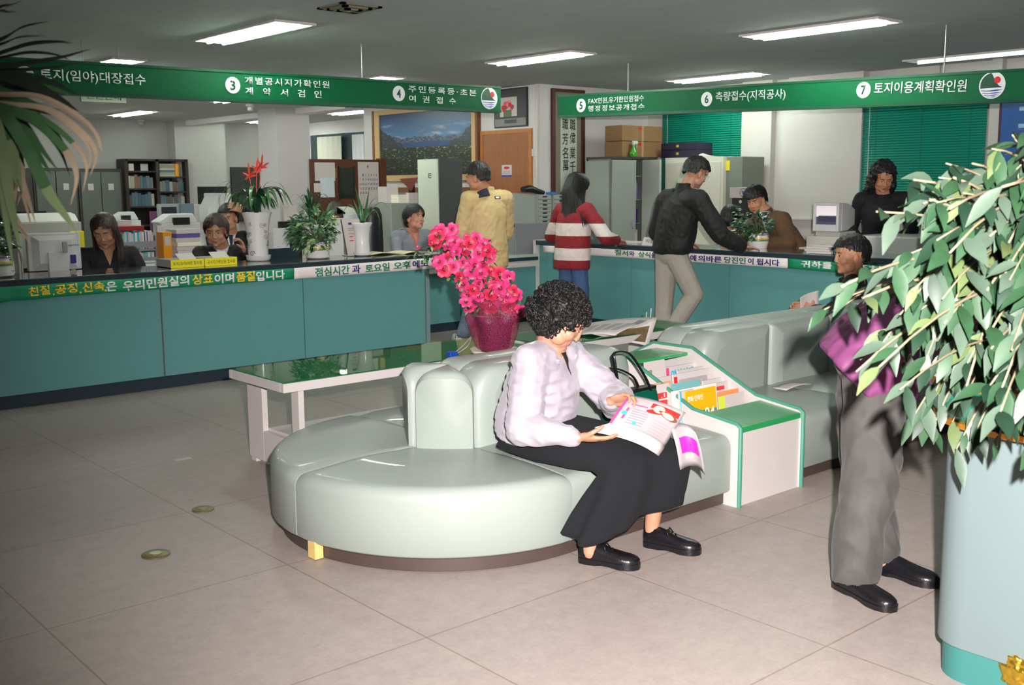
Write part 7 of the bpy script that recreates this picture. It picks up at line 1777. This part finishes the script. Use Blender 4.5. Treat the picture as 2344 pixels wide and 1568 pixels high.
pc_ = V(((PX0 + PX1) / 2 - .02, (PY0 + PY1) / 2 + .0, 0))
t = thing('potted_plant', 'large leafy plant with pale stems in a green and gold pot, in the right foreground', 'plant', (pc_.x, pc_.y, .842))
Mgp = mat('green_pot_glaze', (20, 120, 96), .2, .25, 14, coat=.5); Mgold = mat('gold_rim', (196, 130, 40), .3, .2, 20, metal=.6)
MB().lathe([(.22, .842), (.34, .85), (.385, .90), (.395, .99), (.37, 1.0), (.34, .985), (.20, .97), (.01, .97)], pc_, 40).build('pot', Mgp, t, smooth=50)
for z, r_ in ((.862, .362), (.992, .393)): MB().lathe([(r_ - .006, z - .013), (r_ + .008, z - .009), (r_ + .010, z + .009), (r_ - .004, z + .013)], pc_, 40, caps=False).build('gold_rim', Mgold, t, smooth=60)
MB().lathe([(.335, .975), (.01, .99)], pc_, 24).build('soil', M_soil, t)
ra = random.Random(21); st = MB(); fo_ = MB()
region = []
def inreg(x, y):
    if x > 2420 or x < 1835: return False
    top = 640 - (x - 1835) * 1.35 if x < 1990 else 432 - (x - 1990) * .40
    bot = 690 + (x - 1835) * 1.35 if x < 2000 else (912 + (x - 2000) * .75 if x < 2150 else 1035)
    return top < y < bot
cnt = 0
while cnt < 165:
    x = 2430 - 600 * ra.random() ** 1.5; y = ra.uniform(280, 1040)
    if not inreg(x, y) or (x < 2035 and 500 < y < 655): continue
    if x < 2060 and ra.random() < .35: continue
    cnt += 1
    d = ra.uniform(2.35, 3.25); E = atd(x, y, d)
    S = V((pc_.x + ra.uniform(-.05, .10), pc_.y + ra.uniform(-.10, .05), 1.0 + ra.uniform(0, .55)))
    up = ra.uniform(.10, .30) if y > 560 else ra.uniform(.0, .14)
    C1 = S.lerp(E, .45) + V((0, 0, up + .12)); 
    pts = [S * (1 - q) ** 2 + C1 * 2 * q * (1 - q) + E * q * q for q in [i / 10 for i in range(11)]]
    r0 = ra.uniform(.005, .010); st.tube(pts, [r0 * (1 - .7 * i / 10) for i in range(11)], 6)
    for i in range(3, 11):
        for k in range(2 if i < 10 else 3):
            if ra.random() < .12: continue
            p = pts[i].lerp(pts[max(0, i - 1)], ra.random()); tg = (pts[i] - pts[i - 1]).normalized()
            dv = (tg * .7 + V((ra.uniform(-1, 1), ra.uniform(-1, 1), ra.uniform(-1.0, .35))) * .8).normalized()
            L = ra.uniform(.07, .12); u = ra.random()
            leaf(fo_, p, dv, V((ra.uniform(-.5, .2) - .3, ra.uniform(-.5, .2) - .3, .8)), L, L * ra.uniform(.28, .40), ra.uniform(.3, 1.0), .18, 5, 0 if u < .38 else (3 if u < .72 else (1 if u < .86 else 2)))
st.build('stems', M_twig, t, smooth=180); fo_.build('foliage', FIGM, t, smooth=180, fix=False)
# ---- gold foil-wrapped pot at the lower right corner
gp = at(2362, 1552, Z=.06)
mb = MB(); mb.blob((gp.x, gp.y, .105), (.105, .105, .102), 40)
o = organic('foil', mb, mat('gold_foil', (214, 176, 60), .22, .15, 20, metal=.9), None, .005, 1, lambda co, n: n * (.009 * noise.noise(co * 55) + .006 * abs(noise.noise(co * 120))))
settle(o); o.name = 'foil_ball'; _set(o, 'crumpled gold foil bundle on the floor at the lower right corner', 'decoration')
# ---- strap-leaved palm in the upper left foreground, its stem just outside the frame
base = atd(-260, 210, 2.35)
t = thing('potted_palm', 'strap-leaved palm with dry pale tips hanging in at the upper left corner', 'plant', (base.x, base.y, 0))
MB().tube([(base.x, base.y, .3), (base.x + .01, base.y, 1.0), tuple(base)], [.03, .03, .026], 10).build('stem', mat('palm_stem', (110, 90, 66), .8, .3, 20), t, smooth=60)
MB().lathe([(.10, 0), (.13, .02), (.16, .30), (.165, .33), (.15, .33), (.14, .30), (.01, .30)], (base.x, base.y, 0), 28).build('pot', mat('clay_pot', (150, 88, 60), .7), t, smooth=50)
fo_ = MB()
BL_ = [([(0, 92), (51, 63), (113, 48)], .011, 1.2, (2, 2, 2)), ([(-20, 128), (64, 102), (128, 96), (168, 99)], .012, 1.2, (2, 2, 2)), ([(-10, 152), (60, 146), (140, 132), (208, 112)], .015, 1.15, (2, 2, 2)), ([(-10, 22), (25, 12), (50, 2)], .010, 1.2, (2, 2, 2)),
 ([(-30, 170), (60, 190), (130, 225), (180, 255)], .022, 1.1, (2, 2, 2)), ([(-40, 190), (40, 200), (110, 215), (160, 236)], .024, 1.12, (2, 2, 0)), ([(-40, 200), (30, 225), (85, 250), (150, 268)], .024, 1.08, (2, 0, 0)), ([(-30, 180), (50, 175), (120, 190), (175, 215)], .020, 1.14, (2, 2, 2)),
 ([(-20, 215), (90, 222), (180, 268), (222, 310), (234, 352)], .011, 1.05, (0, 4, 4)), ([(-10, 235), (110, 250), (195, 310), (220, 356), (206, 404)], .010, 1.04, (0, 4, 4)), ([(-10, 245), (80, 280), (150, 345), (176, 402), (162, 470)], .014, 1.02, (0, 0, 4)),
 ([(-10, 250), (50, 320), (105, 430), (140, 482), (160, 516)], .020, 1.0, (0, 0, 1)), ([(-20, 250), (25, 340), (60, 440), (82, 512)], .013, 1.03, (0, 1, 4)), ([(-30, 260), (5, 350), (26, 470), (46, 572)], .022, .98, (0, 1, 1)), ([(-20, 255), (30, 310), (48, 370), (52, 425), (40, 470)], .012, 1.05, (0, 4, 4)),
 ([(-40, 330), (-5, 400), (20, 470), (66, 545)], .018, 1.0, (1, 1, 4)), ([(-30, 240), (40, 280), (85, 350), (118, 400)], .018, 1.06, (0, 0, 0)), ([(-40, 240), (10, 290), (30, 370), (38, 430)], .024, 1.03, (0, 0, 1)), ([(-40, 225), (60, 250), (130, 310), (160, 372)], .015, 1.1, (2, 0, 0))]
for pts, w_, d, mi in BL_:
    n = len(pts); d = d * 1.95; q = [base.lerp(atd(pts[0][0], pts[0][1], d + .1), .5) + V((0, 0, .02))] + [atd(x, y, d + .10 * (1 - i / (n - 1))) for i, (x, y) in enumerate(pts)]
    for j in range(2):
        o_ = V((random.Random(w_ * 99 + j + pts[1][1]).uniform(-.03, .03), 0, random.Random(w_ * 77 + j + pts[1][0]).uniform(-.05, .03))) * j
        blade(fo_, [tuple(base)] + [p_ + o_ * (i / len(q)) for i, p_ in enumerate(q)], w_ * (1.15, .8)[j], mi, ref=tuple(-V(R2) * .9 + V((0, 0, .5))))
fo_.build('foliage', PALMM, t, smooth=180, fix=False)
# ---- azalea on the coffee table
pb = at(1132, 806, Z=.56); zt = .5605
t = thing('potted_azalea', 'pink azalea in a purple pot wrapped in red net on the coffee table', 'plant', (pb.x, pb.y, zt))
MB().lathe([(.10, zt), (.15, zt + .004), (.155, zt + .022), (.145, zt + .022), (.09, zt + .01), (.01, zt + .01)], (pb.x, pb.y, 0), 30).build('saucer', M_china, t, smooth=50)
MB().lathe([(.085, zt + .012), (.095, zt + .03), (.125, zt + .225), (.135, zt + .23), (.13, zt + .235), (.11, zt + .22), (.01, zt + .215)], (pb.x, pb.y, 0), 32).build('pot', mat('purple_pot', (62, 30, 62), .4, .1, 10), t, smooth=50)
def netmat():
    m = mat('red_net', (158, 46, 84), .5); nt = m.node_tree; L = nt.links.new; b = nt.nodes['Principled BSDF']
    tc = nt.nodes.new('ShaderNodeTexCoord'); vo = nt.nodes.new('ShaderNodeTexVoronoi'); vo.feature = 'DISTANCE_TO_EDGE'; vo.inputs['Scale'].default_value = 85; L(tc.outputs['Object'], vo.inputs['Vector'])
    mr = nt.nodes.new('ShaderNodeMapRange'); mr.inputs[1].default_value = .10; mr.inputs[2].default_value = .22; mr.inputs[3].default_value = .60; mr.inputs[4].default_value = .16; L(vo.outputs['Distance'], mr.inputs[0]); L(mr.outputs[0], b.inputs['Alpha']); return m
Mnet = netmat()
rs = []; n = 48
for r_, z, wv in ((.10, .02, .0), (.118, .04, .004), (.145, .12, .010), (.165, .20, .016), (.170, .225, .018), (.150, .255, .02), (.145, .28, .02), (.165, .315, .024), (.175, .34, .03)):
    rs.append([V((pb.x + (r_ + wv * math.sin(k * 6.2832 / n * 5 + z * 9)) * math.cos(k * 6.2832 / n), pb.y + (r_ + wv * math.sin(k * 6.2832 / n * 5 + z * 9)) * math.sin(k * 6.2832 / n), zt + z + wv * .4 * math.sin(k * 6.2832 / n * 8))) for k in range(n)])
MB().rings(rs, caps=False).build('net_wrap', Mnet, t, smooth=180)
FL = [(1010, 528), (1035, 525), (1000, 541), (1018, 543), (1041, 553), (1003, 560), (1027, 565), (1055, 560), (1075, 558), (1090, 546), (1106, 560), (1117, 576), (1095, 580), (1075, 585), (1060, 576), (1122, 592), (1045, 577), (1025, 590), (1036, 610), (1006, 600), (1016, 617), (1060, 600), (1086, 606), (1106, 602), (1080, 622), (1101, 627), (1121, 622), (1112, 642), (1096, 648), (1050, 634), (1061, 652), (1131, 637), (1142, 625), (1151, 645), (1163, 632), (1130, 660), (1146, 661), (1071, 677), (1082, 665), (1096, 681), (1066, 692), (1121, 677), (1136, 682), (1160, 681), (1176, 666), (1186, 676), (1150, 691), (1166, 701), (1191, 713), (1101, 696), (1120, 707), (1076, 706), (957, 568), (986, 556), (1068, 542), (1118, 553), (1131, 575), (1090, 565)]
Mfl1 = mat('azalea_pink', (222, 62, 128), .5, .2, 60); Mfl2 = mat('azalea_red', (212, 44, 84), .5, .2, 60); Mthr = mat('azalea_throat', (170, 16, 50), .5); Mant = mat('stamen', (236, 190, 190), .5)
def blossom(parent, M, m, s):
    mb = MB()
    for k in range(5):
        a = k * 1.2566; mb.m(0)
        def fn(u, v): 
            rr = .006 + .030 * u; aa = a + (v - .5) * 1.6 * (math.sin(math.pi * min(1, .25 + u * .62))) ; rip = .003 * math.sin(v * 12 + k) * u
            return M @ (V((rr * math.cos(aa), rr * math.sin(aa), .016 * u ** .7 - .010 * u ** 3 + rip)) * s)
        mb.grid(fn, 4, 4)
    mb.m(1).lathe([(.001, -.012), (.006, .002), (.009, .008)], n=8, M=M @ Matrix.Scale(s, 4))
    mb.m(2)
    for k in range(4): mb.tube([M @ (V((0, 0, 0)) * s), M @ (V((.006 * math.cos(k * 1.6), .006 * math.sin(k * 1.6), .03)) * s)], .0009 * s, 4)
    return mb.build('blossom', [m, Mthr, Mant], parent, smooth=180, fix=False)
dep = (CM @ (V((pb.x, pb.y, .9)) - V((0, 0, H)))).z
ra = random.Random(4); tips = []; protos = []
for i, (x, y) in enumerate(FL):
    p = atd(x, y, dep - .06 + ra.uniform(-.08, .08)); tips.append(p)
    nrm = (V((0, 0, H)) - p).normalized() + V((ra.uniform(-.7, .7), ra.uniform(-.7, .7), ra.uniform(-.3, .8)))
    q = nrm.to_track_quat('Z', 'Y').to_matrix().to_4x4(); M_ = Matrix.Translation(p) @ q @ Matrix.Rotation(ra.uniform(0, 1.2), 4, 'Z'); s = ra.uniform(1.15, 1.55) if i < 52 else .6
    if i < 3:
        # three kinds are modelled, the rest are copies turned to face their own way
        b0 = blossom(t, Matrix.Identity(4), (Mfl1, Mfl1, Mfl2)[i], 1.0); b0.data.transform(wmat(t)); protos.append(b0); ob = b0
    else:
        ob = protos[i % 3].copy(); COL.objects.link(ob); ob.parent = t
    ob.matrix_basis = wmat(t).inverted() @ M_ @ Matrix.Scale(s, 4); WM[ob.name] = M_
stp = [V((pb.x, pb.y, zt + .2)), atd(1112, 690, dep), atd(1118, 650, dep), atd(1095, 600, dep), atd(1060, 570, dep), atd(1010, 560, dep), atd(965, 570, dep)]
sm = MB(); main = cr(stp, 4); sm.tube(main, [.007 * (1 - .75 * i / (len(main) - 1)) for i in range(len(main))], 6)
for p in tips:
    c = min(main, key=lambda q: (q - p).length + .25 * max(0, q.z - p.z)); 
    if (c - p).length > .02: sm.tube([c, c.lerp(p, .5) + V((0, 0, -.015)), p], .0022, 5)
sm.build('branches', mat('azalea_branch', (120, 92, 64), .7), t, smooth=180)
lf = MB()
for p in tips + [atd(x, y, dep) for x, y in ((965, 575), (975, 585), (990, 580), (1045, 640), (1060, 660), (1075, 650), (1110, 690), (1130, 700), (1145, 700), (1180, 690), (1085, 690), (1095, 655), (1030, 630), (945, 578))]:
    for k in range(6):
        dv = V((ra.uniform(-1, 1), ra.uniform(-1, 1), ra.uniform(-.9, .5))); leaf(lf, p + dv * .012 - V((0, 0, .012)), dv, (0, 0, 1), ra.uniform(.03, .055), .02, .4, .2, 4, ra.choice((0, 0, 2, 1)))
lf.build('foliage', LEAFM, t, smooth=180, fix=False)
# ---- plants on the counters
def china_pot(t, c, z, r_, h, bands, sauc=None, bm=None):
    if sauc: MB().lathe([(sauc * .8, z), (sauc, z + .012), (sauc * 1.03, z + .035), (sauc * .97, z + .035), (sauc * .85, z + .012), (.005, z + .012)], (c.x, c.y, 0), 30).build('saucer', M_china, t, smooth=50); z += .013
    p = MB().lathe([(r_ * .86, z), (r_ * .92, z + h * .25), (r_ * 1.0, z + h * .45), (r_ * .98, z + h * .75), (r_ * .92, z + h * .85), (r_ * 1.0, z + h * .98), (r_ * .98, z + h), (r_ * .88, z + h), (r_ * .85, z + h * .9), (.005, z + h * .9)], (c.x, c.y, 0), 32).build('pot', M_china, t, smooth=50)
    for a, b_, m in bands: MB().lathe([(r_ * 1.0 + .001, z + h * a), (r_ * 1.012 + .001, z + h * (a + b_) / 2), (r_ * 1.0 + .001, z + h * b_)], (c.x, c.y, 0), 32, caps=False).build('painted_band', m, p, smooth=180)
    MB().lathe([(r_ * .86, z + h * .905), (.005, z + h * .93)], (c.x, c.y, 0), 16).build('soil', M_soil, t)
    return z + h * .9
def spray(mb, c, region, n, seed, L=(.05, .09), W=.42, depth_j=.12, mats=(0, 0, 2, 2, 1), st=None, d0=None):
    """leaves hung over a rounded bush seen in the given window of the photograph"""
    ra = random.Random(seed); x0, x1, y0, y1 = region; d0 = d0 or (CM @ (c - V((0, 0, H)))).z; pr = []
    for i in range(n):
        a = ra.uniform(0, 6.2832); q = math.sqrt(ra.random()); x = (x0 + x1) / 2 + (x1 - x0) / 2 * q * math.cos(a); y = (y0 + y1) / 2 + (y1 - y0) / 2 * q * math.sin(a)
        p = atd(x, y, d0 + ra.uniform(-depth_j, depth_j)); out = (p - c); out.z *= .4; out = out.normalized() if out.length > .01 else V((0, -1, 0))
        dv = out + V((ra.uniform(-.6, .6), ra.uniform(-.6, .6), ra.uniform(-.5, .5))); leaf(mb, p, dv, (ra.uniform(-.3, .3), -.4, .8), ra.uniform(*L), ra.uniform(*L) * W, ra.uniform(.4, 1.1), .2, 4, ra.choice(mats)); pr.append(p)
        if st is not None and i % 9 == 0: st.tube([c, c.lerp(p, .5) + V((0, 0, .04)), p], [.003, .002, .001], 5)
Mby = mat('band_yellow', (226, 190, 90), .3); Mbg = mat('band_green', (96, 140, 96), .3, .3, 60); Mbb = mat('band_blue', (40, 50, 120), .3)
BANDS = [(.50, .62, Mbg), (.62, .74, Mby), (.93, .97, Mbb)]
zc = CT + .001
# tall scroll vase
c = at(592, 597, Z=CT); c = V((c.x, c.y, zc))
t = thing('potted_plant', 'red-flowered plant in a tall white vase with black scrolls on the left counter', 'plant', c)
MB().lathe([(.09, zc), (.105, zc + .015), (.112, zc + .05), (.104, zc + .05), (.095, zc + .02), (.005, zc + .02)], (c.x, c.y, 0), 32).build('saucer', M_china, t, smooth=50)
vp = [(.085, .021), (.088, .06), (.090, .15), (.098, .26), (.112, .36), (.128, .415), (.130, .425), (.120, .425), (.105, .38), (.005, .375)]
vase = MB().lathe([(r_, zc + z) for r_, z in vp], (c.x, c.y, 0), 36).build('vase', M_china, t, smooth=50)
def vr(z):
    for (r0, z0), (r1, z1) in zip(vp[:6], vp[1:6]):
        if z0 <= z <= z1: return r0 + (r1 - r0) * (z - z0) / (z1 - z0)
    return .1
sc_ = MB(); ra = random.Random(9)
for k in range(34):
    a0 = ra.uniform(0, 6.28); z0 = ra.uniform(.06, .36); R_ = ra.uniform(.014, .030); s = ra.choice((-1, 1)); ph = ra.uniform(0, 6.28); pts = []
    for i in range(16):
        q = i / 15; rr = R_ * (1 - q * .85); th = ph + s * q * 9; z = min(.40, max(.03, z0 + rr * math.sin(th))); a = a0 + rr * math.cos(th) / vr(z); r_ = vr(z) + .0008
        pts.append((c.x + r_ * math.cos(a), c.y + r_ * math.sin(a), zc + z))
    sc_.tube(pts, .0016, 4)
sc_.build('scroll_pattern', M_ink, vase, smooth=180)
fo_ = MB(); ra = random.Random(31); top = V((c.x, c.y, zc + .40))
for k in range(34):
    a = ra.uniform(0, 6.28); L = ra.uniform(.16, .30); o = V((math.cos(a), math.sin(a), 0))
    blade(fo_, [top, top + o * L * .35 + V((0, 0, L * .75)), top + o * L * .85 + V((0, 0, L * .75)), top + o * L * 1.15 + V((0, 0, L * .25))], ra.uniform(.030, .055), ra.choice(((2, 2, 0), (2, 0, 0), (2, 2, 2))))
for k in range(12):
    a = ra.uniform(0, 6.28); L = ra.uniform(.3, .42); o = V((math.cos(a), math.sin(a), 0))
    blade(fo_, [top, top + o * L * .3 + V((0, 0, L * .7)), top + o * L * .8 + V((0, 0, L * .7)), top + o * L * 1.0 + V((0, 0, L * .3))], .008, (2, 2, 0))
fo_.build('foliage', LEAFM, t, smooth=180, fix=False)
dz = (CM @ (top - V((0, 0, H)))).z; Mrb = mat('red_bract', (206, 62, 44), .5, .2, 30)
for px0, pts in ((571, [(571, 405), (568, 372), (555, 395), (584, 388), (560, 412), (590, 402)]), (587, [(587, 392), (590, 360), (575, 378), (603, 370), (578, 398), (600, 392)]), (600, [(598, 385), (601, 350), (617, 372), (590, 366), (612, 384), (588, 398)])):
    fl_ = MB(); b0 = atd(*pts[0], dz); fl_.tube([top, b0.lerp(top, .5), b0], .003, 6)
    for x, y in pts[1:]:
        e = atd(x, y, dz + ra.uniform(-.05, .05)); blade(fl_, [b0, b0.lerp(e, .5) + V((0, 0, .005)), e], .018, (0, 0, 0), ref=(0, -1, .3))
    fl_.build('flower', Mrb, t, smooth=180, fix=False)
# leafy pot
c = at(728, 592, Z=CT); c = V((c.x, c.y, zc))
t = thing('potted_plant', 'bushy green plant in a white pot with yellow and green bands on the left counter', 'plant', c)
zz = china_pot(t, c, zc, .108, .13, BANDS, .105); fo_ = MB(); st = MB()
spray(fo_, V((c.x, c.y, zz)), (668, 766, 478, 572), 300, 12, (.06, .105), .42, .14, (0, 0, 0, 2, 1), st); spray(fo_, V((c.x, c.y, zz)), (660, 700, 505, 565), 70, 13, (.05, .09), .5, .08, (0, 0, 2), st)
st.build('stems', mat('green_stem', (84, 104, 62), .6), t, smooth=180); fo_.build('foliage', LEAFM, t, smooth=180, fix=False)
# spiky plant in a slim white vase behind it
c = at(693, 588, Z=CT); c = V((c.x + .05, min(8.66, c.y + .1), zc))
t = thing('potted_plant', 'spiky grass-like plant in a slim white vase behind the bushy plant', 'plant', c)
MB().lathe([(.055, zc), (.05, zc + .06), (.055, zc + .2), (.07, zc + .3), (.06, zc + .3), (.005, zc + .28)], (c.x, c.y, 0), 24).build('vase', M_china, t, smooth=50)
fo_ = MB(); top = V((c.x, c.y, zc + .28)); ra = random.Random(8)
for k in range(46):
    a = ra.uniform(0, 6.28); L = ra.uniform(.18, .36); o = V((math.cos(a), math.sin(a), 0)); sp_ = ra.uniform(.1, .9)
    blade(fo_, [top, top + o * L * .25 * sp_ + V((0, 0, L * .6)), top + o * L * .6 * sp_ + V((0, 0, L * (1.0 - .2 * sp_))), top + o * L * sp_ + V((0, 0, L * (1.15 - .7 * sp_)))], ra.uniform(.007, .014), ra.choice(((2, 2, 2), (2, 2, 0))))
fo_.build('foliage', LEAFM, t, smooth=180, fix=False)
# white flared vase with sword leaves
c = at(830, 586, Z=CT); c = V((c.x, c.y, zc))
t = thing('potted_plant', 'sword-leaved orchid plant in a plain white flared vase on the left counter', 'plant', c)
MB().lathe([(.06, zc), (.083, zc + .012), (.088, zc + .035), (.08, zc + .035), (.062, zc + .012), (.005, zc + .012)], (c.x, c.y, 0), 28).build('saucer', M_china, t, smooth=50)
MB().lathe([(.062, zc + .013), (.070, zc + .06), (.066, zc + .13), (.068, zc + .21), (.082, zc + .275), (.098, zc + .305), (.096, zc + .31), (.082, zc + .29), (.005, zc + .27)], (c.x, c.y, 0), 30).build('vase', M_china, t, smooth=50)
fo_ = MB(); top = V((c.x, c.y, zc + .27)); dz = (CM @ (top - V((0, 0, H)))).z
for pts, w_ in (([(828, 505), (824, 470), (812, 425)], .032), ([(832, 505), (838, 475), (845, 432)], .030), ([(826, 505), (818, 480), (808, 455)], .026), ([(834, 505), (842, 490), (848, 470)], .022), ([(830, 505), (830, 485), (828, 468)], .02), ([(836, 505), (860, 470), (880, 466), (905, 500)], .006), ([(824, 505), (805, 470), (790, 478), (780, 500)], .006), ([(836, 505), (855, 480), (868, 500), (868, 520)], .008), ([(826, 505), (812, 478), (800, 470), (788, 462)], .007), ([(834, 505), (850, 462), (866, 452)], .006)):
    blade(fo_, [top] + [atd(x, y, dz + random.Random(x).uniform(-.05, .05)) for x, y in pts], w_, (2, 0, 0), ref=(0, -1, .2))
fo_.build('foliage', LEAFM, t, smooth=180, fix=False)
# pot at the left picture edge
c = at(-2, 634, Z=CT); c = V((c.x, c.y, zc))
t = thing('potted_plant', 'dark leafy plant in a banded pot at the left edge of the left counter', 'plant', c)
zz = china_pot(t, c, zc, .10, .14, BANDS, .105); fo_ = MB(); st = MB()
spray(fo_, V((c.x, c.y, zz)), (-60, 34, 500, 595), 170, 5, (.06, .10), .45, .12, (2, 2, 0), st); st.build('stems', mat('green_stem', (84, 104, 62), .6), t, smooth=180); fo_.build('foliage', LEAFM, t, smooth=180, fix=False)
# pot on the right counter
c = at(1724, 569, Z=CT); c = V((c.x + .08, c.y, zc))
t = thing('potted_plant', 'dark green plant in a white banded pot on the right counter', 'plant', c)
zz = china_pot(t, c, zc, .105, .145, BANDS); fo_ = MB(); st = MB()
spray(fo_, V((c.x, c.y, zz)), (1680, 1764, 486, 545), 270, 15, (.05, .09), .40, .13, (2, 2, 2, 0), st); spray(fo_, V((c.x, c.y, zz)), (1686, 1710, 476, 500), 20, 16, (.05, .07), .4, .05, (2, 0)); st.build('stems', mat('green_stem', (84, 104, 62), .6), t, smooth=180); fo_.build('foliage', LEAFM, t, smooth=180, fix=False)
# small plant hidden behind the black-jacket man
c = at(1548, 560, Z=CT); c = V((8.82, c.y + .02, zc)); dz = (CM @ (c + V((0, 0, .3)) - V((0, 0, H)))).z
t = thing('potted_plant', 'small long-leaved plant peeping out beside the neck of the black-jacket man', 'plant', c)
china_pot(t, c, zc, .08, .12, []); fo_ = MB(); top = c + V((0, 0, .11))
for pts in ([(1545, 500), (1548, 440), (1546, 412)], [(1550, 500), (1554, 430), (1553, 402)], [(1540, 500), (1532, 450), (1522, 432)], [(1544, 500), (1538, 450), (1535, 428)], [(1555, 500), (1570, 450), (1580, 440)], [(1536, 500), (1522, 470), (1510, 460)]): blade(fo_, [top] + [atd(x, y, dz) for x, y in pts], .030, (0, 0, 1), ref=(-1, 0, .2))
fo_.build('foliage', LEAFM, t, smooth=180, fix=False)
# ---- newspaper, pens, tag and leaflet
zt = .559
a0 = at(1312, 762, Z=zt + .004)
t = thing('newspaper', 'open newspaper hanging over the edge of the rear coffee table', 'newspaper', (5.5, 5.3, zt))
Mnews = mat('newsprint', (212, 206, 204), .8, .05, 30)
P00, P10, P11, P01 = at(1318, 768, Z=zt + .006), at(1462, 770, Z=zt + .03), at(1506, 726, Z=zt + .10), at(1345, 740, Z=zt + .012)
P10 = V((P10.x, 5.0, zt + .012))
def nw(u, v, o=0): 
    p = P00.lerp(P10, u).lerp(P01.lerp(P11, u), v); return p + V((0, 0, .012 * math.sin(math.pi * u) + .010 * math.sin(2 * math.pi * v) * u + o))
MB().grid(nw, 16, 8).build('sheet', Mnews, t, smooth=180, solid=.0015)
P1 = at(1484, 792, Y=4.97)
def hangp(u, v): 
    top_ = nw(.55 + .45 * u, v * .9) if False else P10.lerp(P11, u); base_ = nw(.62, 0).lerp(P10, 1); low = P1
    return top_.lerp(nw(.45, .0) * (1 - u) + low * u if False else (nw(.45, 0).lerp(P1, u)), v)
def tri(u, v): return nw(.40, 0).lerp(P11, u).lerp(P1, v * u) if False else (nw(.40 + .60 * u, u * .98)).lerp(nw(.40, 0).lerp(P1, u), v)
MB().grid(tri, 12, 8).build('hanging_corner', Mnews, t, smooth=180, solid=.0015)
def tp(u0, u1, v0, v1, m, nm): MB().grid(lambda u, v: tri(u0 + (u1 - u0) * u, v0 + (v1 - v0) * v) + V((-.0012, -.0012, .0012)), 6, 6).build(nm, m, t, smooth=180, fix=False)
tp(.45, .93, .25, .90, mat('news_photo', (110, 92, 62), .6, .7, 26), 'photo_print')
for k in range(4): MB().grid(lambda u, v, k=k: nw(.12 + .2 * k + .14 * u, .2 + .5 * v, .002), 4, 4).build('text_column', mat('news_grey', (172, 168, 170), .8, .3, 120), t, smooth=180, fix=False)
MB().grid(lambda u, v: nw(.80 + .12 * u, .62 + .25 * v, .002), 4, 4).build('picture_print', mat('news_blue', (126, 130, 150), .7), t, smooth=180, fix=False)
for k, (x, lab) in enumerate(((1479, 'left of two thin white pens standing on the rear coffee table'), (1488, 'right of two thin white pens standing on the rear coffee table'))):
    p = at(x, 738, Z=zt); q = at(x + 1.5 + k, 706, Y=p.y)
    t = thing('pen', lab, 'pen', p, 'white pens on the rear coffee table')
    MB().tube([p + V((0, 0, .001)), q.lerp(p, .25)], .005, 8).build('barrel', M_paper, t, smooth=60)
    MB().tube([q.lerp(p, .25), q], .0055, 8).build('cap', (M_bangreen, M_paper)[k], t, smooth=60)
p = at(1035, 816, Z=zt)
t = thing('key_tag', 'blue tag with a white cord on the front coffee table beside the azalea', 'tag', p)
MB().box(p.x - .03, p.x + .03, p.y - .02, p.y + .02, zt + .001, zt + .03, None).build('tag', mat('tag_blue', (20, 70, 180), .35), t, bevel=.005)
MB().tube(cr([(p.x + .02, p.y, zt + .02), at(1050, 800, Z=zt + .03), at(1066, 785, Z=zt + .05), at(1079, 770, Z=zt + .06)]), .0035, 6).build('cord', M_paper, t, smooth=180)
MB().tube(cr([(p.x + .03, p.y, zt + .015), at(1058, 802, Z=zt + .02), at(1072, 790, Z=zt + .04), at(1079, 770, Z=zt + .06)]), .0035, 6).build('cord', M_paper, t, smooth=180)
p = at(1815, 884, Z=SZ + .012)
MB().grid(lambda u, v: V((p.x - .14 + .28 * u, p.y - .05 + .1 * v, SZ + .012 + .012 * abs(math.sin(3.14 * u)))), 8, 3).solo('leaflet', M_paper, 'folded leaflet lying on the seat of the right sofa', 'leaflet', solid=.002, smooth=60)
